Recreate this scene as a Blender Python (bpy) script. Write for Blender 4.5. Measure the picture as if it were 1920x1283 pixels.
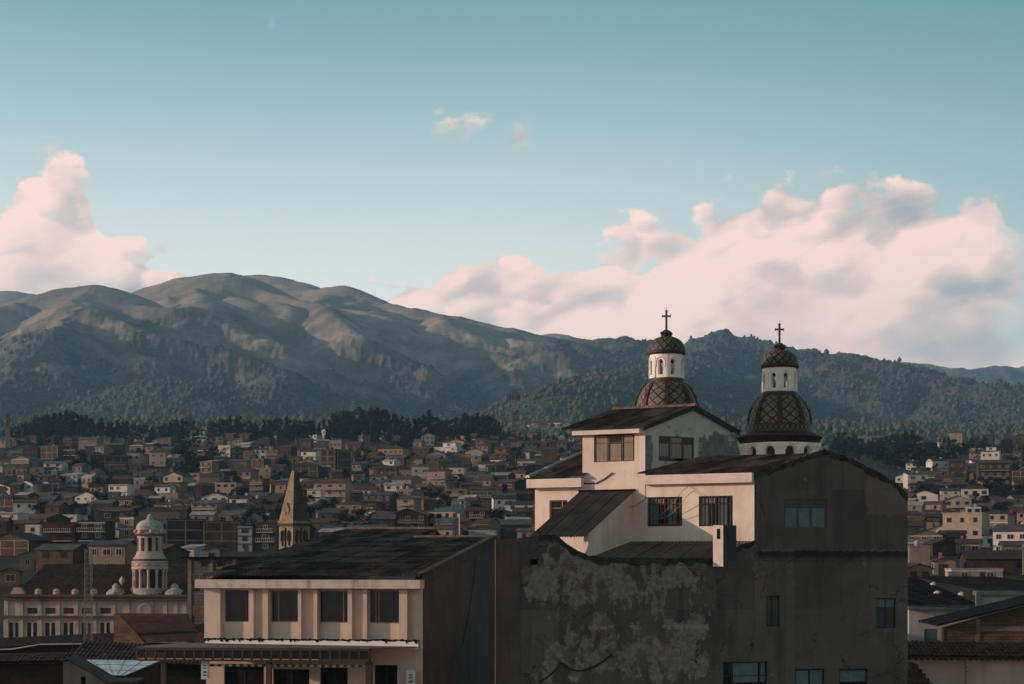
import bpy, bmesh, math, random
import numpy as np
from mathutils import Vector, Matrix
R = math.radians
rng = random.Random(7)
scene = bpy.context.scene
COL = scene.collection
for o in list(bpy.data.objects):
    bpy.data.objects.remove(o)

# ------------------------------------------------------------------ camera
CZ = 16.0            # eye height above the low part of the town
FPX, HX, HY = 3200.0, 960.0, 1050.0   # focal length and principal point of a 1920 px wide frame
cam_d = bpy.data.cameras.new('camera')
cam = bpy.data.objects.new('camera', cam_d)
COL.objects.link(cam)
cam.location = (0, 0, CZ)
cam.rotation_euler = (R(90), 0, 0)
cam_d.sensor_width = 36.0
cam_d.lens = FPX / 1920 * 36
cam_d.shift_y = (HY - 641.5) / 1920
cam_d.clip_start = 0.5
cam_d.clip_end = 60000
scene.camera = cam

# ------------------------------------------------------------------ light
SUN_AZ, SUN_EL = R(-96), R(13)       # clockwise from +Y: low in the west, left of the view
sdir = Vector((math.sin(SUN_AZ) * math.cos(SUN_EL), math.cos(SUN_AZ) * math.cos(SUN_EL), math.sin(SUN_EL)))
sun_d = bpy.data.lights.new('sun', 'SUN')
sun_d.energy = 4.4
sun_d.angle = R(0.6)
sun_d.color = (1.0, 0.76, 0.64)
sun = bpy.data.objects.new('sun', sun_d)
COL.objects.link(sun)
sun.rotation_euler = sdir.to_track_quat('Z', 'Y').to_euler()
sun.location = (-200, 0, 300)
scene.view_settings.view_transform = 'Standard'
scene.view_settings.look = 'None'
scene.view_settings.exposure = 0.0
scene.view_settings.gamma = 1.0
scene.cycles.use_denoising = True
scene.cycles.max_bounces = 6
scene.cycles.diffuse_bounces = 3
scene.cycles.glossy_bounces = 2
scene.cycles.transmission_bounces = 2
scene.cycles.transparent_max_bounces = 6
scene.cycles.volume_bounces = 1
scene.cycles.sample_clamp_indirect = 4.0


class NT:
    """small helper round a node tree"""
    def __init__(s, tree):
        s.t = tree
        s.L = tree.links
    def n(s, typ, **kw):
        nd = s.t.nodes.new(typ)
        for k, v in kw.items():
            setattr(nd, k, v)
        return nd
    def put(s, sock, val):
        if isinstance(val, bpy.types.NodeSocket):
            s.L.new(val, sock)
        elif val is not None:
            if isinstance(val, (tuple, list)) and sock.type == 'RGBA' and len(val) == 3:
                val = (*val, 1)
            sock.default_value = val
    def m(s, op, a, b=None, c=None, clamp=False):
        nd = s.n('ShaderNodeMath', operation=op, use_clamp=clamp)
        for k, v in enumerate((a, b, c)):
            if v is not None:
                s.put(nd.inputs[k], v)
        return nd.outputs[0]
    def mr(s, v, a, b, c=0.0, d=1.0, smooth=True):
        nd = s.n('ShaderNodeMapRange', interpolation_type='SMOOTHSTEP' if smooth else 'LINEAR')
        for k, q in zip(('Value', 'From Min', 'From Max', 'To Min', 'To Max'), (v, a, b, c, d)):
            s.put(nd.inputs[k], q)
        return nd.outputs[0]
    def mix(s, f, a, b, mode='MIX'):
        nd = s.n('ShaderNodeMix', data_type='RGBA', blend_type=mode)
        s.put(nd.inputs[0], f); s.put(nd.inputs[6], a); s.put(nd.inputs[7], b)
        return nd.outputs[2]
    def noise(s, vec, scale, detail=4, rough=0.55, dist=0.0, out=0):
        nd = s.n('ShaderNodeTexNoise')
        if vec is not None:
            s.L.new(vec, nd.inputs['Vector'])
        nd.inputs['Scale'].default_value = scale
        nd.inputs['Detail'].default_value = detail
        nd.inputs['Roughness'].default_value = rough
        nd.inputs['Distortion'].default_value = dist
        return nd.outputs[out]
    def vm(s, op, a, b=None):
        nd = s.n('ShaderNodeVectorMath', operation=op)
        s.put(nd.inputs[0], a)
        if b is not None:
            s.put(nd.inputs[1], b)
        return nd.outputs[0]


def az_of(px):
    return math.atan((px - HX) / FPX)


def el_of(px, py):
    return (HY - py) / FPX * math.cos(az_of(px))


def make_world():
    w = bpy.data.worlds.new('World')
    scene.world = w
    w.use_nodes = True
    w.cycles.sampling_method = 'MANUAL'
    w.cycles.sample_map_resolution = 512
    nt = w.node_tree
    nt.nodes.clear()
    t = NT(nt)
    out = t.n('ShaderNodeOutputWorld')
    bg = t.n('ShaderNodeBackground')
    bg.inputs['Strength'].default_value = 0.15
    t.L.new(bg.outputs[0], out.inputs[0])
    sky = t.n('ShaderNodeTexSky', sky_type='NISHITA')
    sky.sun_disc = False
    sky.sun_elevation = SUN_EL
    sky.sun_rotation = SUN_AZ
    sky.altitude = 2500
    sky.air_density = 1.0
    sky.dust_density = 1.6
    sky.ozone_density = 1.0
    tc = t.n('ShaderNodeTexCoord')
    d = tc.outputs['Generated']
    sp = t.n('ShaderNodeSeparateXYZ')
    t.L.new(d, sp.inputs[0])
    x, y, z = sp.outputs
    az = t.m('ARCTAN2', x, y)
    hyp = t.m('SQRT', t.m('ADD', t.m('MULTIPLY', x, x), t.m('MULTIPLY', y, y)))
    el = t.m('DIVIDE', z, t.m('MAXIMUM', hyp, 0.01))
    # graded evening colour of the clear sky
    base = t.mix(1.0, sky.outputs[0], SKY_TINT, 'MULTIPLY')
    hz = t.mr(el, 0.34, 0.06, 0, 1)
    base = t.mix(t.m('MULTIPLY', hz, 0.85), base, (8.2, 7.3, 7.0), 'MIX')
    # the clear sky deepens away from the sun
    dot = t.n('ShaderNodeVectorMath', operation='DOT_PRODUCT')
    t.L.new(d, dot.inputs[0]); dot.inputs[1].default_value = tuple(sdir)
    base = t.mix(1.0, base, t.mix(t.mr(dot.outputs['Value'], -.02, -.46), (1, 1, 1), (.52, .66, .68)), 'MULTIPLY')
    # cloud banks: height of the cloud tops round the horizon
    pts = [(-400, 330), (-150, 360), (0, 345), (50, 292), (110, 286), (175, 322), (190, 400), (245, 462), (330, 510), (420, 590),
           (640, 600), (690, 566), (800, 540), (880, 496), (1000, 474), (1110, 462), (1200, 440), (1290, 416), (1400, 402),
           (1450, 372), (1540, 345), (1640, 338), (1750, 328), (1850, 318), (1885, 380), (1920, 420), (2100, 460), (2500, 400)]
    fc = t.n('ShaderNodeFloatCurve')
    cur = fc.mapping.curves[0]
    xs = [(az_of(a) + .5, el_of(a, b) / 0.3) for a, b in pts]
    while len(cur.points) < len(xs):
        cur.points.new(0.5, 0.5)
    for p, q in zip(cur.points, xs):
        p.location = q
        p.handle_type = 'AUTO'
    fc.mapping.update()
    t.L.new(t.m('ADD', az, 0.5, clamp=True), fc.inputs['Value'])
    top = t.m('MULTIPLY', fc.outputs[0], 0.3)
    # further round, the banks rise and sink at random
    far = t.mr(t.m('ABSOLUTE', az), .40, .55)
    top = t.m('ADD', top, t.m('MULTIPLY', far, t.m('MULTIPLY_ADD', t.noise(d, 2.5, 2), .5, -.28)))
    sv = t.vm('MULTIPLY', d, (1.0, 1.0, 1.5))
    wv = t.noise(sv, 22.0, 3, 0.5, 0, 1)
    sw = t.vm('ADD', sv, t.vm('MULTIPLY', t.vm('SUBTRACT', wv, (.5, .5, .5)), (.05, .05, .05)))
    def billow(vec, sc):
        nd = t.n('ShaderNodeTexVoronoi', feature='F1')
        t.L.new(vec, nd.inputs['Vector'])
        nd.inputs['Scale'].default_value = sc
        return t.m('SUBTRACT', 0.75, nd.outputs['Distance'])
    def puffs(vec):
        return t.m('MULTIPLY', billow(vec, 28.0), 1.35)
    pf = puffs(sw)
    pf2 = puffs(t.vm('ADD', sw, (-0.006, -0.001, 0.008)))
    n1 = t.noise(sv, 14.0, 9, 0.58, 0.0)
    l1 = t.noise(sv, 13.0, 3, 0.5, 0.0)
    l2 = t.noise(t.vm('ADD', sv, (-0.018, -0.002, 0.026)), 13.0, 3, 0.5, 0.0)
    n3 = t.noise(t.vm('ADD', sv, (3.1, 0, 0)), 4.0, 4, 0.55)
    fine = t.noise(sv, 46.0, 8, 0.64)
    dens = t.m('ADD', t.m('SUBTRACT', top, el), t.m('MULTIPLY', t.m('SUBTRACT', n1, 0.45), 0.056))
    dens = t.m('ADD', dens, t.m('MULTIPLY', t.m('SUBTRACT', pf, 0.55), 0.026))
    dens = t.m('ADD', dens, t.m('MULTIPLY', t.m('SUBTRACT', fine, 0.5), 0.036))
    a1 = t.mr(dens, -0.0005, 0.0075)
    depth = t.m('SUBTRACT', top, el)
    # gaps that open in the thinner, lower part of the bank towards its right end
    gapside = t.mr(t.m('ADD', az, t.m('MULTIPLY', t.m('SUBTRACT', n1, .5), .25)), az_of(1500), az_of(2150))
    gap = t.mr(t.m('MULTIPLY', t.m('ADD', n3, t.m('MULTIPLY', fine, .25)), gapside), 0.34, 0.60)
    a1 = t.m('MULTIPLY', a1, t.m('SUBTRACT', 1.0, t.m('MULTIPLY', gap, 0.75)))
    # wisps high up
    def wisp(px, py, sx, sy, rot, amp):
        da = t.m('SUBTRACT', az, az_of(px)); de = t.m('SUBTRACT', el, el_of(px, py))
        c, s_ = math.cos(rot), math.sin(rot)
        u = t.m('ADD', t.m('MULTIPLY', da, c / (sx / FPX)), t.m('MULTIPLY', de, s_ / (sx / FPX)))
        v = t.m('ADD', t.m('MULTIPLY', da, -s_ / (sy / FPX)), t.m('MULTIPLY', de, c / (sy / FPX)))
        r = t.m('ADD', t.m('MULTIPLY', u, u), t.m('MULTIPLY', v, v))
        e = t.m('SUBTRACT', 1.0, r)
        q = t.m('ADD', e, t.m('MULTIPLY', t.m('SUBTRACT', fine, 0.53), 4.6))
        return t.m('MULTIPLY', t.mr(q, 0.1, 1.5), amp)
    wl = None
    for wv in ((866, 238, 92, 28, .3, .8), (978, 246, 46, 32, .6, .7), (824, 208, 14, 10, 0, .3), (510, 42, 12, 16, 0, .3),
               (1558, 189, 14, 7, 0, .4), (292, 470, 36, 15, .4, .8), (1545, 335, 50, 22, .3, .6), (942, 478, 16, 9, 0, .4), (1368, 330, 26, 12, .5, .3), (90, 278, 30, 16, .4, .5)):
        q = wisp(*wv)
        wl = q if wl is None else t.m('MAXIMUM', wl, q)
    alpha = t.m('MAXIMUM', a1, wl, clamp=True)
    # sunlit upper left flanks against grey undersides
    lit = t.m('MULTIPLY_ADD', t.m('SUBTRACT', l1, l2), 2.1, 0.97)
    puffw = t.mr(t.m('SUBTRACT', depth, t.m('MULTIPLY', n3, .08)), .05, -.01, .25, 1.5)
    lit = t.m('ADD', lit, t.m('MULTIPLY', t.m('MULTIPLY', t.m('SUBTRACT', pf, pf2), .8), puffw))
    lit = t.m('ADD', lit, t.m('MULTIPLY', t.m('SUBTRACT', fine, .5), .35))
    under = t.m('ADD', t.mr(depth, 0.02, 0.15, 0, .5), t.m('MULTIPLY', t.m('SUBTRACT', n3, .42), 2.0))
    # long streaks that rise to the right through the bank
    cu = t.n('ShaderNodeCombineXYZ')
    t.L.new(t.m('ADD', t.m('MULTIPLY', az, 5.5), t.m('MULTIPLY', el, 2.3)), cu.inputs[0])
    t.L.new(t.m('ADD', t.m('MULTIPLY', el, 26.0), t.m('MULTIPLY', az, -9.5)), cu.inputs[1])
    stk = t.noise(cu.outputs[0], 1.6, 6, .58, .4)
    lit = t.m('SUBTRACT', lit, t.m('MULTIPLY', t.mr(stk, .46, .76), .36))
    lit = t.m('SUBTRACT', lit, t.m('MULTIPLY', under, 0.34), clamp=True)
    dark = t.m('MULTIPLY', t.mr(az, az_of(1300), az_of(1950)), .42)
    leftdark = t.m('MULTIPLY', t.mr(az, az_of(330), az_of(-100)), t.mr(depth, .03, .09))
    lit = t.m('SUBTRACT', lit, t.m('MULTIPLY', dark, t.mr(depth, 0.03, 0.12)), clamp=True)
    lit = t.m('SUBTRACT', lit, t.m('MULTIPLY', leftdark, .7), clamp=True)
    ccol = t.mix(lit, (3.05, 3.1, 3.2), (8.3, 5.85, 5.05))
    # far cloud pales into the air near the horizon
    ccol = t.mix(t.m('MULTIPLY', t.mr(el, .16, .07), 0.35), ccol, (8.4, 6.2, 5.5))
    colr = t.mix(t.m('MULTIPLY', alpha, .93), base, ccol)
    low = t.mr(el, -0.02, -0.10)
    colr = t.mix(low, colr, (.5, .6, .65))
    t.L.new(colr, bg.inputs['Color'])


SKY_TINT = (1.26, 1.55, 1.06)
make_world()

# ------------------------------------------------------------------ helpers
def tag(o, label=None, cat=None, group=None, kind=None):
    if label: o['label'] = label
    if cat: o['category'] = cat
    if group: o['group'] = group
    if kind: o['kind'] = kind
    return o


def W(px, py, Y):
    """the point seen at a place of the photograph, at distance Y"""
    return Vector(((px - HX) / FPX * Y, Y, CZ - (py - HY) / FPX * Y))


def empty(name, loc, rz=0.0):
    o = bpy.data.objects.new(name, None)
    COL.objects.link(o)
    o.location = loc
    o.rotation_euler = (0, 0, rz)
    o.empty_display_size = 0.5
    return o


def mesh_obj(name, me, parent=None):
    o = bpy.data.objects.new(name, me)
    COL.objects.link(o)
    if parent is not None:
        o.parent = parent
    return o


class MB:
    """collects faces; build() links them as one mesh object"""
    def __init__(s):
        s.v, s.f, s.mi, s.uv = [], [], [], {}
    def poly(s, pts, mi=0, uv=None):
        k = len(s.v)
        s.v.extend(Vector(p) for p in pts)
        s.f.append(tuple(range(k, k + len(pts))))
        s.mi.append(mi)
        if uv: s.uv[len(s.f) - 1] = uv
    def hexa(s, p, mi=0):
        """p: 8 corners, bottom ring 0-3 then top ring 4-7 (same order)"""
        k = len(s.v)
        s.v.extend(Vector(q) for q in p)
        for q in ((3, 2, 1, 0), (4, 5, 6, 7), (0, 1, 5, 4), (1, 2, 6, 5), (2, 3, 7, 6), (3, 0, 4, 7)):
            s.f.append(tuple(k + i for i in q)); s.mi.append(mi)
    def box(s, x0, x1, y0, y1, z0, z1, mi=0, fr=None):
        c = [(x0, y0, z0), (x1, y0, z0), (x1, y1, z0), (x0, y1, z0), (x0, y0, z1), (x1, y0, z1), (x1, y1, z1), (x0, y1, z1)]
        s.hexa([fr(*q) for q in c] if fr else c, mi)
    def prism(s, prof, d0, d1, fr, mi=0):
        """prof: polygon in (a, c); extruded along b from d0 to d1"""
        a = [fr(q[0], d0, q[1]) for q in prof]
        b = [fr(q[0], d1, q[1]) for q in prof]
        n = len(prof); k = len(s.v)
        s.v.extend(a + b)
        s.f.append(tuple(range(k, k + n))); s.mi.append(mi)
        s.f.append(tuple(range(k + 2 * n - 1, k + n - 1, -1))); s.mi.append(mi)
        for i in range(n):
            j = (i + 1) % n
            s.f.append((k + j, k + i, k + n + i, k + n + j)); s.mi.append(mi)
    def bar(s, p, q, w, h=None, mi=0):
        p, q = Vector(p), Vector(q); h = h or w
        d = (q - p).normalized()
        u = d.cross(Vector((0, 0, 1)))
        if u.length < 1e-4: u = Vector((1, 0, 0))
        u.normalize(); n = u.cross(d)
        u *= w / 2; n *= h / 2
        s.hexa([p - u - n, p + u - n, q + u - n, q - u - n, p - u + n, p + u + n, q + u + n, q - u + n], mi)
    def tube(s, pts, r, seg=6, mi=0, cap=True):
        pts = [Vector(p) for p in pts]; rr = r if isinstance(r, (list, tuple)) else [r] * len(pts)
        k = len(s.v); n = len(pts)
        for i, p in enumerate(pts):
            d = (pts[min(i + 1, n - 1)] - pts[max(i - 1, 0)]).normalized()
            u = d.cross(Vector((.13, .29, 1)));  u.normalize(); w = u.cross(d)
            for j in range(seg):
                a = 2 * math.pi * j / seg
                s.v.append(p + (u * math.cos(a) + w * math.sin(a)) * rr[i])
        for i in range(n - 1):
            for j in range(seg):
                j2 = (j + 1) % seg
                s.f.append((k + i * seg + j, k + i * seg + j2, k + (i + 1) * seg + j2, k + (i + 1) * seg + j)); s.mi.append(mi)
        if cap:
            s.f.append(tuple(k + j for j in reversed(range(seg)))); s.mi.append(mi)
            s.f.append(tuple(k + (n - 1) * seg + j for j in range(seg))); s.mi.append(mi)
    def lathe(s, prof, c=(0, 0, 0), seg=32, mi=0, capt=True, capb=False, off=0.0):
        k = len(s.v); n = len(prof)
        for r, z in prof:
            for j in range(seg):
                a = 2 * math.pi * (j + off) / seg
                s.v.append(Vector((c[0] + r * math.sin(a), c[1] - r * math.cos(a), c[2] + z)))
        for i in range(n - 1):
            for j in range(seg):
                j2 = (j + 1) % seg
                s.uv[len(s.f)] = [(j / seg, i / (n - 1)), ((j + 1) / seg, i / (n - 1)), ((j + 1) / seg, (i + 1) / (n - 1)), (j / seg, (i + 1) / (n - 1))]
                s.f.append((k + i * seg + j, k + i * seg + j2, k + (i + 1) * seg + j2, k + (i + 1) * seg + j)); s.mi.append(mi)
        if capt:
            s.f.append(tuple(k + (n - 1) * seg + j for j in range(seg))); s.mi.append(mi)
        if capb:
            s.f.append(tuple(k + j for j in reversed(range(seg)))); s.mi.append(mi)
    def mesh(s, name, mats, off=None, smooth=False):
        me = bpy.data.meshes.new(name)
        o = off or Vector((0, 0, 0))
        me.from_pydata([tuple(v - o) for v in s.v], [], s.f)
        mats = mats if isinstance(mats, (list, tuple)) else [mats]
        for m_ in mats: me.materials.append(m_)
        if len(mats) > 1: me.polygons.foreach_set('material_index', s.mi)
        if s.uv:
            ul = me.uv_layers.new(name='UVMap')
            for fi, uv in s.uv.items():
                ls = me.polygons[fi].loop_start
                for q, c in enumerate(uv): ul.data[ls + q].uv = c
        if smooth:
            me.polygons.foreach_set('use_smooth', [True] * len(s.f))
        me.update()
        return me
    def build(s, name, mats, parent=None, smooth=False, root=None):
        """vertices are world coordinates; root gives the place of the owning Empty"""
        off = None
        if parent is not None:
            off = Vector(parent.location) if parent.parent is None else Vector(parent.parent.location) + Vector(parent.location)
            if root is not None: off = Vector(root)
        return mesh_obj(name, s.mesh(name, mats, off, smooth), parent)


# ------------------------------------------------------------------ materials
MATS = {}


def material(name, col, rough=0.85, var=0.25, scale=1.2, dirt=0.0, dirtcol=(.02, .02, .02), streak=0.0, bump=0.0, bscale=8.0, spec=0.25, objvar=0.0, metal=0.0, detail=5):
    col = (col[0] * 1.14, col[1] * .965, col[2] * .87)      # warms every base colour against the blue skylight in the shade
    dirtcol = (dirtcol[0] * 1.14, dirtcol[1] * .965, dirtcol[2] * .87)
    m = bpy.data.materials.new(name)
    m.use_nodes = True
    t = NT(m.node_tree)
    b = m.node_tree.nodes['Principled BSDF']
    b.inputs['Roughness'].default_value = rough
    b.inputs['Specular IOR Level'].default_value = spec
    b.inputs['Metallic'].default_value = metal
    geo = t.n('ShaderNodeNewGeometry').outputs['Position']
    n = t.noise(geo, scale, detail, 0.6)
    c = t.mix(t.mr(n, .3, .7), tuple(q * (1 - var) for q in col), tuple(q * (1 + var) for q in col))
    if objvar:
        oi = t.n('ShaderNodeObjectInfo')
        c = t.mix(1.0, c, t.mix(oi.outputs['Random'], (1 - objvar,) * 3, (1 + objvar,) * 3), 'MULTIPLY')
    if streak:
        st = t.noise(t.vm('MULTIPLY', geo, (1.0, 1.0, 0.10)), 2.2, 5, .65)
        c = t.mix(t.m('MULTIPLY', t.mr(st, .48, .74), streak), c, dirtcol)
    if dirt:
        dn = t.noise(geo, 0.55, 6, .65)
        c = t.mix(t.m('MULTIPLY', t.mr(dn, .5, .68), dirt), c, dirtcol)
    t.put(b.inputs['Base Color'], c)
    if bump:
        bp = t.n('ShaderNodeBump')
        bp.inputs['Strength'].default_value = bump
        bp.inputs['Distance'].default_value = 0.04
        t.L.new(t.noise(geo, bscale, 5, .6), bp.inputs['Height'])
        t.L.new(bp.outputs[0], b.inputs['Normal'])
    MATS[name] = m
    return m


# ------------------------------------------------------------------ noise for the terrain
def _hash(ix, iy, seed):
    with np.errstate(over='ignore'):
        h = (ix.astype(np.int64) * 374761393 + iy.astype(np.int64) * 668265263 + seed * 1442695041) & 0xffffffff
        h = ((h ^ (h >> 13)) * 1274126177) & 0xffffffff
        return h ^ (h >> 16)


def perlin(x, y, seed=0):
    ix = np.floor(x); iy = np.floor(y)
    fx = x - ix; fy = y - iy
    u = fx * fx * fx * (fx * (fx * 6 - 15) + 10); v = fy * fy * fy * (fy * (fy * 6 - 15) + 10)
    def g(a, b):
        an = _hash(ix + a, iy + b, seed).astype(np.float64) * (2 * math.pi / 4294967296.0)
        return np.cos(an) * (fx - a) + np.sin(an) * (fy - b)
    return ((g(0, 0) * (1 - u) + g(1, 0) * u) * (1 - v) + (g(0, 1) * (1 - u) + g(1, 1) * u) * v) * 1.5


def fbm(x, y, seed, octs=4, ridged=False):
    s = 0; a = 1.0; tot = 0
    for k in range(octs):
        n = perlin(x * 2 ** k, y * 2 ** k, seed + k * 7)
        s = s + a * ((1 - 2 * np.abs(n)) if ridged else n)
        tot += a; a *= 0.5
    return s / tot


# ------------------------------------------------------------------ terrain
GY = [-400, 170, 240, 300, 400, 500, 600, 700, 800, 900, 1000, 1100, 1180, 1300, 1500, 1800, 2300, 3000, 5000, 9000]
GZ = [-16, -16, -11, -5, 1.25, 9, 18.75, 30, 42.5, 54.5, 66, 76, 79, 74, 92, 138, 185, 235, 280, 280]


def ground_rel(x, y):
    """height of the ground against the eye"""
    z = np.interp(y, GY, GZ)
    a = np.asarray(x) / np.maximum(np.asarray(y), 60.0)
    rise = np.clip((np.asarray(y) - 300) / 800, 0, 1)
    z = z - rise * 9 * np.clip((a - 0.10) / 0.15, 0, 1)
    return z


def ground_z(x, y):
    return float(ground_rel(x, y)) + CZ


def ground_hit(px, py):
    """distance at which the line of sight meets the slope"""
    ys = np.linspace(185, 1180, 1600)
    xs = (px - HX) / FPX * ys
    line = -(py - HY) / FPX * ys
    below = np.nonzero(ground_rel(xs, ys) >= line)[0]
    return float(ys[below[0]]) if len(below) else 1150.0


def grid_mesh(name, V, nr, na, mat, cols=None):
    me = bpy.data.meshes.new(name)
    me.vertices.add(nr * na)
    me.vertices.foreach_set('co', V.astype(np.float32).ravel())
    i = np.arange((nr - 1) * (na - 1)); r = i // (na - 1); c = i % (na - 1)
    q = np.stack([r * na + c, r * na + c + 1, (r + 1) * na + c + 1, (r + 1) * na + c], 1).astype(np.int32)
    me.loops.add(q.size); me.polygons.add(len(q))
    me.loops.foreach_set('vertex_index', q.ravel())
    me.polygons.foreach_set('loop_start', np.arange(0, q.size, 4, dtype=np.int32))
    me.polygons.foreach_set('use_smooth', np.ones(len(q), dtype=bool))
    me.update(calc_edges=True)
    if cols is not None:
        at = me.attributes.new('cover', 'FLOAT_COLOR', 'POINT')
        at.data.foreach_set('color', cols.astype(np.float32).ravel())
    me.materials.append(mat)
    return me


def ridge_list():
    """crest lines of the hills: (px, py, distance)"""
    L = []
    L.append((0.59, 1, [(-330, 610, 3900), (-100, 592, 3900), (0, 577, 3900), (75, 557, 3900), (130, 542, 3900), (180, 536, 3900), (215, 544, 3900), (245, 558, 3900), (300, 590, 3750), (350, 625, 3550), (380, 665, 3350)]))
    L.append((0.59, 1, [(170, 590, 4500), (245, 559, 4450), (300, 537, 4400), (350, 521, 4400), (400, 514, 4400), (435, 514, 4400), (462, 524, 4400), (500, 548, 4350), (545, 575, 4250), (575, 605, 4100)]))
    L.append((0.59, 1, [(430, 530, 5200), (462, 519, 5200), (490, 517, 5200), (520, 520, 5150), (560, 530, 5100), (600, 545, 5000), (620, 540, 4900), (645, 538, 4850), (680, 555, 4800), (730, 572, 4600), (780, 579, 4500), (850, 594, 4400), (900, 606, 4350), (960, 618, 4300),
                        (1020, 632, 4250), (1080, 650, 4200), (1130, 668, 4050), (1180, 690, 3900), (1230, 715, 3600), (1280, 750, 3300)]))
    L.append((0.59, 1, [(690, 560, 4750), (640, 572, 4450), (600, 588, 4200), (550, 610, 4000), (480, 645, 3800), (430, 675, 3600), (405, 705, 3400), (395, 742, 3150)]))
    L.append((0.45, 0, [(395, 752, 2650), (345, 722, 2750), (305, 711, 2800), (265, 735, 2750), (215, 772, 2650)]))
    L.append((0.59, 1, [(1030, 655, 4900), (1060, 640, 4700), (1085, 634, 4600), (1130, 640, 4500), (1180, 641, 4500), (1220, 640, 4400), (1270, 641, 4400), (1310, 638, 4350), (1345, 628, 4300), (1390, 635, 4250), (1430, 645, 4200), (1480, 655, 4100), (1540, 666, 4000), (1600, 674, 3900),
                        (1660, 683, 3800), (1720, 696, 3650), (1790, 709, 3500), (1860, 721, 3350), (1930, 732, 3200), (2080, 765, 3000)]))
    L.append((0.45, 0, [(985, 800, 2250), (1010, 775, 2330), (1045, 752, 2400), (1080, 725, 2500), (1130, 703, 2650), (1180, 700, 2850), (1240, 690, 3250), (1320, 665, 3800)]))
    L.append((0.45, 0, [(1640, 700, 7000), (1690, 680, 7000), (1740, 684, 7000), (1800, 693, 6900), (1860, 687, 6900), (1920, 690, 6900), (2080, 680, 6900)]))
    L.append((0.45, 0, [(-220, 556, 6300), (-60, 549, 6300), (20, 547, 6300), (60, 553, 6300), (110, 565, 6200)]))
    L.append((0.45, 0, [(1005, 634, 7000), (1030, 627, 7000), (1050, 628, 7000), (1075, 640, 7000)]))
    return L


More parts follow.
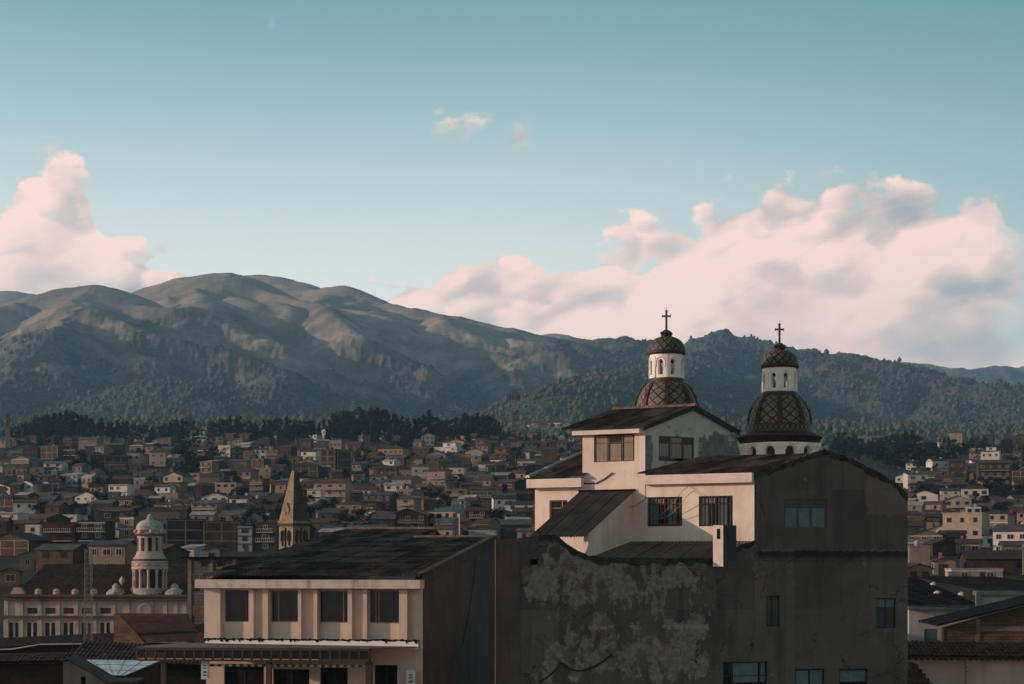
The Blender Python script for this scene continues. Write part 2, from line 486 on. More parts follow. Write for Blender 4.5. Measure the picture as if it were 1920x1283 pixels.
def build_mountains():
    na, nr = 1150, 470
    az = np.linspace(R(-20.5), R(20.5), na)
    rr = 1500 * (7900 / 1500) ** np.linspace(0, 1, nr)
    A, D = np.meshgrid(az, rr)
    X = np.tan(A) * D; Y = D.copy()
    base = ground_rel(X, Y)
    rs = random.Random(21)
    segs = []
    for k, spur, pts in ridge_list():
        P = [Vector(((a - HX) / FPX * d, d, (HY - b) / FPX * d)) for a, b, d in pts]
        for p, q in zip(P, P[1:]):
            segs.append((p, q, k))
        if spur:
            for p, q in zip(P, P[1:]):
                n = max(1, int((q - p).length / 240))
                for j in range(n):
                    s0 = p.lerp(q, (j + rs.random()) / n)
                    ang = rs.uniform(-.75, .75)
                    z = s0.z - rs.uniform(12, 40); cur = Vector((s0.x, s0.y - 40, z))
                    L = rs.uniform(500, 1500); done = 0
                    while done < L:
                        st = rs.uniform(110, 240)
                        ang += rs.uniform(-.35, .35); ang = max(-1.0, min(1.0, ang))
                        nx = Vector((cur.x + math.sin(ang) * st, cur.y - math.cos(ang) * st, cur.z - st * (rs.uniform(.10, .30) if done < 300 else rs.uniform(.22, .5))))
                        if nx.z < 160: break
                        segs.append((cur.copy(), nx.copy(), .62))
                        if rs.random() < .55:
                            a2 = ang + rs.choice((-1, 1)) * rs.uniform(.5, 1.0); c2 = nx.copy()
                            for _ in range(rs.randint(1, 3)):
                                s2 = rs.uniform(90, 170)
                                n2 = Vector((c2.x + math.sin(a2) * s2, c2.y - math.cos(a2) * s2, c2.z - s2 * rs.uniform(.35, .55)))
                                segs.append((c2.copy(), n2.copy(), .66)); c2 = n2
                        cur = nx; done += st
    wx = X + fbm(X / 420, Y / 420, 3, 3) * 70
    wy = Y + fbm(X / 420, Y / 420, 9, 3) * 70
    # keep the crest lines where they are seen
    H = np.full(X.shape, -1e9)
    for p, q, k in segs:
        dx, dy, dz = q.x - p.x, q.y - p.y, q.z - p.z
        l2 = dx * dx + dy * dy
        reach = max(p.z, q.z) / k
        rlo = max(0, np.searchsorted(rr, min(p.y, q.y) - reach)); rhi = min(nr, np.searchsorted(rr, max(p.y, q.y) + reach * .6))
        if rhi <= rlo: continue
        a = wx[rlo:rhi]; b = wy[rlo:rhi]
        if k < .6: a = X[rlo:rhi]; b = Y[rlo:rhi]
        tt = np.clip(((a - p.x) * dx + (b - p.y) * dy) / l2, 0, 1)
        d2 = (a - p.x - tt * dx) ** 2 + (b - p.y - tt * dy) ** 2
        r0 = 55.0 if k < .6 else 26.0
        h = p.z + tt * dz - k * (np.sqrt(d2 + r0 * r0) - r0)
        Hs = H[rlo:rhi]
        # smooth maximum
        w = 9.0
        m = np.maximum(Hs, h); dd = np.abs(Hs - h)
        H[rlo:rhi] = m + np.where(dd < w, (w - dd) ** 2 / (4 * w), 0)
    up = np.clip((H - base) / 250, 0, 1)
    H = np.maximum(H, base)
    rug = np.clip((560 + 300 * np.clip((X / Y - 0.02) / 0.06, 0, 1) - H) / 200, .12, 1)
    H += up * rug * ((fbm(X / 260, Y / 330, 31, 4, True) - .5) * 30 + (fbm(X / 90, Y / 130, 57, 3, True) - .5) * 17)
    # gullies that run down the slopes
    gl = fbm((X + fbm(X / 300, Y / 300, 12, 2) * 120) / 75, Y / 420, 58, 4, True)
    crest = np.clip((np.where(X / Y > .05, 640, 780) - H) / 220, .15, 1)
    H = H - up * rug * crest * np.clip(gl - .05, 0, 1) * 8
    elev = H
    # cover: r = woodland, g = dry grass and fields, b = bare earth
    n1 = fbm(X / 300, Y / 300, 71, 4); n2 = fbm(X / 60, Y / 60, 77, 3)
    right = np.clip((X / Y - 0.02) / 0.06, 0, 1)
    grassline = 470 + 330 * right
    wood = np.clip((grassline - elev) / 300 + .46 + n1 * .9 + n2 * .5, 0, 1)
    wood = np.clip((wood - .15) * 1.25, 0, 1)
    field = np.clip((fbm(X / 110 + 40, Y / 150, 83, 3) - .40) * 6, 0, 1) * np.clip((X / Y + .02) * 12, .25, 1) * np.clip((520 - elev) / 100, 0, 1)
    lowf = ((X / Y > -0.005) & (X / Y < .045) & (Y < 2150) & (Y > 1550)).astype(float)
    field = np.clip(field + lowf * np.clip(fbm(X / 60, Y / 60, 5, 2) * 3 + .75, 0, 1), 0, 1)
    wood = wood * (1 - field)
    tree = np.maximum(0, perlin(X / 11, Y / 19, 91)) * 6 + np.maximum(0, perlin(X / 6.0, Y / 14, 92)) * 4 + perlin(X / 26, Y / 40, 93) * 4
    scrub = perlin(X / 13, Y / 24, 94) * np.clip((640 - H) / 120, .5, 2.6) + np.maximum(0, perlin(X / 7, Y / 15, 95)) * np.clip((600 - H) / 120, 0, 2.4)
    near = np.clip((5600 - Y) / 800, 0.0, 1) * np.clip((Y - 1500) / 1400, .45, 1)
    H = H + near * (wood * tree * np.clip((640 - H) / 200, .4, 1) + (1 - wood) * scrub * up)
    V = np.stack([X, Y, H + CZ], 2)
    cols = np.stack([wood, field, np.clip(n1 * .5 + .5 + n2 * .2, 0, 1), np.ones_like(wood)], 2)
    m = bpy.data.materials.new('hillside'); m.use_nodes = True
    t = NT(m.node_tree); b = m.node_tree.nodes['Principled BSDF']
    b.inputs['Roughness'].default_value = 0.95; b.inputs['Specular IOR Level'].default_value = 0.05
    at = t.n('ShaderNodeAttribute', attribute_name='cover')
    sp = t.n('ShaderNodeSeparateColor'); t.L.new(at.outputs['Color'], sp.inputs[0])
    geo = t.n('ShaderNodeNewGeometry').outputs['Position']
    fn = t.noise(geo, .035, 8, .72); ff = t.noise(geo, .10, 5, .75)
    grass = t.mix(t.mr(fn, .35, .68), (.36, .255, .195), (.20, .15, .122))
    grass = t.mix(t.mr(sp.outputs[2], .3, .75), grass, (.19, .15, .122))
    wood_c = t.mix(t.mr(ff, .36, .64), (.024, .028, .026), (.092, .083, .068))
    c = t.mix(sp.outputs[0], grass, wood_c)
    c = t.mix(sp.outputs[1], c, t.mix(t.mr(fn, .3, .7), (.30, .19, .105), (.15, .125, .07)))
    t.put(b.inputs['Base Color'], c)
    me = grid_mesh('mountains', V, nr, na, m, cols)
    tag(mesh_obj('mountains', me), kind='structure')
    return X, Y, H, wood, az, rr


MX, MY, MH, MW, MAZ, MRR = build_mountains()


def mountain_z(x, y):
    a = np.interp(math.atan2(x, y), MAZ, np.arange(len(MAZ))); r = np.interp(y, MRR, np.arange(len(MRR)))
    return MH[int(round(float(r))), int(round(float(a)))] + CZ


def build_ground():
    ys = np.concatenate([np.linspace(-300, 1180, 300), np.linspace(1185, 1700, 40)])
    us = np.linspace(-1, 1, 260)
    Yg = np.repeat(ys[:, None], len(us), 1)
    Xg = us[None, :] * (np.maximum(Yg, 0) * .42 + 110)
    Z = ground_rel(Xg, Yg) + CZ + np.clip((Yg - 330) / 300, 0, 1) * (fbm(Xg / 30, Yg / 30, 4, 3) * 1.1)
    fb = np.clip((Yg - 1480) / 60, 0, 1)
    Z = Z - fb * 12
    m = bpy.data.materials.new('town_ground'); m.use_nodes = True
    t = NT(m.node_tree); b = m.node_tree.nodes['Principled BSDF']
    b.inputs['Roughness'].default_value = .95; b.inputs['Specular IOR Level'].default_value = .1
    geo = t.n('ShaderNodeNewGeometry').outputs['Position']
    c = t.mix(t.mr(t.noise(geo, .06, 5, .65), .4, .62), (.026, .020, .013), (.058, .040, .028))
    c = t.mix(t.mr(t.noise(geo, .5, 4, .6), .45, .7), c, (.016, .016, .010))
    t.put(b.inputs['Base Color'], c)
    tag(mesh_obj('ground', grid_mesh('ground', np.stack([Xg, Yg, Z], 2), len(ys), len(us), m)), kind='structure')


build_ground()


def build_haze():
    mb = MB()
    mb.box(-5200, 5200, -420, 8400, -2, 1060)
    m = bpy.data.materials.new('haze'); m.use_nodes = True
    nt = m.node_tree; nt.nodes.clear(); t = NT(nt)
    out = t.n('ShaderNodeOutputMaterial'); v = t.n('ShaderNodeVolumePrincipled')
    v.inputs['Color'].default_value = (.46, .75, 1.0, 1)
    v.inputs['Density'].default_value = HAZE
    v.inputs['Anisotropy'].default_value = 0.2
    t.L.new(v.outputs[0], out.inputs['Volume'])
    tag(mb.build('haze', m), kind='stuff')


HAZE = 6.0e-5
build_haze()

# ------------------------------------------------------------------ surfaces of the buildings
PW = material('white_plaster', (.585, .515, .47), .9, .10, .8, dirt=.30, dirtcol=(.34, .28, .24), streak=.36, bump=.15, bscale=5)
PC = material('cream_plaster', (.52, .43, .375), .9, .07, .9, streak=.32, dirtcol=(.27, .215, .18), bump=.12, bscale=6)
FASC = material('stained_fascia', (.50, .44, .38), .9, .12, 2.0, streak=.75, dirtcol=(.16, .13, .11), bump=.1)
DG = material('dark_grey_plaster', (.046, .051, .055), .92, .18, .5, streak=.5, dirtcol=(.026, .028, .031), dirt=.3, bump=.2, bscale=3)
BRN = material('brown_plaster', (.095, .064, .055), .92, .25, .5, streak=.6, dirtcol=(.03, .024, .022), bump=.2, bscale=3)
MOSS = material('mossy_coping', (.036, .035, .033), .95, .5, 2.5, bump=.8, bscale=6)
ROOF = material('dark_fibre_cement', (.092, .070, .065), .92, .40, .9, streak=.55, dirtcol=(.034, .030, .029), dirt=0, spec=.04, objvar=.48)
RUST = material('brown_corrugated', (.105, .080, .076), .7, .28, 1.1, streak=.45, dirtcol=(.05, .034, .030), spec=.4, objvar=.18)
RIDGE = material('ridge_cap_clay', (.15, .085, .070), .85, .3, 2.0, objvar=.2)
FRAMEB = material('brown_window_frame', (.125, .068, .045), .6, .2, 3)
FRAMEL = material('light_window_frame', (.30, .20, .15), .6, .15, 3)
FRAMED = material('dark_frame_and_shade', (.025, .022, .022), .6, .2, 3)
BARS = material('iron_bars', (.060, .036, .028), .6, .25, 5)
BLACKM = material('black_tar_and_shade', (.010, .010, .011), .9, .4, 4, spec=.03)
STEELB = material('brown_steel', (.040, .018, .012), .5, .3, 3, spec=.5)
YEL = material('ochre_strip', (.36, .19, .07), .6, .2, 4)
TEAL = material('teal_paint', (.075, .125, .135), .6, .12, 2)
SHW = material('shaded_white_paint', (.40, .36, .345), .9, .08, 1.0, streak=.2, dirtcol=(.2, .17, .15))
PINK = material('pink_white_limewash', (.42, .34, .31), .95, .10, .8, streak=.3, dirtcol=(.2, .15, .13), dirt=.2, bump=.2)
CURT = material('pale_curtain', (.36, .31, .27), .9, .1, 3)
CURTB = material('blue_curtain', (.10, .145, .155), .9, .15, 3)
BOXW = material('meter_box_white', (.55, .55, .55), .5, .06, 3)
WIRE = material('cable_black', (.02, .02, .02), .6, .1, 3)
WIREG = material('cable_grey', (.16, .15, .14), .6, .1, 3)
METAL = material('zinc_sheet', (.22, .22, .22), .45, .25, 1.5, metal=.4, spec=.5)
STONEW = material('white_painted_stone', (.74, .71, .68), .85, .06, 1.0, streak=.25, dirtcol=(.42, .38, .34), bump=.1)
DKBR = material('dark_glazed_brown', (.034, .017, .012), .55, .35, 2.5, spec=.4)
RIBM = material('red_brown_rib', (.062, .020, .015), .6, .3, 2.5)
CROSSM = material('weathered_cross_iron', (.085, .085, .085), .6, .35, 3, metal=.3)
BRONZE = material('bell_bronze', (.06, .045, .03), .45, .3, 4, metal=.7)


def glass_mat(name, col, rough=.06):
    m = bpy.data.materials.new(name); m.use_nodes = True
    t = NT(m.node_tree); b = m.node_tree.nodes['Principled BSDF']
    geo = t.n('ShaderNodeNewGeometry').outputs['Position']
    t.put(b.inputs['Base Color'], t.mix(t.mr(t.noise(geo, 1.2, 3), .35, .65), tuple(q * .4 for q in col), col))
    b.inputs['Roughness'].default_value = rough
    b.inputs['Specular IOR Level'].default_value = .22
    bp = t.n('ShaderNodeBump'); bp.inputs['Strength'].default_value = .08; bp.inputs['Distance'].default_value = .02
    t.L.new(t.noise(geo, .9, 2), bp.inputs['Height']); t.L.new(bp.outputs[0], b.inputs['Normal'])
    return m


GLASS = glass_mat('window_glass', (.020, .020, .020))
GLASSB = glass_mat('bluish_glass', (.020, .042, .050), .12)


def peeled_plaster():
    """dark cement render flaking off a paler coat in ragged patches"""
    m = bpy.data.materials.new('peeling_render'); m.use_nodes = True
    t = NT(m.node_tree); b = m.node_tree.nodes['Principled BSDF']
    b.inputs['Roughness'].default_value = .95; b.inputs['Specular IOR Level'].default_value = .12
    geo = t.n('ShaderNodeNewGeometry').outputs['Position']
    sp = t.n('ShaderNodeSeparateXYZ'); t.L.new(geo, sp.inputs[0]); x, y, z = sp.outputs
    big = t.noise(t.vm('MULTIPLY', geo, (1, 1, 1.15)), .42, 3, .5)
    mid = t.noise(t.vm('MULTIPLY', geo, (1.25, 1, .75)), 1.7, 10, .68, .3)
    fin = t.noise(geo, 5.0, 6, .6)
    zone = t.m('MULTIPLY', t.mr(x, .2, 1.6), t.mr(x, 10.2, 8.4))
    zone = t.m('MULTIPLY', zone, t.mr(z, CZ - 6.4, CZ - 5.0))
    q = t.m('ADD', t.m('MULTIPLY', big, .55), t.m('MULTIPLY', mid, .75))
    thr = t.m('MULTIPLY_ADD', zone, .170, -.785)
    pe = t.m('ADD', q, thr)
    mask = t.mr(t.m('ADD', pe, t.m('MULTIPLY', t.m('SUBTRACT', fin, .5), .05)), -.004, .008)
    dark = t.mix(t.mr(t.noise(geo, .6, 6, .65), .35, .65), (.092, .073, .065), (.124, .096, .084))
    warm = t.noise(geo, .35, 2, .5)
    dark = t.mix(t.m('MULTIPLY', t.mr(warm, .5, .66), .7), dark, (.108, .080, .066))
    # vertical runs of soot below the openings and the ledge
    st = t.noise(t.vm('MULTIPLY', geo, (1.0, 1.0, .07)), 1.9, 6, .65)
    dark = t.mix(t.m('MULTIPLY', t.mr(st, .50, .72), .55), dark, (.046, .039, .035))
    pale = t.mix(t.mr(fin, .35, .68), (.235, .18, .152), (.140, .110, .096))
    pale = t.mix(t.m('MULTIPLY', t.mr(t.noise(geo, 2.2, 4), .56, .68), .5), pale, (.13, .072, .055))
    # courses of beam and slab that show through
    for zz, h in ((-3.02, .10), (-5.3, .12)):
        bandm = t.m('MULTIPLY', t.m('LESS_THAN', t.m('ABSOLUTE', t.m('ADD', t.m('SUBTRACT', z, CZ + zz), t.m('MULTIPLY', t.m('SUBTRACT', mid, .5), .25))), h), zone)
        pale = t.mix(t.m('MULTIPLY', bandm, .8), pale, (.27, .21, .18))
    # patched panels of render, each with its own tone
    pn = t.n('ShaderNodeTexWhiteNoise', noise_dimensions='2D')
    cx = t.n('ShaderNodeCombineXYZ')
    wob = t.m('MULTIPLY', t.m('SUBTRACT', mid, .5), .22)
    t.L.new(t.m('FLOOR', t.m('DIVIDE', t.m('ADD', x, wob), 1.85)), cx.inputs[0]); t.L.new(t.m('FLOOR', t.m('DIVIDE', t.m('ADD', z, wob), 2.75)), cx.inputs[1])
    t.L.new(cx.outputs[0], pn.inputs['Vector'])
    dark = t.mix(1.0, dark, t.mix(pn.outputs['Value'], (.80, .80, .82), (1.20, 1.16, 1.12)), 'MULTIPLY')
    # chips and a few bricks that show through
    chip = t.m('MULTIPLY', t.mr(t.noise(t.vm('MULTIPLY', geo, (1, 1, .7)), 3.1, 9, .72), .655, .67), .85)
    dark = t.mix(chip, dark, (.20, .155, .13))
    bk = t.n('ShaderNodeTexBrick'); cb = t.n('ShaderNodeCombineXYZ'); t.L.new(x, cb.inputs[0]); t.L.new(z, cb.inputs[1]); t.L.new(cb.outputs[0], bk.inputs['Vector'])
    bk.inputs['Scale'].default_value = 1.0; bk.inputs['Brick Width'].default_value = .34; bk.inputs['Row Height'].default_value = .13; bk.inputs['Mortar Size'].default_value = .016
    t.put(bk.inputs['Color1'], (.155, .085, .062)); t.put(bk.inputs['Color2'], (.115, .068, .052)); t.put(bk.inputs['Mortar'], (.13, .11, .10))
    pale = t.mix(t.m('MULTIPLY', t.mr(t.noise(geo, .8, 5, .6), .56, .60), .8), pale, bk.outputs['Color'])
    c = t.mix(mask, dark, pale)
    # long cracks
    cr = t.n('ShaderNodeTexVoronoi', feature='DISTANCE_TO_EDGE'); cr.inputs['Scale'].default_value = .42
    t.L.new(t.vm('ADD', geo, t.vm('MULTIPLY', t.noise(geo, 1.6, 6, .65, 0, 1), (.9, .9, .9))), cr.inputs['Vector'])
    crm = t.m('MULTIPLY', t.mr(cr.outputs['Distance'], .010, .004), t.mr(t.noise(geo, .5, 2), .50, .56))
    c = t.mix(t.m('MULTIPLY', crm, .75), c, (.018, .016, .015))
    edge = t.m('MULTIPLY', mask, t.mr(pe, .05, .012))
    c = t.mix(t.m('MULTIPLY', edge, .35), c, (.04, .036, .034))
    # black water mark along the floor line of the gable
    lm = t.m('ADD', t.m('SUBTRACT', z, CZ + .42), t.m('MULTIPLY', t.m('SUBTRACT', fin, .5), .35))
    lm = t.m('MULTIPLY', t.m('MULTIPLY', t.mr(lm, .02, -.06), t.mr(lm, -.65, -.12)), t.mr(x, 10.9, 11.3))
    c = t.mix(t.m('MULTIPLY', lm, .8), c, (.016, .015, .015))
    # a patched square of paler render high on the gable
    pq = t.m('MULTIPLY', t.m('MULTIPLY', t.mr(t.m('ADD', x, t.m('MULTIPLY', t.m('SUBTRACT', mid, .5), .8)), 16.4, 16.55), t.mr(t.m('ADD', z, t.m('MULTIPLY', t.m('SUBTRACT', mid, .5), 1.2)), CZ + 2.0, CZ + 2.15)), t.mr(fin, .25, .42))
    c = t.mix(t.m('MULTIPLY', pq, .75), c, (.165, .118, .097))
    t.put(b.inputs['Base Color'], c)
    bp = t.n('ShaderNodeBump'); bp.inputs['Strength'].default_value = .55; bp.inputs['Distance'].default_value = .05
    hgt = t.m('ADD', t.m('MULTIPLY', mask, -.6), t.m('MULTIPLY', t.noise(geo, 7, 5, .7), .35))
    t.L.new(hgt, bp.inputs['Height']); t.L.new(bp.outputs[0], b.inputs['Normal'])
    return m


PEEL = peeled_plaster()


def brick_mat(name, c1, c2, mortar, sc=1.0, uvscale=None):
    m = bpy.data.materials.new(name); m.use_nodes = True
    t = NT(m.node_tree); b = m.node_tree.nodes['Principled BSDF']
    b.inputs['Roughness'].default_value = .92; b.inputs['Specular IOR Level'].default_value = .15
    geo = t.n('ShaderNodeNewGeometry').outputs['Position']
    sp = t.n('ShaderNodeSeparateXYZ'); t.L.new(geo, sp.inputs[0])
    cb = t.n('ShaderNodeCombineXYZ')
    t.L.new(t.m('ADD', sp.outputs[0], t.m('MULTIPLY', sp.outputs[1], .8)), cb.inputs[0]); t.L.new(sp.outputs[2], cb.inputs[1])
    br = t.n('ShaderNodeTexBrick')
    t.L.new(cb.outputs[0], br.inputs['Vector'])
    br.inputs['Scale'].default_value = sc
    br.inputs['Brick Width'].default_value = .42; br.inputs['Row Height'].default_value = .16; br.inputs['Mortar Size'].default_value = .018
    t.put(br.inputs['Color1'], c1); t.put(br.inputs['Color2'], c2); t.put(br.inputs['Mortar'], mortar)
    big = t.noise(geo, .5, 5, .65)
    c = t.mix(t.mr(big, .35, .68), t.mix(1.0, br.outputs['Color'], (.62, .62, .62), 'MULTIPLY'), br.outputs['Color'])
    oi = t.n('ShaderNodeObjectInfo')
    c = t.mix(1.0, c, t.mix(oi.outputs['Random'], (.8, .8, .8), (1.2, 1.15, 1.1)), 'MULTIPLY')
    t.put(b.inputs['Base Color'], c)
    bp = t.n('ShaderNodeBump'); bp.inputs['Strength'].default_value = .5; bp.inputs['Distance'].default_value = .02
    t.L.new(t.m('SUBTRACT', t.noise(geo, 9, 4), br.outputs['Fac']), bp.inputs['Height']); t.L.new(bp.outputs[0], b.inputs['Normal'])
    return m


BRICKO = brick_mat('ochre_brick', (.20, .115, .055), (.13, .072, .036), (.085, .065, .05))
BRICKG = brick_mat('grey_block_masonry', (.21, .165, .135), (.15, .115, .095), (.09, .075, .065), .62)
BRICKD = brick_mat('dark_brick', (.085, .042, .030), (.058, .030, .022), (.05, .035, .03))


def tile_mat(name, c1, c2):
    m = material(name, c1, .85, .4, 1.6, dirt=.5, dirtcol=c2, objvar=.25, bump=.3, bscale=5)
    return m


TILE = tile_mat('old_clay_tile', (.070, .030, .022), (.025, .014, .012))
TILED = tile_mat('dark_clay_tile', (.040, .021, .018), (.016, .011, .010))


# ------------------------------------------------------------------ wall helpers
class Face:
    """an upright wall plane: origin, direction seen from above, inward side"""
    def __init__(s, px, Y, deg, inward):
        s.O = Vector(((px - HX) / FPX * Y, Y)); s.D = Vector((math.cos(R(deg)), math.sin(R(deg))))
        n = Vector((-s.D.y, s.D.x)); s.N = n if n.y * inward > 0 else -n
    def a(s, px):
        k = (px - HX) / FPX
        return (k * s.O.y - s.O.x) / (s.D.x - k * s.D.y)
    def Y(s, px):
        return s.O.y + s.a(px) * s.D.y
    def ac(s, px, py):
        return s.a(px), (HY - py) / FPX * s.Y(px)
    def P(s, a, c, d=0.0):
        q = s.O + s.D * a + s.N * d
        return Vector((q.x, q.y, c + CZ))
    def fr(s, a, b, c):
        return s.P(a, c, b)
    def rect(s, x0, y0, x1, y1):
        a0, a1 = s.a(x0), s.a(x1); Ym = (s.Y(x0) + s.Y(x1)) / 2
        c0, c1 = (HY - y1) / FPX * Ym, (HY - y0) / FPX * Ym
        return (min(a0, a1), max(a0, a1), c0, c1)


def wall(mb, F, prof, c0, holes=(), thick=.25, d0=0.0, mi=0):
    """prof: (a, top) pairs in order of a"""
    pa = [p[0] for p in prof]; pc = [p[1] for p in prof]
    ed = sorted(set([round(v, 5) for v in pa] + [round(v, 5) for h in holes for v in h[:2]]))
    ed = [e for e in ed if pa[0] - 1e-4 <= e <= pa[-1] + 1e-4]
    P = lambda a, c, d: F.P(a, c, d0 + d)
    for e0, e1 in zip(ed, ed[1:]):
        if e1 - e0 < 1e-4: continue
        t0, t1 = float(np.interp(e0 + 1e-4, pa, pc)), float(np.interp(e1 - 1e-4, pa, pc))
        am = (e0 + e1) / 2
        hs = sorted([h for h in holes if h[0] - 1e-4 < am < h[1] + 1e-4], key=lambda h: h[2])
        lo = c0
        segs = []
        for h in hs:
            if h[2] > lo: segs.append((lo, lo, h[2], h[2]))
            lo = h[3]
        segs.append((lo, lo, t0, t1))
        for b0, b1, u0, u1 in segs:
            for d in (0, thick):
                mb.poly([P(e0, b0, d), P(e1, b1, d), P(e1, u1, d), P(e0, u0, d)], mi)
        mb.poly([P(e0, t0, 0), P(e1, t1, 0), P(e1, t1, thick), P(e0, t0, thick)], mi)
    for h in holes:
        a0, a1, b0, b1 = h
        mb.poly([P(a0, b0, 0), P(a1, b0, 0), P(a1, b0, thick), P(a0, b0, thick)], mi)
        mb.poly([P(a0, b1, 0), P(a1, b1, 0), P(a1, b1, thick), P(a0, b1, thick)], mi)
        for a in (a0, a1):
            mb.poly([P(a, b0, 0), P(a, b1, 0), P(a, b1, thick), P(a, b0, thick)], mi)
    for a, c in ((pa[0], pc[0]), (pa[-1], pc[-1])):
        mb.poly([P(a, c0, 0), P(a, c, 0), P(a, c, thick), P(a, c0, thick)], mi)
    return mb


def make_window(parent, F, rect, fm, gm, cols=(.5,), rows=(), depth=.10, fw=.06, name='window', bars=0, curtain=None, sill=None, barmat=None):
    """a window in an opening: frame (part) with panes and bars as sub-parts"""
    a0, a1, c0, c1 = rect
    w, h = a1 - a0, c1 - c0
    mb = MB()
    q = lambda x0, x1, z0, z1, y0, y1: mb.box(x0, x1, y0, y1, z0, z1, 0, F.fr)
    q(a0, a0 + fw, c0, c1, depth, depth + .08); q(a1 - fw, a1, c0, c1, depth, depth + .08)
    q(a0 + fw, a1 - fw, c0, c0 + fw, depth, depth + .08); q(a0 + fw, a1 - fw, c1 - fw, c1, depth, depth + .08)
    xs = [a0 + fw] + [a0 + w * k for k in cols] + [a1 - fw]
    zs = [c0 + fw] + [c0 + h * k for k in rows] + [c1 - fw]
    for x in xs[1:-1]: q(x - fw * .4, x + fw * .4, c0 + fw, c1 - fw, depth + .004, depth + .075)
    for z in zs[1:-1]: q(a0 + fw, a1 - fw, z - fw * .35, z + fw * .35, depth + .008, depth + .07)
    win = mb.build(name, fm, parent)
    for i in range(len(xs) - 1):
        for j in range(len(zs) - 1):
            p = MB()
            p.box(xs[i] + .002, xs[i + 1] - .002, depth + .03, depth + .045, zs[j] + .002, zs[j + 1] - .002, 0, F.fr)
            g = gm[(i + j * 7) % len(gm)] if isinstance(gm, (list, tuple)) else gm
            p.build('pane', g, win)
    if curtain is not None:
        for k, (f0, f1, z0, z1, cm) in enumerate(curtain):
            p = MB(); n = 9
            xa, xb = a0 + w * f0, a0 + w * f1
            for i in range(n):
                u0 = xa + (xb - xa) * i / n; u1 = xa + (xb - xa) * (i + 1) / n
                p.box(u0, u0 + (u1 - u0) * (.55 if cm is CURT else .97), depth + .020 - .006 * (i % 2), depth + .028, c0 + h * z0, c0 + h * z1, 0, F.fr)
            p.build('curtain', cm, win)
    for k in range(bars):
        x = a0 + w * (k + .5) / bars
        p = MB(); p.box(x - .016, x + .016, -.03, .002, c0 + .02, c1 - .02, 0, F.fr)
        p.build('bar', barmat or BARS, win)
    if bars:
        for z in (c0 + h * .06, c0 + h * .76):
            p = MB(); p.box(a0 + .01, a1 - .01, .003, .03, z - .018, z + .018, 0, F.fr); p.build('bar', barmat or BARS, win)
    if sill:
        p = MB(); p.box(a0 - .08, a1 + .08, -.09, .0 - .002, c0 - .09, c0 - .003, 0, F.fr); p.build('sill', sill, win)
    return win


def roof_sheets(parent, name, mat, p00, p10, p01, p11, rows, colsn, waves=6, amp=.028, seed=1, lap=.02, curve=0.0):
    """corrugated sheets from the eave (p00-p10) up to the ridge (p01-p11), each sheet a piece of its own"""
    p00, p10, p01, p11 = map(Vector, (p00, p10, p01, p11))
    nrm = (p10 - p00).cross(p01 - p00).normalized()
    if nrm.z < 0: nrm = -nrm
    rs = random.Random(seed)
    S = lambda u, v: (p00 * (1 - u) + p10 * u) * (1 - v) + (p01 * (1 - u) + p11 * u) * v
    holder = None
    for r in range(rows):
        for c in range(colsn):
            u0, u1 = c / colsn, (c + 1) / colsn + .12 / colsn
            u1 = min(u1, 1.0 + .02 / colsn)
            v0, v1 = r / rows, min(1.0, (r + 1) / rows + .06 / rows)
            n = waves * 6
            dv = rs.uniform(-.035, .035) / rows; lift = rs.uniform(0, .018) + (.006 if c % 2 else 0)
            mb = MB(); k = 0
            rows_v = [v0 + (dv if r else rs.uniform(-.02, .004) / rows), (v0 + v1) / 2, v1]
            for i in range(n + 1):
                u = u0 + (u1 - u0) * i / n
                off = amp * math.cos(2 * math.pi * i / 6)
                for v in rows_v:
                    f = (v - v0) / max(v1 - v0, 1e-6)
                    mb.v.append(S(u, v) + nrm * (off + amp + lift + lap * (1.0 - f)))
            for i in range(n):
                for j in range(2):
                    a = i * 3 + j
                    mb.f.append((a, a + 3, a + 4, a + 1)); mb.mi.append(0)
            # front lip of the sheet
            base = len(mb.v)
            for i in range(n + 1): mb.v.append(mb.v[i * 3] - nrm * .014)
            for i in range(n): mb.f.append((base + i, base + i + 1, i * 3 + 3, i * 3)); mb.mi.append(0)
            if holder is None:
                holder = mb.build(name, mat, parent, smooth=False)
            else:
                mb.build('roof_sheet', mat, holder)
    return holder


def ridge_caps(parent_roof, mat, p, q, n, r=.16, name='ridge_cap'):
    p, q = Vector(p), Vector(q)
    for i in range(n):
        a = p.lerp(q, i / n); b = p.lerp(q, (i + 1.06) / n)
        mb = MB(); d = (b - a).normalized(); s_ = d.cross(Vector((0, 0, 1))).normalized()
        ring = []
        for e, rr in ((a, r), (b, r * .92)):
            ring.append([e + s_ * math.cos(t_) * rr * 1.25 + Vector((0, 0, 1)) * (math.sin(t_) * rr - .03) for t_ in [math.pi * k / 6 for k in range(7)]])
        k = len(mb.v); mb.v.extend(ring[0] + ring[1])
        for j in range(6): mb.f.append((j, j + 1, j + 8, j + 7)); mb.mi.append(0)
        mb.f.append(tuple(range(7))); mb.mi.append(0)
        mb.build(name, mat, parent_roof)


def cable(name, pts, r, mat, label, sag=0.0, group=None):
    P = []
    for p, q in zip(pts, pts[1:]):
        p, q = Vector(p), Vector(q)
        for i in range(10):
            f = i / 10
            v = p.lerp(q, f); v.z -= sag * 4 * f * (1 - f); P.append(v)
    P.append(Vector(pts[-1]))
    mb = MB(); mb.tube(P, r, 5)
    o = mb.build(name, mat)
    return tag(o, label, 'cable', group)


# ================================================================== the grey house on the right (B)
GF = Face(1415, 78.0, 12.0, 1)        # street side: gable and yard wall in one plane
FF = Face(1415, 78.0, -28.0, 1)       # sunlit front behind the yard (a < 0 to the left)


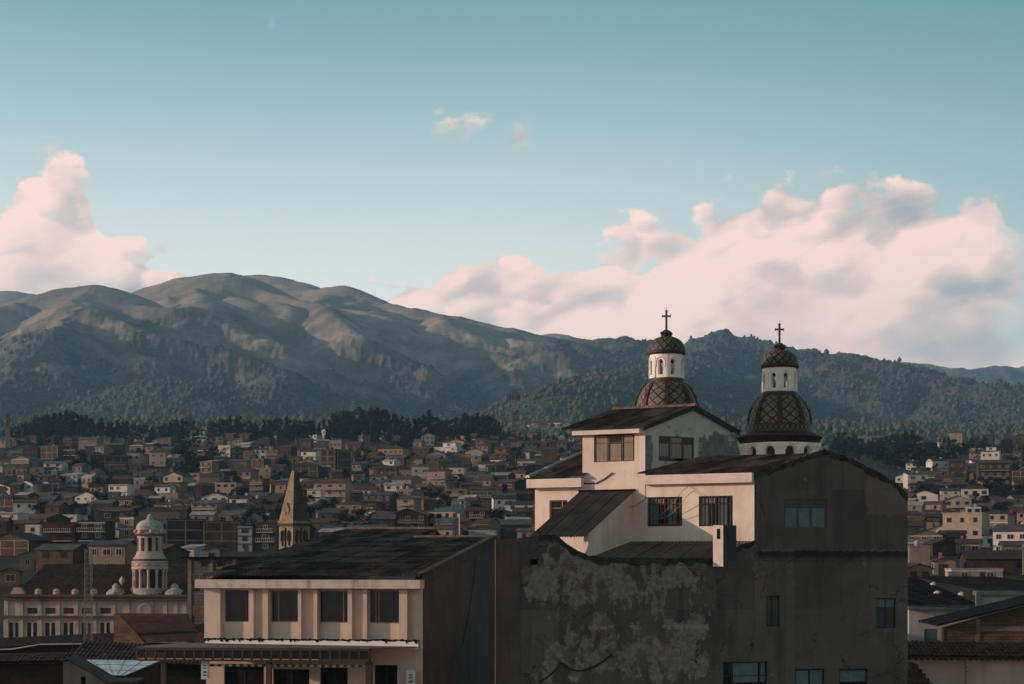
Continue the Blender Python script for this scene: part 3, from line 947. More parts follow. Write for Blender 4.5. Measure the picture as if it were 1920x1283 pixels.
def grey_house():
    root = empty('townhouse', (GF.O.x, GF.O.y, 0))
    tag(root, 'large old townhouse with dark grey peeling street wall, pink-white upper floor and small roof tower', 'house')
    # --- street wall
    prof = [GF.ac(*q) for q in ((932, 1013), (975, 1009), (1010, 1004), (1040, 1004), (1062, 1022), (1085, 1036), (1104, 1044), (1140, 1048), (1335, 1049), (1362, 1034), (1400, 1020), (1414.6, 1015))]
    prof += [GF.ac(*q) for q in ((1415, 889), (1480, 867), (1545, 845), (1590, 859), (1632, 880), (1675, 904), (1702, 930))]
    holes = [GF.rect(1470, 936, 1551, 991), GF.rect(1437, 1117, 1462, 1175), GF.rect(1643, 1122, 1680, 1178), GF.rect(1356, 1241, 1439, 1330),
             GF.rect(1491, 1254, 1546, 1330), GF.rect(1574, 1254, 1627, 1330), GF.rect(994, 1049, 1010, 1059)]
    mb = wall(MB(), GF, prof, -16, holes, .14)
    sw = mb.build('street_wall', PEEL, root)
    # mossy coping that follows the broken top of the wall
    rs = random.Random(3)
    for seg in (prof[2:12], prof[12:]):
        mb = MB(); pts = []
        for (a0, c0), (a1, c1) in zip(seg, seg[1:]):
            n = max(1, int((a1 - a0) / .16))
            pts += [(a0 + (a1 - a0) * i / n, c0 + (c1 - c0) * i / n) for i in range(n)]
        pts.append(seg[-1])
        jit = [(rs.uniform(-.02, .05), rs.uniform(.12, .32)) for _ in pts]
        for (p, j), (q, k) in zip(zip(pts, jit), zip(pts[1:], jit[1:])):
            mb.hexa([GF.P(p[0], p[1] - j[1], -.035), GF.P(q[0], q[1] - k[1], -.035), GF.P(q[0], q[1] - k[1], .34), GF.P(p[0], p[1] - j[1], .34),
                     GF.P(p[0], p[1] + j[0] + .03, -.05), GF.P(q[0], q[1] + k[0] + .03, -.05), GF.P(q[0], q[1] + k[0] + .03, .36), GF.P(p[0], p[1] + j[0] + .03, .36)])
        mb.build('coping', MOSS, root)
    mb = MB(); wall(mb, GF, [GF.ac(929, 1012), GF.ac(974, 1009)], -16, (), .16, d0=-.045)
    tag(mb.build('brown_pilaster', BRN, root), 'brown rendered strip at the end of the peeling wall')
    # windows of the street wall
    w = make_window(root, GF, holes[0], FRAMEB, GLASSB, (.33, .62), (.76,), .06, .05, curtain=[(.04, .30, .04, .70, CURTB), (.36, .60, .05, .70, CURTB), (.66, .95, .05, .70, CURTB)])
    w['label'] = 'wide three-light window with blue curtains in the gable'
    make_window(root, GF, holes[1], FRAMED, GLASS, (.45,), (), .10, .05)
    make_window(root, GF, holes[2], FRAMED, [GLASSB, GLASS], (.5,), (.66,), .10, .05, curtain=[(.04, .96, .70, .97, CURTB)])
    make_window(root, GF, holes[3], FRAMED, GLASS, (.2, .84), (.70,), .10, .05, curtain=[(.24, .80, .56, .97, CURTB), (.86, .96, .56, .97, CURTB)])
    make_window(root, GF, holes[4], FRAMED, GLASS, (.5,), (), .08, .05, curtain=[(.05, .47, .0, .95, CURTB), (.53, .95, .0, .95, CURTB)])
    make_window(root, GF, holes[5], FRAMED, GLASS, (), (.66,), .10, .05, curtain=[(.05, .95, .68, .95, CURTB)])
    mb = MB(); h = holes[6]; mb.box(h[0] - .05, h[1] + .05, .22, .28, h[2] - .05, h[3] + .05, 0, GF.fr); mb.build('hole_dark_back', BLACKM, root)  # black sheet added behind the hole so that it reads dark
    # --- sunlit front
    aL = FF.a(1003)
    h1, h2, h3 = FF.rect(1214, 932, 1279, 987), FF.rect(1310, 930, 1374, 987), FF.rect(1030, 938, 1064, 975)
    ce = FF.ac(1300, 905)[1]
    mb = wall(MB(), FF, [(aL, ce), (0.0 - .02, ce)], -4.3, [h1, h2, h3], .25)
    mb.hexa([FF.P(aL, -16, 0), FF.P(-1.6, -16, 0), FF.P(-1.6, -16, .25), FF.P(aL, -16, .25), FF.P(aL, -4.302, 0), FF.P(-1.6, -4.302, 0), FF.P(-1.6, -4.302, .25), FF.P(aL, -4.302, .25)])
    mb.build('front_wall', PW, root)
    for h in (h1, h2):
        make_window(root, FF, h, FRAMEB, GLASS, (.5,), (.74,), .10, .05, bars=9, curtain=[(.05, .30, .0, .93, CURTB), (.08, .46, .78, .93, CURT), (.56, .80, .0, .93, CURTB)])
    make_window(root, FF, h3, FRAMEL, GLASS, (.66,), (.6,), .10, .05)
    # fascia boards under the eaves
    tw = FF.a(1208)
    mb = MB(); mb.box(tw + .05, 0 - .03, -.30, -.002, ce - .06, ce + .38, 0, FF.fr); mb.build('eave_board', PW, root)
    mb = MB(); mb.box(FF.a(994), FF.a(1096), -.40, -.003, ce - .10, ce + .32, 0, FF.fr); mb.build('eave_board', PW, root)
    # --- main roof, rising from the front to the ridge behind
    pk = GF.ac(1545, 845)
    e0 = FF.P(0.0, ce + .42, -.42); e1 = FF.P(FF.a(1203), ce + .42, -.42)
    r0 = GF.P(pk[0], pk[1] - .14, .22); L = (Vector((e1.x - e0.x, e1.y - e0.y, 0)))
    r1 = Vector((r0.x, r0.y, r0.z)) + L * 1.05
    mr = roof_sheets(root, 'main_roof', ROOF, GF.P(.03, GF.ac(1415, 889)[1] + .02, .05), e1, r0, r1, 3, 8, 6, .03, 11)
    g1 = GF.ac(1632, 880); g2 = GF.ac(1700, 928)
    b0 = GF.P(g1[0], g1[1], .2); b1 = b0 + L * 1.05; c0_ = GF.P(g2[0], g2[1], .2); c1_ = c0_ + L * 1.05
    roof_sheets(root, 'rear_roof', ROOF, b0, b1, r0, r1, 2, 6, 6, .03, 12)
    roof_sheets(root, 'rear_roof', ROOF, c0_, c1_, b0, b1, 2, 6, 6, .03, 13)
    # rake board under the gable edge of the roof
    # left wing roof
    wl0 = FF.P(FF.a(996), ce + .36, -.42); wl1 = FF.P(FF.a(1097), ce + .36, -.42)
    up = Vector((r0.x - FF.P(0, 0, 0).x, r0.y - FF.P(0, 0, 0).y, 0))
    upn = Vector((FF.N.x, FF.N.y, 0)) * 3.6 + Vector((FF.D.x, FF.D.y, 0)) * 1.2 + Vector((0, 0, 1.35))
    lw = roof_sheets(root, 'wing_roof', ROOF, wl1, wl0, wl1 + upn, wl0 + upn, 2, 4, 6, .03, 14)
    ridge_caps(lw, METAL, wl0 + Vector((0, 0, .06)), wl0 + upn + Vector((0, 0, .06)), 3, .13, 'rake_cap')
    # end wall of the wing and back walls, closed for other views
    mb = MB()
    EL = FF.P(aL, 0, 0); bk = Vector((FF.N.x, FF.N.y, 0))
    for z0, z1 in ((-16, ce),):
        mb.poly([FF.P(aL, z0, .002), FF.P(aL, z0, 7), FF.P(aL, z1 + 1.1, 7), FF.P(aL, z1, .002)])
        rr = GF.P(g2[0], 0, .28); q = FF.P(aL, 0, 7)
        mb.poly([Vector((rr.x, rr.y, z0 + CZ)), Vector((q.x, q.y, z0 + CZ)), Vector((q.x, q.y, z1 + CZ - .6)), Vector((rr.x, rr.y, z1 + CZ - .6))])
    mb.build('rear_wall', PW, root)
    # --- the roof tower
    TS = Face(1210, FF.Y(1210), 35.0, 1)
    tb = 2.0
    te = TS.ac(1211, 799)[1]
    aT0, aT1 = FF.a(1093), FF.a(1210)
    ht = FF.rect(1114, 815, 1190, 866)
    mb = wall(MB(), FF, [(aT0, te), (aT1, te)], tb + .8, [ht], .2, d0=-.025)
    mb.build('tower_front_wall', PW, root)
    make_window(root, FF, ht, FRAMEB, GLASS, (.36, .70), (.70,), .03, .05, curtain=[(.03, .33, .0, .97, CURT), (.40, .67, .02, .66, CURT), (.74, .96, .0, .97, CURT)])
    hs = TS.rect(1235, 819, 1302, 866)
    pr = [TS.ac(*q) for q in ((1210.5, 797), (1295, 765), (1370, 807))]
    mb = wall(MB(), TS, pr, tb, [hs], .2)
    mb.build('tower_side_wall', TOWERSIDE, root)
    make_window(root, TS, hs, FRAMEB, GLASS, (.33, .70), (.72,), .05, .05, curtain=[(.03, .30, .2, .70, CURT), (.36, .67, .15, .70, CURT), (.73, .96, .15, .70, CURT), (.36, .67, .76, .96, CURT)])
    p0 = TS.P(pr[2][0], 0, .05); uL = Vector((-FF.D.x, -FF.D.y, 0)); Lt = aT1 - aT0
    mb = MB()
    A = TS.P(0, 0, .05)
    cs = [Vector((A.x, A.y, 0)) + uL * Lt, Vector((p0.x, p0.y, 0)) + uL * Lt, Vector((p0.x, p0.y, 0))]
    for s0, s1 in zip(cs, cs[1:]):
        mb.poly([s0 + Vector((0, 0, tb + CZ)), s1 + Vector((0, 0, tb + CZ)), s1 + Vector((0, 0, te + CZ - .1)), s0 + Vector((0, 0, te + CZ - .1))])
    mb.build('tower_rear_wall', PW, root)
    v3 = Vector((TS.D.x, TS.D.y, 0)); O3 = Vector((A.x, A.y, CZ))
    TP = lambda u, v, c: O3 + uL * u + v3 * v + Vector((0, 0, c))
    va, ca = pr[1]; vb, cb = pr[2]
    sl = (ca - te) / va
    tr = roof_sheets(root, 'tower_roof', ROOF, TP(-.30, -.42, te - .10), TP(Lt + .75, -.42, te - .10), TP(-.30, va, ca + .05), TP(Lt + .75, va, ca + .05), 2, 6, 6, .03, 15)
    roof_sheets(root, 'tower_roof', ROOF, TP(-.30, vb + .35, cb - .10), TP(Lt + .75, vb + .35, cb - .10), TP(-.30, va, ca + .05), TP(Lt + .75, va, ca + .05), 2, 6, 6, .03, 16)
    ridge_caps(tr, RIDGE, TP(-.32, va, ca + .10), TP(Lt + .78, va, ca + .10), 9, .15)
    mb = MB(); mb.box(0, 0, 0, 0, 0, 0) if 0 else None
    mb.hexa([TP(-.05, -.40, te - .34), TP(Lt + .2, -.40, te - .34), TP(Lt + .2, -.01, te - .34), TP(-.05, -.01, te - .34),
             TP(-.05, -.40, te - .14), TP(Lt + .2, -.40, te - .14), TP(Lt + .2, -.01, te - .14), TP(-.05, -.01, te - .14)])
    mb.build('tower_eave_board', PW, root)
    mb = MB()
    for v0, c0, v1, c1 in ((-.40, te - .10, va, ca + .05), (va, ca + .05, vb + .33, cb - .10)):
        mb.hexa([TP(-.28, v0, c0 - .14), TP(-.22, v0, c0 - .14), TP(-.22, v1, c1 - .14), TP(-.28, v1, c1 - .14), TP(-.28, v0, c0), TP(-.22, v0, c0), TP(-.22, v1, c1), TP(-.28, v1, c1)])
    mb.build('rake_board', FRAMED, root)
    # --- lean-to with its steep brown roof
    t1, t0 = FF.a(1190), FF.a(1090)
    ct = FF.ac(1140, 923)[1]
    OUT = -5.35
    cbm = 45 / FPX * 76.2
    lr = roof_sheets(root, 'lean_to_roof', RUST, FF.P(t1, cbm - .1, OUT), FF.P(t0, cbm - .1, OUT), FF.P(t1, ct, -.03), FF.P(t0, ct, -.03), 2, 4, 6, .035, 17)
    mb = MB(); mb.box(t0 - .1, t1 + .06, -.14, -.028, ct + .03, ct + .12, 0, FF.fr); mb.build('flashing', BLACKM, lr)
    mb = MB()
    q0, q1 = t1 - .12, t1 - .35
    mb.poly([FF.P(q0, -16, -.002), FF.P(q0, -16, OUT + .5), FF.P(q0, cbm + .12, OUT + .5), FF.P(q0, ct - .06, -.002)])
    mb.poly([FF.P(q1, -16, -.002), FF.P(q1, -16, OUT + .5), FF.P(q1, cbm + .12, OUT + .5), FF.P(q1, ct - .06, -.002)])
    mb.poly([FF.P(q0, -16, OUT + .5), FF.P(q1, -16, OUT + .5), FF.P(q1, cbm + .12, OUT + .5), FF.P(q0, cbm + .12, OUT + .5)])
    mb.build('lean_to_wall', PW, root)
    # --- roof over the yard
    y0, y1 = FF.P(FF.a(1180), .82, -.03), FF.P(-.15, .82, -.03)
    z0, z1 = GF.P(GF.a(1100), .02, .33), GF.P(GF.a(1400), .02, .33)
    roof_sheets(root, 'yard_roof', RUST, z0, z1, y0, y1, 1, 7, 6, .03, 18)
    # --- chimney on the yard wall
    ch = Face(1356, 76.75, -28.0, 1)
    mb = MB(); top, bot = 65 / FPX * 76.7, -.3
    c2 = Vector((GF.D.x, GF.D.y, 0)) * .62
    a_, b_ = ch.a(1337), 0
    base = [ch.P(a_, bot, 0), ch.P(b_, bot, 0), ch.P(b_, bot, 0) + c2, ch.P(a_, bot, 0) + c2]
    hi = [p + Vector((0, 0, top - bot)) for p in base]
    mb.hexa(base + hi)
    mb.f.pop(3); mb.mi.pop(3)
    cho = mb.build('chimney', PW, root)
    m2 = MB(); m2.poly([base[1] + Vector((.004, 0, 0)), base[2] + Vector((.004, -.004, 0)), hi[2] + Vector((.004, -.004, 0)), hi[1] + Vector((.004, 0, 0))]); m2.build('shaded_side', DG, cho)  # dark sheet on the side turned from the sun, shade in its colour
    m2 = MB(); m2.box(a_ * .62, a_ * .30, -.012, -.004, top - .62, top - .15, 0, ch.fr); m2.build('flue_dark_plate', BLACKM, cho)  # flat black plate standing in for the dark of the flue slot
    return root, TS, pr


def tower_side_material():
    """pale limewash over grey cement patches that run down from cracks"""
    m = bpy.data.materials.new('cracked_limewash'); m.use_nodes = True
    t = NT(m.node_tree); b = m.node_tree.nodes['Principled BSDF']; b.inputs['Roughness'].default_value = .95; b.inputs['Specular IOR Level'].default_value = .1
    geo = t.n('ShaderNodeNewGeometry').outputs['Position']
    sp = t.n('ShaderNodeSeparateXYZ'); t.L.new(geo, sp.inputs[0]); x, y, z = sp.outputs
    n = t.noise(t.vm('MULTIPLY', geo, (1.2, 1.2, .9)), 1.0, 7, .6)
    zz = t.m('SUBTRACT', z, CZ)
    side = t.mr(t.m('ADD', x, t.m('MULTIPLY', zz, -.55)), 5.4, 7.2)
    low = t.mr(zz, 6.7, 5.3)
    lo = t.m('MULTIPLY', low, t.m('MAXIMUM', side, t.mr(x, 6.9, 6.3)))
    q = t.m('ADD', n, t.m('MULTIPLY', lo, .36))
    patch = t.mr(q, .645, .66)
    c = t.mix(t.mr(t.noise(geo, 2, 4), .3, .7), (.50, .43, .39), (.44, .37, .335))
    c = t.mix(patch, c, t.mix(t.mr(t.noise(geo, 3, 5), .35, .65), (.21, .185, .17), (.15, .135, .125)))
    c = t.mix(t.m('MULTIPLY', t.mr(t.m('ABSOLUTE', t.m('SUBTRACT', q, .635)), .012, .003), .7), c, (.12, .10, .09))
    t.put(b.inputs['Base Color'], c)
    bp = t.n('ShaderNodeBump'); bp.inputs['Strength'].default_value = .5; bp.inputs['Distance'].default_value = .04
    t.L.new(t.m('SUBTRACT', t.m('MULTIPLY', t.noise(geo, 8, 4), .3), patch), bp.inputs['Height']); t.L.new(bp.outputs[0], b.inputs['Normal'])
    return m


TOWERSIDE = tower_side_material()
BH, TSF, TPR = grey_house()

# cables and an aerial by the tower
pA = TSF.P(TSF.a(1369), 243 / FPX * 82.6, -.1)
cable('hanging_cable', [pA, FF.P(FF.a(1290), 128 / FPX * 79.6, -.7), FF.P(FF.a(1216), 72 / FPX * 80.6, -.1)], .014, WIREG, 'pale cable slung from the tower corner down across the barred window', .25)
cable('hanging_cable', [pA + Vector((0, 0, -.1)), FF.P(FF.a(1300), 118 / FPX * 79.6, -.8), FF.P(FF.a(1220), 78 / FPX * 80.6, -.1)], .012, WIREG, 'second thin cable from the tower corner to the barred window', .4)
cable('slack_cable', [FF.P(FF.a(1214), 118 / FPX * 80.6, -.06), FF.P(FF.a(1180), 98 / FPX * 81, -.2), FF.P(FF.a(1142), 92 / FPX * 81.5, -2.2)], .012, WIRE, 'thin dark wire from the white front to the brown lean-to roof', .12)
cable('wall_crack_cable', [FF.P(FF.a(1093), 142 / FPX * 82.9, -.06), FF.P(FF.a(1118), 142 / FPX * 82.4, -.06), FF.P(FF.a(1134), 150 / FPX * 82.2, -.06), FF.P(FF.a(1150), 162 / FPX * 82, -.08)], .03, WIRE, 'black bent pipe stub sticking to the white tower front')
cable('wall_hose', [GF.P(GF.a(1010), -190 / FPX * 76.2 - .9, -.05), GF.P(GF.a(1052), -190 / FPX * 76.3 - .05, -.05), GF.P(GF.a(1090), -190 / FPX * 76.3 - .42, -.05), GF.P(GF.a(1146), -178 / FPX * 76.4, -.05)], .035, WIRE, 'black hose looped along the foot of the peeling grey wall', .12)


def aerial(name, base, h, arms, label):
    root = empty(name, base); tag(root, label, 'antenna')
    mb = MB(); mb.tube([Vector(base), Vector(base) + Vector((0, 0, h))], .022, 6); mb.build('mast', WIRE, root)
    for z, l, tilt in arms:
        mb = MB(); c = Vector(base) + Vector((0, 0, z)); d = Vector((math.cos(tilt), math.sin(tilt), 0))
        mb.bar(c - d * l * .5, c + d * l * .5, .025)
        n = Vector((-d.y, d.x, 0))
        for k in range(5):
            q = c + d * (l * (k / 4 - .5)); mb.bar(q - n * .35, q + n * .35, .014)
        mb.build('boom', WIRE, root)


aerial('roof_aerial', TSF.P(TSF.a(1369), 4.6, .3), 2.95, [(1.75, .95, .5), (1.45, .6, -.3), (1.2, .5, .9), (.85, .7, .2)], 'thin roof aerial with several booms behind the small roof tower')

# ================================================================== the long hall with the black roof (A)
AF = Face(790, 80.0, -10.0, 1)
AS = Face(790, 80.0, 80.4, 1)


def long_hall():
    root = empty('hall_building', (AF.O.x, AF.O.y, 0))
    tag(root, 'cream hall with finned front, four dark windows and a broad black corrugated roof', 'hall')
    wins = [AF.rect(*q) for q in ((421, 1107, 470, 1166), (507, 1107, 561, 1167), (598, 1107, 654, 1168), (692, 1106, 750, 1169))]
    low = [AF.rect(*q) for q in ((420, 1250, 495, 1420), (512, 1255, 580, 1420), (600, 1252, 652, 1420), (702, 1247, 745, 1420))]
    cT = AF.ac(590, 1100)[1]
    a0 = AF.a(387)
    mb = wall(MB(), AF, [(a0, cT), (0, cT)], -16, wins + low, .3)
    mb.build('front_wall', PC, root)
    for k, (r, c) in enumerate(zip(wins, ((.80,), (.26,), (.80,), (.20, .30)))):
        make_window(root, AF, r, FRAMEL if k else FRAMEB, GLASS, c, (), .12, .05)
    # the pale lamp shade that stands behind the last window is seen against the glass
    for r in low:
        make_window(root, AF, r, FRAMED, GLASS, (.5,), (), .15, .05, name='shop_window')
    for x0, x1 in ((387, 417), (470, 479), (496, 506), (562, 568), (591, 598), (655, 663), (683, 691), (751, 766)):
        mb = MB(); mb.box(AF.a(x0), AF.a(x1), -.30, -.002, AF.ac(590, 1199)[1], cT - .02, 0, AF.fr); mb.build('fin', PC, root)
    mb = MB(); mb.box(AF.a(374), AF.a(793), -.62, .28, AF.ac(590, 1103)[1], AF.ac(590, 1087)[1], 0, AF.fr); mb.build('fascia_beam', FASC, root)
    # white upstand with a ragged line of tar
    mb = MB(); cw0, cw1 = AF.ac(590, 1211)[1], AF.ac(590, 1200)[1]
    mb.box(AF.a(389), AF.a(787), -.33, -.302, cw0 - .1, cw1, 0, AF.fr); mb.build('white_upstand', STONEW, root)
    rs = random.Random(9); mb = MB(); n = 150; aa = [a0 + (0 - a0) * i / n for i in range(n + 1)]
    jj = [(rs.uniform(-.05, .015) - (.10 if rs.random() < .06 else 0), rs.uniform(.03, .09)) for _ in aa]
    for i in range(n):
        mb.hexa([AF.P(aa[i], cw1 + jj[i][0], -.35), AF.P(aa[i + 1], cw1 + jj[i + 1][0], -.35), AF.P(aa[i + 1], cw1 + jj[i + 1][0], -.29), AF.P(aa[i], cw1 + jj[i][0], -.29),
                 AF.P(aa[i], cw1 + jj[i][1], -.35), AF.P(aa[i + 1], cw1 + jj[i + 1][1], -.35), AF.P(aa[i + 1], cw1 + jj[i + 1][1], -.29), AF.P(aa[i], cw1 + jj[i][1], -.29)])
    mb.build('tar_line', BLACKM, root)
    # roof
    ze = AF.ac(590, 1084)[1]
    Ld, Rd = 26.0, 20.2
    dr = Vector((AS.D.x, AS.D.y, 0))
    E1 = AF.P(AF.a(793), ze, -.45); E0 = AF.P(AF.a(386), ze, -.45)
    EM = E1.lerp(E0, .46)
    sl = .1035
    up = lambda p, d: p + dr * d + Vector((0, 0, sl * d))
    rA = roof_sheets(root, 'roof', ROOF, E1, EM, up(E1, Rd), up(EM, Rd), 7, 5, 6, .05, 31, .075)
    roof_sheets(root, 'roof', ROOF, EM, E0, up(EM, Ld), up(E0, Ld), 9, 6, 6, .05, 32, .075)
    ridge_caps(rA, RIDGE, up(E1, Rd) + Vector((0, 0, .08)), up(EM, Rd) + Vector((0, 0, .08)), 8, .17)
    ridge_caps(rA, RIDGE, up(EM, Ld) + Vector((0, 0, .08)), up(E0, Ld) + Vector((0, 0, .08)), 9, .19)
    # far slopes
    dn = lambda p, d0, d: p + dr * (d0 + d) + Vector((0, 0, sl * d0 - .2 * d))
    roof_sheets(root, 'rear_roof', ROOF, dn(E1, Rd, 6), dn(EM, Rd, 6), up(E1, Rd), up(EM, Rd), 2, 4, 6, .03, 33)
    roof_sheets(root, 'rear_roof', ROOF, dn(EM, Ld, 6), dn(E0, Ld, 6), up(EM, Ld), up(E0, Ld), 2, 4, 6, .03, 34)
    # gable step between the two ridges
    mb = MB(); q0, q1, q2 = up(EM, Rd), up(EM, Ld), dn(EM, Rd, 6)
    mb.poly([q0 + Vector((.02, 0, 0)), q2 + Vector((.02, 0, 0)), q1 + Vector((.02, 0, 0))]); mb.build('step_gable', BRN, root)
    # side wall with its raking parapet
    mb = MB(); ln = Rd - .4; pz = ze + .05
    for d0, d1, zz, m_ in ((0.0, .26, .0, 0),):
        mb.hexa([AS.P(.33, -16, d0), AS.P(ln, -16, d0), AS.P(ln, -16, d1), AS.P(.33, -16, d1), AS.P(.33, pz + .1, d0), AS.P(ln, pz + sl * ln + .1, d0), AS.P(ln, pz + sl * ln + .1, d1), AS.P(.33, pz + .1, d1)])
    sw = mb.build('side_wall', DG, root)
    mb = MB()
    s = -.04 if AS.N.x < 0 else .04
    mb.hexa([AS.P(.02, pz - .45, -.05), AS.P(ln, pz + sl * ln - .45, -.05), AS.P(ln, pz + sl * ln - .45, .3), AS.P(.02, pz - .45, .3), AS.P(.02, pz + .16, -.05), AS.P(ln, pz + sl * ln + .2, -.05), AS.P(ln, pz + sl * ln + .2, .3), AS.P(.02, pz + .16, .3)])
    mb.build('side_parapet', MOSS, root)
    mb = MB(); e0 = AF.P(a0, 0, .05); b0 = e0 + dr * (Ld + 5)
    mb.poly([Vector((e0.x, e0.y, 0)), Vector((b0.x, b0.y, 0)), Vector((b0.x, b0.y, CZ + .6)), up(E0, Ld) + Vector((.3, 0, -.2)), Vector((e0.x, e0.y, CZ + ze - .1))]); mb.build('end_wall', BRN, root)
    return root, (E0, E1, EM, up, Ld, Rd)


AH, AR = long_hall()
for k, (x0, x1) in enumerate(((868, 884), (880, 902))):
    pass
cable('wall_cable', [AS.P(14, .9, -.03), AS.P(12, -2.2, -.03), AS.P(9.5, -4.6, -.03), AS.P(4, -5.4, -.03)], .02, WIRE, 'black cable hanging in a curve down the dark side wall of the hall', .2)


def canopy():
    """steel porch roof in front of the hall"""
    root = empty('porch_canopy', AF.P(AF.a(520), -16, -3.4))
    tag(root, 'brown steel porch canopy with truss front below the cream hall', 'canopy')
    cz = -162 / FPX * 79
    CF = Face(690, 77.6, -6.0, 1)
    aL, aR = CF.a(256), CF.a(692)
    zt, zb = CF.ac(690, 1215)[1], CF.ac(690, 1240)[1]
    mb = MB(); bL, bR = AF.P(AF.a(340), AF.ac(590, 1207)[1], -.36), AF.P(AF.a(785), AF.ac(590, 1210)[1], -.36)
    f = [CF.P(aL, zt, 0), CF.P(aR, zt, 0), bR, bL]
    mb.hexa([p - Vector((0, 0, .05)) for p in f] + f); mb.build('roof_sheet', RUST, root)
    for z, h, m_, n_ in ((zt - .11, .09, STEELB, 'top_chord'), (zb + .02, .14, STEELB, 'bottom_chord')):
        mb = MB(); mb.box(aL, aR, 0, .10, z - h / 2, z + h / 2, 0, CF.fr); mb.build(n_, m_, root)
    mb = MB(); mb.box(aL + .3, aR, .35, .40, zb - .05, zt - .06, 0, CF.fr); mb.build('dark_backing', STEELB, root)  # brown panel added so the shaded space behind the truss stays dark
    n = 24
    for i in range(n + 1):
        a = aL + (aR - aL) * i / n
        mb = MB(); mb.box(a - .035, a + .035, .003, .09, zb + .08, zt - .155, 0, CF.fr); mb.build('strut', STEELB, root)
        if i < n - 5:
            mb = MB(); w = (aR - aL) / n; mb.box(a + .06, a + w - .06, -.03, -.003, zb + .03, zb + .085, 0, CF.fr); mb.build('ochre_strip', YEL, root)
    for px, m_, wd in ((304, STEELB, .22), (502, STEELB, .24), (690, STEELB, .28)):
        a = CF.a(px); mb = MB(); mb.box(a - wd / 2, a + wd / 2, .12, .12 + wd, -16, zb - .055, 0, CF.fr); mb.build('post', m_, root)
    mb = MB(); mb.box(CF.a(378), aR - .1, .5, .6, zb - .32, zb - .2, 0, CF.fr); mb.build('lamp_rail', STEELB, root)
    for i in range(22):
        a = CF.a(378) + (aR - CF.a(378)) * (i + .3) / 22.5
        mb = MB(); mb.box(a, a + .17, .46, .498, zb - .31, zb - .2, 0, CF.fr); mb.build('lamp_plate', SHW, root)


canopy()
for (px, py0, py1, w, lab) in ((384, 1240, 1274, .34, 'slim white electricity meter box beside the porch post'), (770, 1257, 1292, .42, 'white electricity meter box at the corner of the cream hall')):
    p = W(px, py1, 79.2 if px > 500 else 78.6)
    root = empty('meter_box', p); tag(root, lab, 'meter box')
    h = (py1 - py0) / FPX * 79
    mb = MB(); mb.box(p.x - w / 2, p.x + w / 2, p.y, p.y + .22, p.z, p.z + h); mb.build('case', BOXW, root)
    for k, (z0, z1) in enumerate(((.72, .78), (.58, .64), (.36, .44), (.2, .26))):
        mb = MB(); mb.box(p.x - w * .22, p.x + w * .22, p.y - .012, p.y - .002, p.z + h * z0, p.z + h * z1); mb.build('dial', RUST if k < 2 else FRAMED, root)

# ================================================================== satellite dish behind the hall
def dish():
    c = W(856, 953, 112)
    root = empty('satellite_dish', (c.x + .2, c.y, CZ - 2)); tag(root, 'grey satellite dish on a pole above the black roof ridge', 'satellite dish')
    mb = MB(); prof = [(0.0, 0), (.12, .008), (.25, .035), (.38, .085), (.50, .15), (.515, .15), (.5, .13), (.38, .06), (.25, .012), (.0, -.02)]
    seg = 24; M = Matrix.Rotation(R(35), 4, 'Z') @ Matrix.Rotation(R(62), 4, 'X')
    mb.lathe(prof, (0, 0, 0), seg, capt=False)
    mb.v = [c + (M @ v) for v in mb.v]
    mb.build('reflector', METAL, root, smooth=True)
    mb = MB(); mb.tube([Vector((c.x + .2, c.y + .1, CZ - 2)), Vector((c.x + .2, c.y + .1, c.z))], .05, 8); mb.build('pole', METAL, root)
    ax = (M @ Vector((0, 0, 1))).normalized()
    mb = MB(); e = c + ax * .55
    for s_ in (0, 2.1, 4.2):
        mb.tube([c + (M @ Vector((.46 * math.sin(s_), -.46 * math.cos(s_), .13))), e], .012, 5)
    mb.build('feed_arm', METAL, root)
    mb = MB(); mb.lathe([(.05, 0), (.06, .05), (.05, .1)], tuple(e), 10, capb=True); mb.build('feed_horn', BOXW, root)


dish()

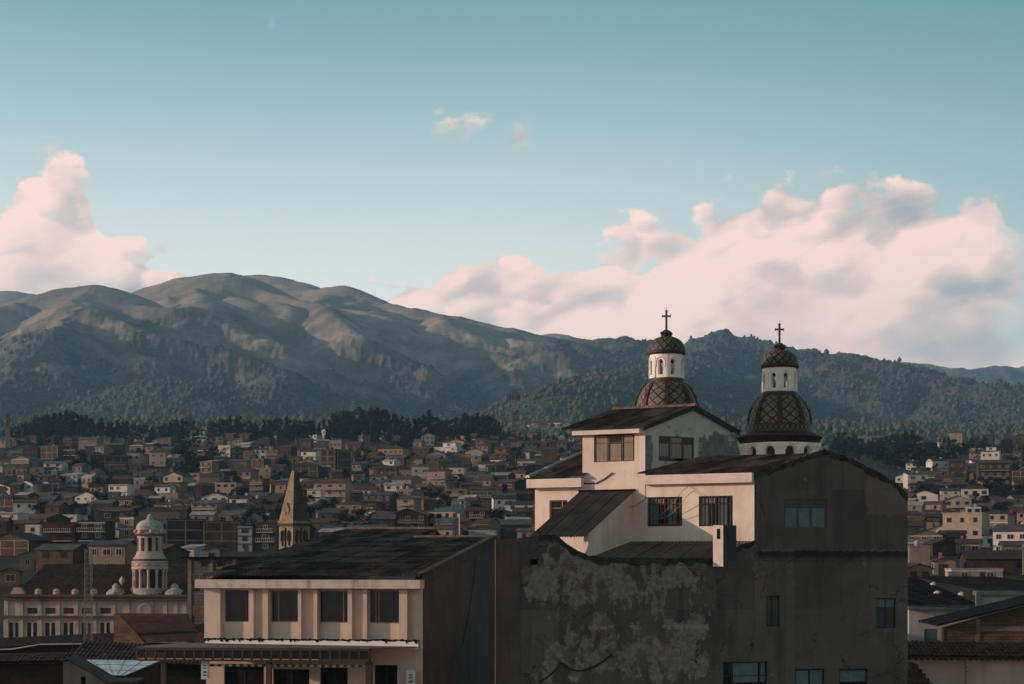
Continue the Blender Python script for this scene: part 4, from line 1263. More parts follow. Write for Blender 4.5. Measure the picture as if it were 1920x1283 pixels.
# ================================================================== church towers
def dome_tile(name, nu, nv, base, lat, spot, lw=.10):
    """glazed tiles laid in a diamond lattice (uv of the lathe)"""
    m = bpy.data.materials.new(name); m.use_nodes = True
    t = NT(m.node_tree); b = m.node_tree.nodes['Principled BSDF']; b.inputs['Roughness'].default_value = .55; b.inputs['Specular IOR Level'].default_value = .3
    uv = t.n('ShaderNodeUVMap').outputs[0]; geo = t.n('ShaderNodeNewGeometry').outputs['Position']
    sp = t.n('ShaderNodeSeparateXYZ'); t.L.new(uv, sp.inputs[0])
    U, V = t.m('MULTIPLY', sp.outputs[0], nu), t.m('MULTIPLY', sp.outputs[1], nv)
    def tri(q):
        return t.m('ABSOLUTE', t.m('SUBTRACT', t.m('FRACT', q), .5))
    d1, d2 = tri(t.m('ADD', U, V)), tri(t.m('SUBTRACT', U, V))
    line = t.m('MINIMUM', d1, d2)
    n = t.noise(geo, 7, 4, .6)
    sm = t.n('ShaderNodeTexVoronoi'); t.L.new(t.vm('MULTIPLY', geo, (1, 1, 1)), sm.inputs['Vector']); sm.inputs['Scale'].default_value = 7
    tc_ = t.mix(t.mr(n, .3, .7), tuple(q * .6 for q in base), base)
    tc_ = t.mix(t.mr(sm.outputs['Distance'], .25, .5), tc_, tuple(q * .45 for q in base))
    ctr = t.m('MAXIMUM', d1, d2)
    c = t.mix(t.mr(t.m('MINIMUM', d1, d2), .42, .45), tc_, spot)
    c = t.mix(t.mr(line, lw, lw - .025), c, lat)
    t.put(b.inputs['Base Color'], c)
    bp = t.n('ShaderNodeBump'); bp.inputs['Strength'].default_value = .6; bp.inputs['Distance'].default_value = .04
    t.L.new(t.m('ADD', t.mr(line, lw + .02, lw - .03), t.m('MULTIPLY', sm.outputs['Distance'], .4)), bp.inputs['Height']); t.L.new(bp.outputs[0], b.inputs['Normal'])
    return m


DOMET = dome_tile('diamond_glazed_tile', 16, 3.6, (.30, .20, .125), (.020, .011, .009), (.06, .035, .022))
DOMES = dome_tile('small_flower_tile', 14, 2.4, (.21, .14, .085), (.022, .012, .009), (.035, .019, .013), .14)
BANDT = dome_tile('band_scroll_tile', 36, 1.5, (.19, .12, .07), (.028, .013, .010), (.04, .02, .014), .16)


def arch_ring(mb, mapf, u0, u1, v0, v1, arches, thick, step=.12, back=True):
    ed = set([u0, u1]); n = max(2, int((u1 - u0) / step))
    for i in range(n + 1): ed.add(u0 + (u1 - u0) * i / n)
    for uc, ow, si, spg in arches:
        for i in range(9): ed.add(uc - ow / 2 + ow * i / 8)
    ed = sorted(ed); ed2 = [ed[0]]
    for e in ed[1:]:
        if e - ed2[-1] > 1e-4: ed2.append(e)
    def atop(u, a):
        uc, ow, si, spg = a
        x = min(1, abs(u - uc) / (ow / 2)); return spg + (ow / 2) * math.sqrt(max(0, 1 - x * x))
    for e0, e1 in zip(ed2, ed2[1:]):
        um = (e0 + e1) / 2
        a = next((q for q in arches if abs(um - q[0]) < q[1] / 2), None)
        cells = [(v0, v0, v1, v1)] if a is None else [(v0, v0, a[2], a[2]), (atop(e0, a), atop(e1, a), v1, v1)]
        for b0, b1, t0, t1 in cells:
            if t0 - b0 < 1e-5 and t1 - b1 < 1e-5: continue
            mb.poly([mapf(e0, b0, 0), mapf(e1, b1, 0), mapf(e1, t1, 0), mapf(e0, t0, 0)])
            if back: mb.poly([mapf(e0, b0, thick), mapf(e1, b1, thick), mapf(e1, t1, thick), mapf(e0, t0, thick)])
        if a is not None:
            for x0, x1 in ((a[2], a[2]), (atop(e0, a), atop(e1, a))):
                mb.poly([mapf(e0, x0, 0), mapf(e1, x1, 0), mapf(e1, x1, thick), mapf(e0, x0, thick)])
    for uc, ow, si, spg in arches:
        for u in (uc - ow / 2, uc + ow / 2):
            mb.poly([mapf(u, si, 0), mapf(u, spg, 0), mapf(u, spg, thick), mapf(u, si, thick)])


def archivolt(mapf, uc, ow, spg, r=.045, legs=0.0, off=-.015):
    pts = []
    if legs: pts.append(mapf(uc - ow / 2, spg - legs, off))
    for i in range(11):
        a = math.pi * (1 - i / 10); pts.append(mapf(uc + ow / 2 * math.cos(a), spg + ow / 2 * math.sin(a), off))
    if legs: pts.append(mapf(uc + ow / 2, spg - legs, off))
    mb = MB(); mb.tube(pts, r, 5); return mb


def church_tower(px, Y, dy, label, face):
    s = Y / FPX
    X = (px - HX) * s
    z = lambda py: CZ + (HY - (py + dy)) * s
    root = empty('church_tower', (X, Y, 0)); tag(root, label, 'tower', 'twin domed church towers')
    C = (X, Y, 0)
    def cyl(r):
        return lambda u, v, d: Vector((X + (r - d) * math.sin(u / r), Y - (r - d) * math.cos(u / r), v))
    # lower drum with blind arcade
    rD = 71 * s
    mb = MB(); f = cyl(rD); nb = 12; per = 2 * math.pi * rD / nb
    off = face * rD
    arc = [(off + per * (k + .5) - math.pi * rD, 19 * s, z(905), z(850)) for k in range(nb)]
    arch_ring(mb, f, off - math.pi * rD, off + math.pi * rD, z(960), z(832), arc, .35, .22)
    dr = mb.build('drum', STONEW, root)
    for k in range(nb):
        archivolt(f, arc[k][0], 30 * s, z(851), .07, .3).build('archivolt', STONEW, dr)
        archivolt(f, arc[k][0], 24 * s, z(851), .05, .3).build('archivolt', STONEW, dr)
    for k in range(0, nb, 2):
        uc = off + per * k - math.pi * rD
        mb = MB()
        for hw, z0, z1, d in ((9, 875, 846, -.16), (11, 846, 841, -.24), (13.5, 841, 834, -.36)):
            h = hw * s
            q = [f(uc - h, z(z0), 0.02), f(uc + h, z(z0), 0.02), f(uc + h, z(z0), d), f(uc - h, z(z0), d)]
            q2 = [f(uc - h, z(z1), 0.02), f(uc + h, z(z1), 0.02), f(uc + h, z(z1), d), f(uc - h, z(z1), d)]
            mb.hexa(q + q2)
        mb.build('capital', STONEW, root)
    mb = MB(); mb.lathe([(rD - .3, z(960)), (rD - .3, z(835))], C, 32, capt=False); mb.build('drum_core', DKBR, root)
    mb = MB(); side = rD * 2.4 ; mb.box(X - side / 2, X + side / 2, Y - side / 2, Y + side / 2, 0, z(958)); mb.build('tower_shaft', STONEW, root)
    # projecting tiled cornice
    mb = MB(); mb.lathe([(q[0] * s, z(q[1])) for q in ((70, 834), (72, 832.5), (76, 826), (78.5, 821), (78.5, 818), (74, 815.5), (66, 813.5), (60, 812))], C, 48, capt=False); co = mb.build('cornice', DKBR, root)
    for k in range(56):
        a = 2 * math.pi * k / 56; mb = MB(); d = Vector((math.sin(a), -math.cos(a), 0)); t_ = Vector((math.cos(a), math.sin(a), 0))
        p = Vector((X, Y, 0)); w = 1.3 * s
        lo, hi = z(832), z(822)
        mb.hexa([p + d * 71 * s - t_ * w + Vector((0, 0, lo)), p + d * 71 * s + t_ * w + Vector((0, 0, lo)), p + d * 75 * s + t_ * w + Vector((0, 0, lo + .12)), p + d * 75 * s - t_ * w + Vector((0, 0, lo + .12)),
                 p + d * 71 * s - t_ * w + Vector((0, 0, hi)), p + d * 71 * s + t_ * w + Vector((0, 0, hi)), p + d * 79.5 * s + t_ * w + Vector((0, 0, hi)), p + d * 79.5 * s - t_ * w + Vector((0, 0, hi))])
        mb.build('bracket', RIBM, co)
    # big dome
    mb = MB(); mb.lathe([(q[0] * s, z(q[1])) for q in ((60.5, 812.5), (60, 800), (58, 797))], C, 48, capt=False); bd = mb.build('dome_base', BANDT, root, smooth=True)
    prof = [(57.3, 797), (57, 790), (55.8, 782), (53.6, 774), (50.6, 766), (46.8, 758.5), (42.4, 752), (37.6, 746.5), (33.2, 743)]
    mb = MB(); mb.lathe([(q[0] * s, z(q[1])) for q in prof], C, 64, capt=False); dm = mb.build('dome', DOMET, root, smooth=True)
    for k in range(8):
        a = 2 * math.pi * (k + .5) / 8 + face + math.pi / 8
        pts = [Vector((X + q[0] * s * 1.004 * math.sin(a), Y - q[0] * s * 1.004 * math.cos(a), z(q[1]))) for q in prof]
        mb = MB(); wv = Vector((math.cos(a), math.sin(a), 0)); ov = Vector((math.sin(a), -math.cos(a), 0))
        for i in range(len(pts) - 1):
            w0, w1 = (5.2 - 2.2 * i / 8) * s, (5.2 - 2.2 * (i + 1) / 8) * s
            p, q = pts[i], pts[i + 1]
            mb.hexa([p - wv * w0 - ov * .1, p + wv * w0 - ov * .1, q + wv * w1 - ov * .1, q - wv * w1 - ov * .1, p - wv * w0 + ov * .10, p + wv * w0 + ov * .10, q + wv * w1 + ov * .10, q - wv * w1 + ov * .10])
        mb.build('rib', RIBM, dm)
        for i in (1, 3, 5):
            mb = MB(); p = pts[i].lerp(pts[i + 1], .5) + ov * .10; mb.lathe([(.0, .07), (.10, .06), (.13, 0.0)], (0, 0, 0), 8, capt=False)
            mb.v = [p + wv * v.x + Vector((0, 0, 1)) * v.y + ov * v.z for v in mb.v]
            mb.build('rosette', DKBR if i != 3 else BANDT, dm)
    # lantern
    mb = MB(); mb.lathe([(33.2 * s, z(743)), (33.6 * s, z(740)), (33.2 * s, z(736.5)), (32 * s, z(735.6))], C, 48, capt=True); mb.build('lantern_base', BANDT, root)
    rL = 31.2 * s; f = cyl(rL); nb = 8; per = 2 * math.pi * rL / nb; off = face * rL
    arc = [(off + per * (k + .5) - math.pi * rL, 9.6 * s, z(730), z(706.5)) for k in range(nb)]
    mb = MB(); arch_ring(mb, f, off - math.pi * rL, off + math.pi * rL, z(735.7), z(691.5), arc, .28, .2)
    ln = mb.build('lantern', STONEW, root)
    for k in range(nb):
        archivolt(f, arc[k][0], 17.5 * s, z(706), .055, .35).build('archivolt', STONEW, ln)
        uc = off + per * k - math.pi * rL
        mb = MB(); h = 1.6 * s
        mb.hexa([f(uc - h, z(735.5), .01), f(uc + h, z(735.5), .01), f(uc + h, z(735.5), -.09), f(uc - h, z(735.5), -.09), f(uc - h, z(697), .01), f(uc + h, z(697), .01), f(uc + h, z(697), -.06), f(uc - h, z(697), -.06)])
        mb.build('pilaster', STONEW, ln)
    # small dome with its rim
    mb = MB(); mb.lathe([(q[0] * s, z(q[1])) for q in ((30, 691.6), (34.5, 691), (36, 688.5), (36.4, 685.5), (35.2, 683.5))], C, 48, capt=False, capb=True); mb.build('lantern_rim', DKBR, root)
    prof = [(35.4, 684), (34.6, 678), (32.8, 672.5), (29.8, 667.5), (25.6, 663.2), (20.4, 660), (14.5, 657.8), (9, 656.6)]
    mb = MB(); mb.lathe([(q[0] * s, z(q[1])) for q in prof], C, 48); mb.build('lantern_dome', DOMES, root, smooth=True)
    mb = MB(); mb.lathe([(q[0] * s, z(q[1])) for q in ((9.5, 658), (10.5, 655), (9.6, 652.5), (11.4, 650.5), (9.2, 648), (6.5, 645.5), (3.5, 643.6), (1.6, 642.8))], C, 16)
    fi = mb.build('finial', DKBR, root)
    for k in range(4):
        a = math.pi / 2 * k + .6; mb = MB(); mb.lathe([(.02, -.12), (.12, -.08), (.15, 0), (.12, .08), (.02, .12)], (X + 10.5 * s * math.sin(a), Y - 10.5 * s * math.cos(a), z(650.5)), 8); mb.build('knob', DKBR, fi)
    mb = MB(); w = 1.9 * s
    mb.box(X - w, X + w, Y - .07, Y + .07, z(644), z(608)); cr = mb.build('cross', CROSSM, root)
    mb = MB(); mb.box(X - 7.6 * s, X + 7.6 * s, Y - .072, Y + .072, z(619.5), z(616.5)); mb.build('cross_arm', CROSSM, cr)
    for (ex, ez) in ((-7.6, 618), (7.6, 618), (0, 608)):
        mb = MB(); mb.box(X + ex * s - (.6 if ez != 608 else 3.0) * s, X + ex * s + (.6 if ez != 608 else 3.0) * s, Y - .09, Y + .09, z(ez + (2.4 if ez != 608 else .5)), z(ez - (2.4 if ez != 608 else .6))); mb.build('cross_end', CROSSM, cr)
    mb = MB(); mb.tube([(X, Y, z(608)), (X, Y, z(602))], .02, 5); mb.build('lightning_rod', CROSSM, cr)
    # bell hanging in the lantern
    b = empty('church_bell', (X, Y, z(728))); tag(b, 'dark bronze bell hanging inside the lantern of ' + ('the nearer' if dy < 0 else 'the outer') + ' domed tower', 'bell')
    mb = MB(); mb.lathe([(.50, 0), (.46, .1), (.34, .4), (.27, .7), (.2, .8), (.05, .86)], (X, Y, z(728)), 16); mb.build('bell_body', BRONZE, b)
    mb = MB(); mb.bar((X - 1.0, Y, z(728) + .95), (X + 1.0, Y, z(728) + .95), .16); mb.build('yoke', DKBR, b)


church_tower(1461.5, 125.0, 0, 'church tower whose whole brown tiled dome rises beside the aerial, cross on top', R(-8))
church_tower(1249.5, 123.0, -25, 'church tower whose brown tiled dome rises straight behind the small roof tower', R(-4))


# ================================================================== stone spire
def spire_mat(name, c1, c2, c3):
    m = bpy.data.materials.new(name); m.use_nodes = True
    t = NT(m.node_tree); b = m.node_tree.nodes['Principled BSDF']; b.inputs['Roughness'].default_value = .9; b.inputs['Specular IOR Level'].default_value = .15
    geo = t.n('ShaderNodeNewGeometry').outputs['Position']
    v = t.n('ShaderNodeTexVoronoi'); v.inputs['Scale'].default_value = 3.2; t.L.new(t.vm('MULTIPLY', geo, (1, 1, 1.4)), v.inputs['Vector'])
    vb = t.n('ShaderNodeTexVoronoi', feature='DISTANCE_TO_EDGE'); vb.inputs['Scale'].default_value = 3.2; t.L.new(t.vm('MULTIPLY', geo, (1, 1, 1.4)), vb.inputs['Vector'])
    sc = t.n('ShaderNodeSeparateColor'); t.L.new(v.outputs['Color'], sc.inputs[0])
    c = t.mix(sc.outputs[0], c1, c2)
    c = t.mix(t.mr(vb.outputs['Distance'], .08, .02), c, c3)
    c = t.mix(t.mr(t.noise(geo, .7, 4), .4, .7, 0, .5), c, c3)
    t.put(b.inputs['Base Color'], c)
    bp = t.n('ShaderNodeBump'); bp.inputs['Strength'].default_value = .9; bp.inputs['Distance'].default_value = .08
    t.L.new(t.m('ADD', t.mr(vb.outputs['Distance'], 0, .2), sc.outputs[1]), bp.inputs['Height']); t.L.new(bp.outputs[0], b.inputs['Normal'])
    return m


RUBBLE = spire_mat('golden_rubble', (.45, .295, .17), (.31, .205, .125), (.16, .11, .075))
BRST_SHADE = spire_mat('brown_trim_and_shaded_stone', (.135, .085, .06), (.09, .058, .045), (.05, .035, .03))  # brown trim, also the shade painted on the spire's sunless side


def stone_spire():
    Y = 262.0; s = Y / FPX
    X = (552 - HX) * s; z = lambda py: CZ + (HY - py) * s
    root = empty('stone_church_tower', (X, Y, ground_z(X, Y))); tag(root, 'golden rubble church tower with tall square spire rising behind the black roof', 'church tower')
    rot = R(47)
    hw = 20.5 * s   # half width along each face
    cor = [Vector((math.cos(rot + math.pi / 2 * k + math.pi / 4), math.sin(rot + math.pi / 2 * k + math.pi / 4), 0)) * hw * math.sqrt(2) for k in range(4)]
    C = Vector((X, Y, 0))
    def fmap(k):
        p, q = cor[k], cor[(k + 1) % 4]
        d = (q - p).normalized(); n = -((p + q) / 2).normalized()
        return lambda u, v, dd: C + (p + q) / 2 + d * u + n * dd + Vector((0, 0, v))
    for k in range(4):
        f = fmap(k); mb = MB()
        arc = [(-9.5 * s, 7.5 * s, z(1024), z(1000)), (9.5 * s, 7.5 * s, z(1024), z(1000))]
        arch_ring(mb, f, -hw, hw, z(1060) - 4, z(986), arc, .4, .5)
        b = mb.build('belfry_wall', RUBBLE, root)
        for a in arc: archivolt(f, a[0], a[1] * 1.2, a[3], .10, 1.2).build('archivolt', BRST_SHADE, b)
    mb = MB(); mb.box(X - hw * .8, X + hw * .8, Y - hw * .8, Y + hw * .8, ground_z(X, Y), z(990)); mb.build('tower_core', BRST_SHADE, root)
    def ring(e, z0, z1, m_, nm):
        mb = MB(); lo = [C + c * e + Vector((0, 0, z0)) for c in cor]; hi = [C + c * e + Vector((0, 0, z1)) for c in cor]
        mb.hexa(lo + hi); return mb.build(nm, m_, root)
    ring(1.14, z(986.5), z(982), BRST_SHADE, 'cornice'); ring(1.07, z(982), z(977), RUBBLE, 'parapet')
    # spire: four tapered faces, those turned from the sun coloured darker, and a blunt top
    top = .19
    for k in range(4):
        p, q = cor[k], cor[(k + 1) % 4]
        mb = MB(); n = 7
        for i in range(n):
            f0, f1 = i / n, (i + 1) / n
            e0, e1 = 1.0 - (1 - top) * f0, 1.0 - (1 - top) * f1
            mb.poly([C + p * e0 + Vector((0, 0, z(977 - 94 * f0))), C + q * e0 + Vector((0, 0, z(977 - 94 * f0))), C + q * e1 + Vector((0, 0, z(977 - 94 * f1))), C + p * e1 + Vector((0, 0, z(977 - 94 * f1)))])
        mb.build('spire_face', RUBBLE if (p + q).x < 0 else BRST_SHADE, root)
    mb = MB(); hi = [C + c * top + Vector((0, 0, z(883))) for c in cor]; mb.poly(hi); mb.build('spire_cap', BRST_SHADE, root)
    mb = MB(); mb.tube([(X, Y, z(884)), (X, Y, z(848))], .06, 6); rod = mb.build('spire_rod', WIRE, root)
    mb = MB(); mb.bar((X - .45, Y, z(856)), (X + .45, Y, z(856)), .07); mb.build('rod_arm', WIRE, rod)
    # dormers on the two seen faces, the right one coloured as if shaded
    for k in range(4):
        p, q = cor[k], cor[(k + 1) % 4]
        m_ = (p + q) / 2
        if m_.y > 0: continue
        f = fmap(k); mb = MB()
        w = 6.5 * s
        arch_ring(mb, lambda u, v, d: f(u, v, d + .12), -w, w, z(977), z(958), [(0, 7 * s, z(976), z(964))], 1.2, .3)
        mb.poly([f(-w * 1.15, z(958), .1), f(w * 1.15, z(958), .1), f(0, z(943), .1)]);
        mb.poly([f(-w * 1.15, z(958), .1), f(0, z(943), .1), f(0, z(943), 2.2), f(-w * 1.15, z(958), 1.8)]); mb.poly([f(w * 1.15, z(958), .1), f(0, z(943), .1), f(0, z(943), 2.2), f(w * 1.15, z(958), 1.8)])
        d = mb.build('dormer', BRST_SHADE if m_.x > 0 else RUBBLE, root)
        mb = MB(); arch_ring(mb, lambda u, v, dd: f(u, v, dd + .7), -3.5 * s, 3.5 * s, z(976), z(960), [], .05, 1); mb.build('dormer_panel', SHW, d)


stone_spire()


# ================================================================== white cupola hall, lower left
def cupola_hall():
    Y = 196.0; s = Y / FPX
    gz = ground_z(0, Y)
    F = Face(180, Y, -4.0, 1)
    root = empty('cupola_hall', (F.O.x, F.O.y, gz)); tag(root, 'long white hall with paired windows, tiled roof and a pillared white cupola tower', 'building')
    L, Rr = F.a(12), F.a(352)
    c = lambda py: (HY - py) * s
    pairs = []
    for x in (17, 51, 85, 119, 153, 188):
        pairs += [F.rect(x, 1168, x + 7.5, 1205), F.rect(x + 11, 1168, x + 18.5, 1205)]
    tops = [F.rect(x, 1140, x + 21, 1151) for x in (51, 85, 119, 153, 188)]
    mb = wall(MB(), F, [(L, c(1124)), (Rr, c(1124))], gz - CZ, pairs + tops, .35); mb.build('front_wall', PWD, root)
    for r in pairs: make_window(root, F, r, FRAMED, GLASS, (), (.6,), .22, .06)
    for r in tops:
        mb = MB(); mb.box(r[0], r[1], .2, .26, r[2], r[3], 0, F.fr); mb.build('panel', BRN, root)
    for py0, py1, d, m_ in ((1126, 1119, .55, BRN), (1119, 1115, .75, BRN), (1160, 1155, .35, BRN), (1163, 1160, .2, PWD)):
        mb = MB(); mb.box(L - .1, Rr + .1, -d, -.002 if py1 != 1119 else .4, c(py0) + .002, c(py1), 0, F.fr); mb.build('cornice', m_, root)
    for x in (12, 40, 75, 109, 143, 177, 213, 240, 262, 285, 310, 330, 346):
        mb = MB(); a = F.a(x); mb.box(a - .28, a + .28, -.16, -.001, gz - CZ, c(1163.4), 0, F.fr); mb.build('pilaster', PWD, root)
        mb = MB(); mb.box(a - .24, a + .24, -.14, -.001, c(1154.6), c(1126.4), 0, F.fr); mb.build('pilaster', PWD, root)
    for x in (73, 107, 142, 177):
        mb = MB(); q = F.P(F.a(x), 0, -.2); mb.lathe([(.34, c(1115) + CZ), (.42, c(1113) + CZ), (.36, c(1110) + CZ), (.42, c(1108) + CZ), (.25, c(1105) + CZ), (.05, c(1104) + CZ)], (q.x, q.y, 0), 12); mb.build('urn', PWD, root)
    mb = MB(); mb.prism([(F.a(20), c(1114)), (F.a(47), c(1114)), (F.a(42), c(1107)), (F.a(39), c(1102)), (F.a(27), c(1102)), (F.a(24), c(1107))], -.2, .4, F.fr); mb.build('gablet', PWD, root)
    # tiled roof behind the parapet
    p0, p1 = F.P(F.a(22), c(1118), .9), F.P(F.a(350), c(1118), .9)
    up = Vector((F.N.x, F.N.y, 0)) * 11 + Vector((0, 0, 3.6))
    roof_sheets(root, 'roof', TILE, p0, p1, p0 + up, p1 + up, 3, 8, 8, .06, 41)
    mb = MB()
    for a in (F.a(22), F.a(350)):
        mb.poly([F.P(a, gz - CZ, .4), F.P(a, gz - CZ, 22), F.P(a, c(1118), 22), F.P(a, c(1118) + 3.3, 11.5), F.P(a, c(1118), .5)])
    mb.build('end_wall', PWD, root)
    # cupola
    X = F.P(F.a(280), 0, 3.2).x; Yc = F.P(F.a(280), 0, 3.2).y; s2 = Yc / FPX
    z = lambda py: CZ + (HY - py) * s2
    X = (281 - HX) * s2
    C = (X, Yc, 0)
    mb = MB(); mb.lathe([(36 * s2, z(1132)), (36 * s2, z(1112)), (35 * s2, z(1111)), (35 * s2, z(1104)), (33.5 * s2, z(1103))], C, 32); mb.build('cupola_plinth', PWD, root)
    for k in range(12):
        a = 2 * math.pi * k / 12 + .12; r = 29.5 * s2; x, y = X + r * math.sin(a), Yc - r * math.cos(a)
        mb = MB(); q = 2.7 * s2
        mb.lathe([(q * 1.25, z(1103)), (q * 1.25, z(1101)), (q, z(1100)), (q * .9, z(1074)), (q * 1.3, z(1072)), (q * 1.35, z(1068))], (x, y, 0), 10); mb.build('column', PWD, root)
    mb = MB(); mb.lathe([(21 * s2, z(1104)), (21 * s2, z(1066))], C, 24); mb.build('cupola_dark_core', FRAMED, root)  # core coloured dark to stand for the shade between the columns
    mb = MB(); mb.lathe([(q[0] * s2, z(q[1])) for q in ((33, 1068), (34, 1067), (34, 1063), (32, 1062), (32, 1056), (33.5, 1055), (33.5, 1053), (30, 1052), (29.5, 1049), (31, 1048), (29, 1045), (26, 1041), (24.5, 1037), (24.2, 1034))], C, 32, capb=True); mb.build('entablature', PWD, root)
    for r_, y0, y1 in ((30.6, 1053, 1048.2), (27.4, 1004.6, 1001), (33.9, 1108, 1104)):
        mb = MB(); mb.lathe([(r_ * s2, z(y0)), (r_ * s2 + .05, z((y0 + y1) / 2)), (r_ * s2, z(y1))], C, 32, capt=False); mb.build('brown_band', BRN, root)
    for k in range(12):
        a = 2 * math.pi * (k + .5) / 12 + .12; r = 32.6 * s2
        mb = MB(); mb.tube([Vector((X + r * math.sin(a + t_), Yc - r * math.cos(a + t_), z(1058 + 2.4 * (1 - (t_ / .24) ** 2)))) for t_ in (-.24, -.12, 0, .12, .24)], .09, 5); mb.build('garland', PWD, root)
    rU = 23.5 * s2
    f = lambda u, v, d: Vector((X + (rU - d) * math.sin(u / rU), Yc - (rU - d) * math.cos(u / rU), v))
    per = 2 * math.pi * rU / 10
    mb = MB()
    arc = [(per * (k + .35) - math.pi * rU, 6.4 * s2, z(1033), z(1011)) for k in range(10)]
    for k in range(10):
        u0 = per * k - math.pi * rU; w = 7.6 * s2; uc = u0 + per * .35
        for a0, a1, b0, b1 in ((u0, uc - w / 2, z(1034), z(1005)), (uc + w / 2, u0 + per, z(1034), z(1005)), (uc - w / 2, uc + w / 2, z(1009), z(1005))):
            mb.hexa([f(a0, b0, 0), f(a1, b0, 0), f(a1, b0, .4), f(a0, b0, .4), f(a0, b1, 0), f(a1, b1, 0), f(a1, b1, .4), f(a0, b1, .4)])
    mb.build('cupola_drum', PWD, root)
    mb = MB(); mb.lathe([(rU - .38, z(1036)), (rU - .38, z(1004))], C, 20); mb.build('cupola_shade', FRAMED, root)  # dark drum put in for the shade inside the openings
    mb = MB(); mb.lathe([(q[0] * s2, z(q[1])) for q in ((24, 1005), (26.5, 1004), (27, 1001), (24.5, 1000), (24, 995), (26.5, 994), (25.8, 991.5))], C, 32, capb=True); mb.build('upper_cornice', PWD, root)
    for k in range(8):
        a = 2 * math.pi * k / 8 + .3; mb = MB(); r = 26 * s2; mb.lathe([(.02, -.28), (.22, -.15), (.26, 0), (.2, .18), (.02, .28)], (X + r * math.sin(a), Yc - r * math.cos(a), z(997)), 8); mb.build('rosette', PWD, root)
    mb = MB(); mb.lathe([(q[0] * s2, z(q[1])) for q in ((25.6, 992), (25.2, 988), (23.4, 984), (20, 980), (15.4, 977), (10, 975), (6.5, 973.5), (5.4, 970.5), (4.4, 969), (4.8, 967.2), (3.4, 965.5), (.8, 963.8))], C, 32); mb.build('cupola_dome', CUPT, root, smooth=True)
    # side domelets
    for px, w in ((222, 19), (331, 21)):
        x = (px - HX) * s2; mb = MB(); mb.lathe([(q[0] * w / 19 * s2, z(q[1])) for q in ((19, 1119), (19, 1115), (17.5, 1111), (13, 1106), (8, 1103.5), (6.5, 1101), (7, 1098), (4, 1096), (2.5, 1094))], (x, Yc - 1.2, 0), 16); mb.build('side_domelet', CUPT, root)
    mb = MB(); x = (233 - HX) * s2; mb.lathe([(.03, -.55), (.36, 0), (.03, .55)], (x, Yc - 1.2, z(1089)), 4, capb=True); mb.build('diamond_finial', PWD, root)
    mb = MB(); q = F.P(F.a(274), c(1143), -.25); mb.lathe([(0.0, 0), (.75, .0), (.8, .06), (.62, .09), (.6, .05), (0, .05)], (0, 0, 0), 20, capt=False)
    mb.v = [q + Vector((v.x, -v.z, v.y)) for v in mb.v]; mb.build('wall_clock', PWD, root)


PWD = material('aged_white_plaster', (.36, .30, .27), .92, .12, .6, dirt=.35, dirtcol=(.17, .14, .125), streak=.4, bump=.15)
CUPT = material('cupola_scale_tiles', (.30, .285, .27), .8, .35, 1.6, dirt=.35, dirtcol=(.13, .12, .11), bump=.5, bscale=5)
cupola_hall()


# ================================================================== rough masonry block behind the hall
def masonry_block():
    Y = 136.0; s = Y / FPX
    F = Face(440, Y, -8.0, 1); root = empty('masonry_block', (F.O.x, F.O.y, 0)); tag(root, 'unplastered grey and ochre block tower house with flat black roof', 'house')
    c = lambda py: (HY - py) * s
    a0, a1 = F.a(352), F.a(448)
    hs = [F.rect(378, 1053, 388, 1062), F.rect(408, 1053, 421, 1062), F.rect(366, 1092, 375, 1109)]
    wall(MB(), F, [(a0, c(1047)), (a1, c(1047))], -16, hs, .3).build('front_wall', BRICKG, root)
    for h in hs: make_window(root, F, h, FRAMED, GLASS, (.5,), (), .12, .05)
    for z0, z1 in ((1078, 1089), (1137, 1155), (1175, 1200)):
        mb = MB(); mb.box(a0 + .25, F.a(384), -.03, -.002, c(z1), c(z0), 0, F.fr); mb.build('ochre_patch', BRICKO, root)
    for x in (352.5, 393, 436):
        mb = MB(); a = F.a(x); mb.box(a, a + .3, -.06, -.001, -16, c(1048), 0, F.fr); mb.build('concrete_column', SHD, root)
    mb = MB(); mb.box(a0 - .4, a1 + 1.6, -.5, 6.5, c(1047) + .002, c(1044), 0, F.fr); mb.build('roof_slab', BLACKM, root)
    mb = MB(); mb.poly([F.P(a0 + .002, -16, .3), F.P(a0 + .002, -16, 6), F.P(a0 + .002, c(1047), 6), F.P(a0 + .002, c(1047), .3)]); mb.poly([F.P(a1 - .002, -16, .3), F.P(a1 - .002, -16, 6), F.P(a1 - .002, c(1047), 6), F.P(a1 - .002, c(1047), .3)]); mb.build('side_wall', BRICKG, root)


SHD = material('raw_concrete', (.14, .125, .115), .92, .2, .8, streak=.3)
masonry_block()


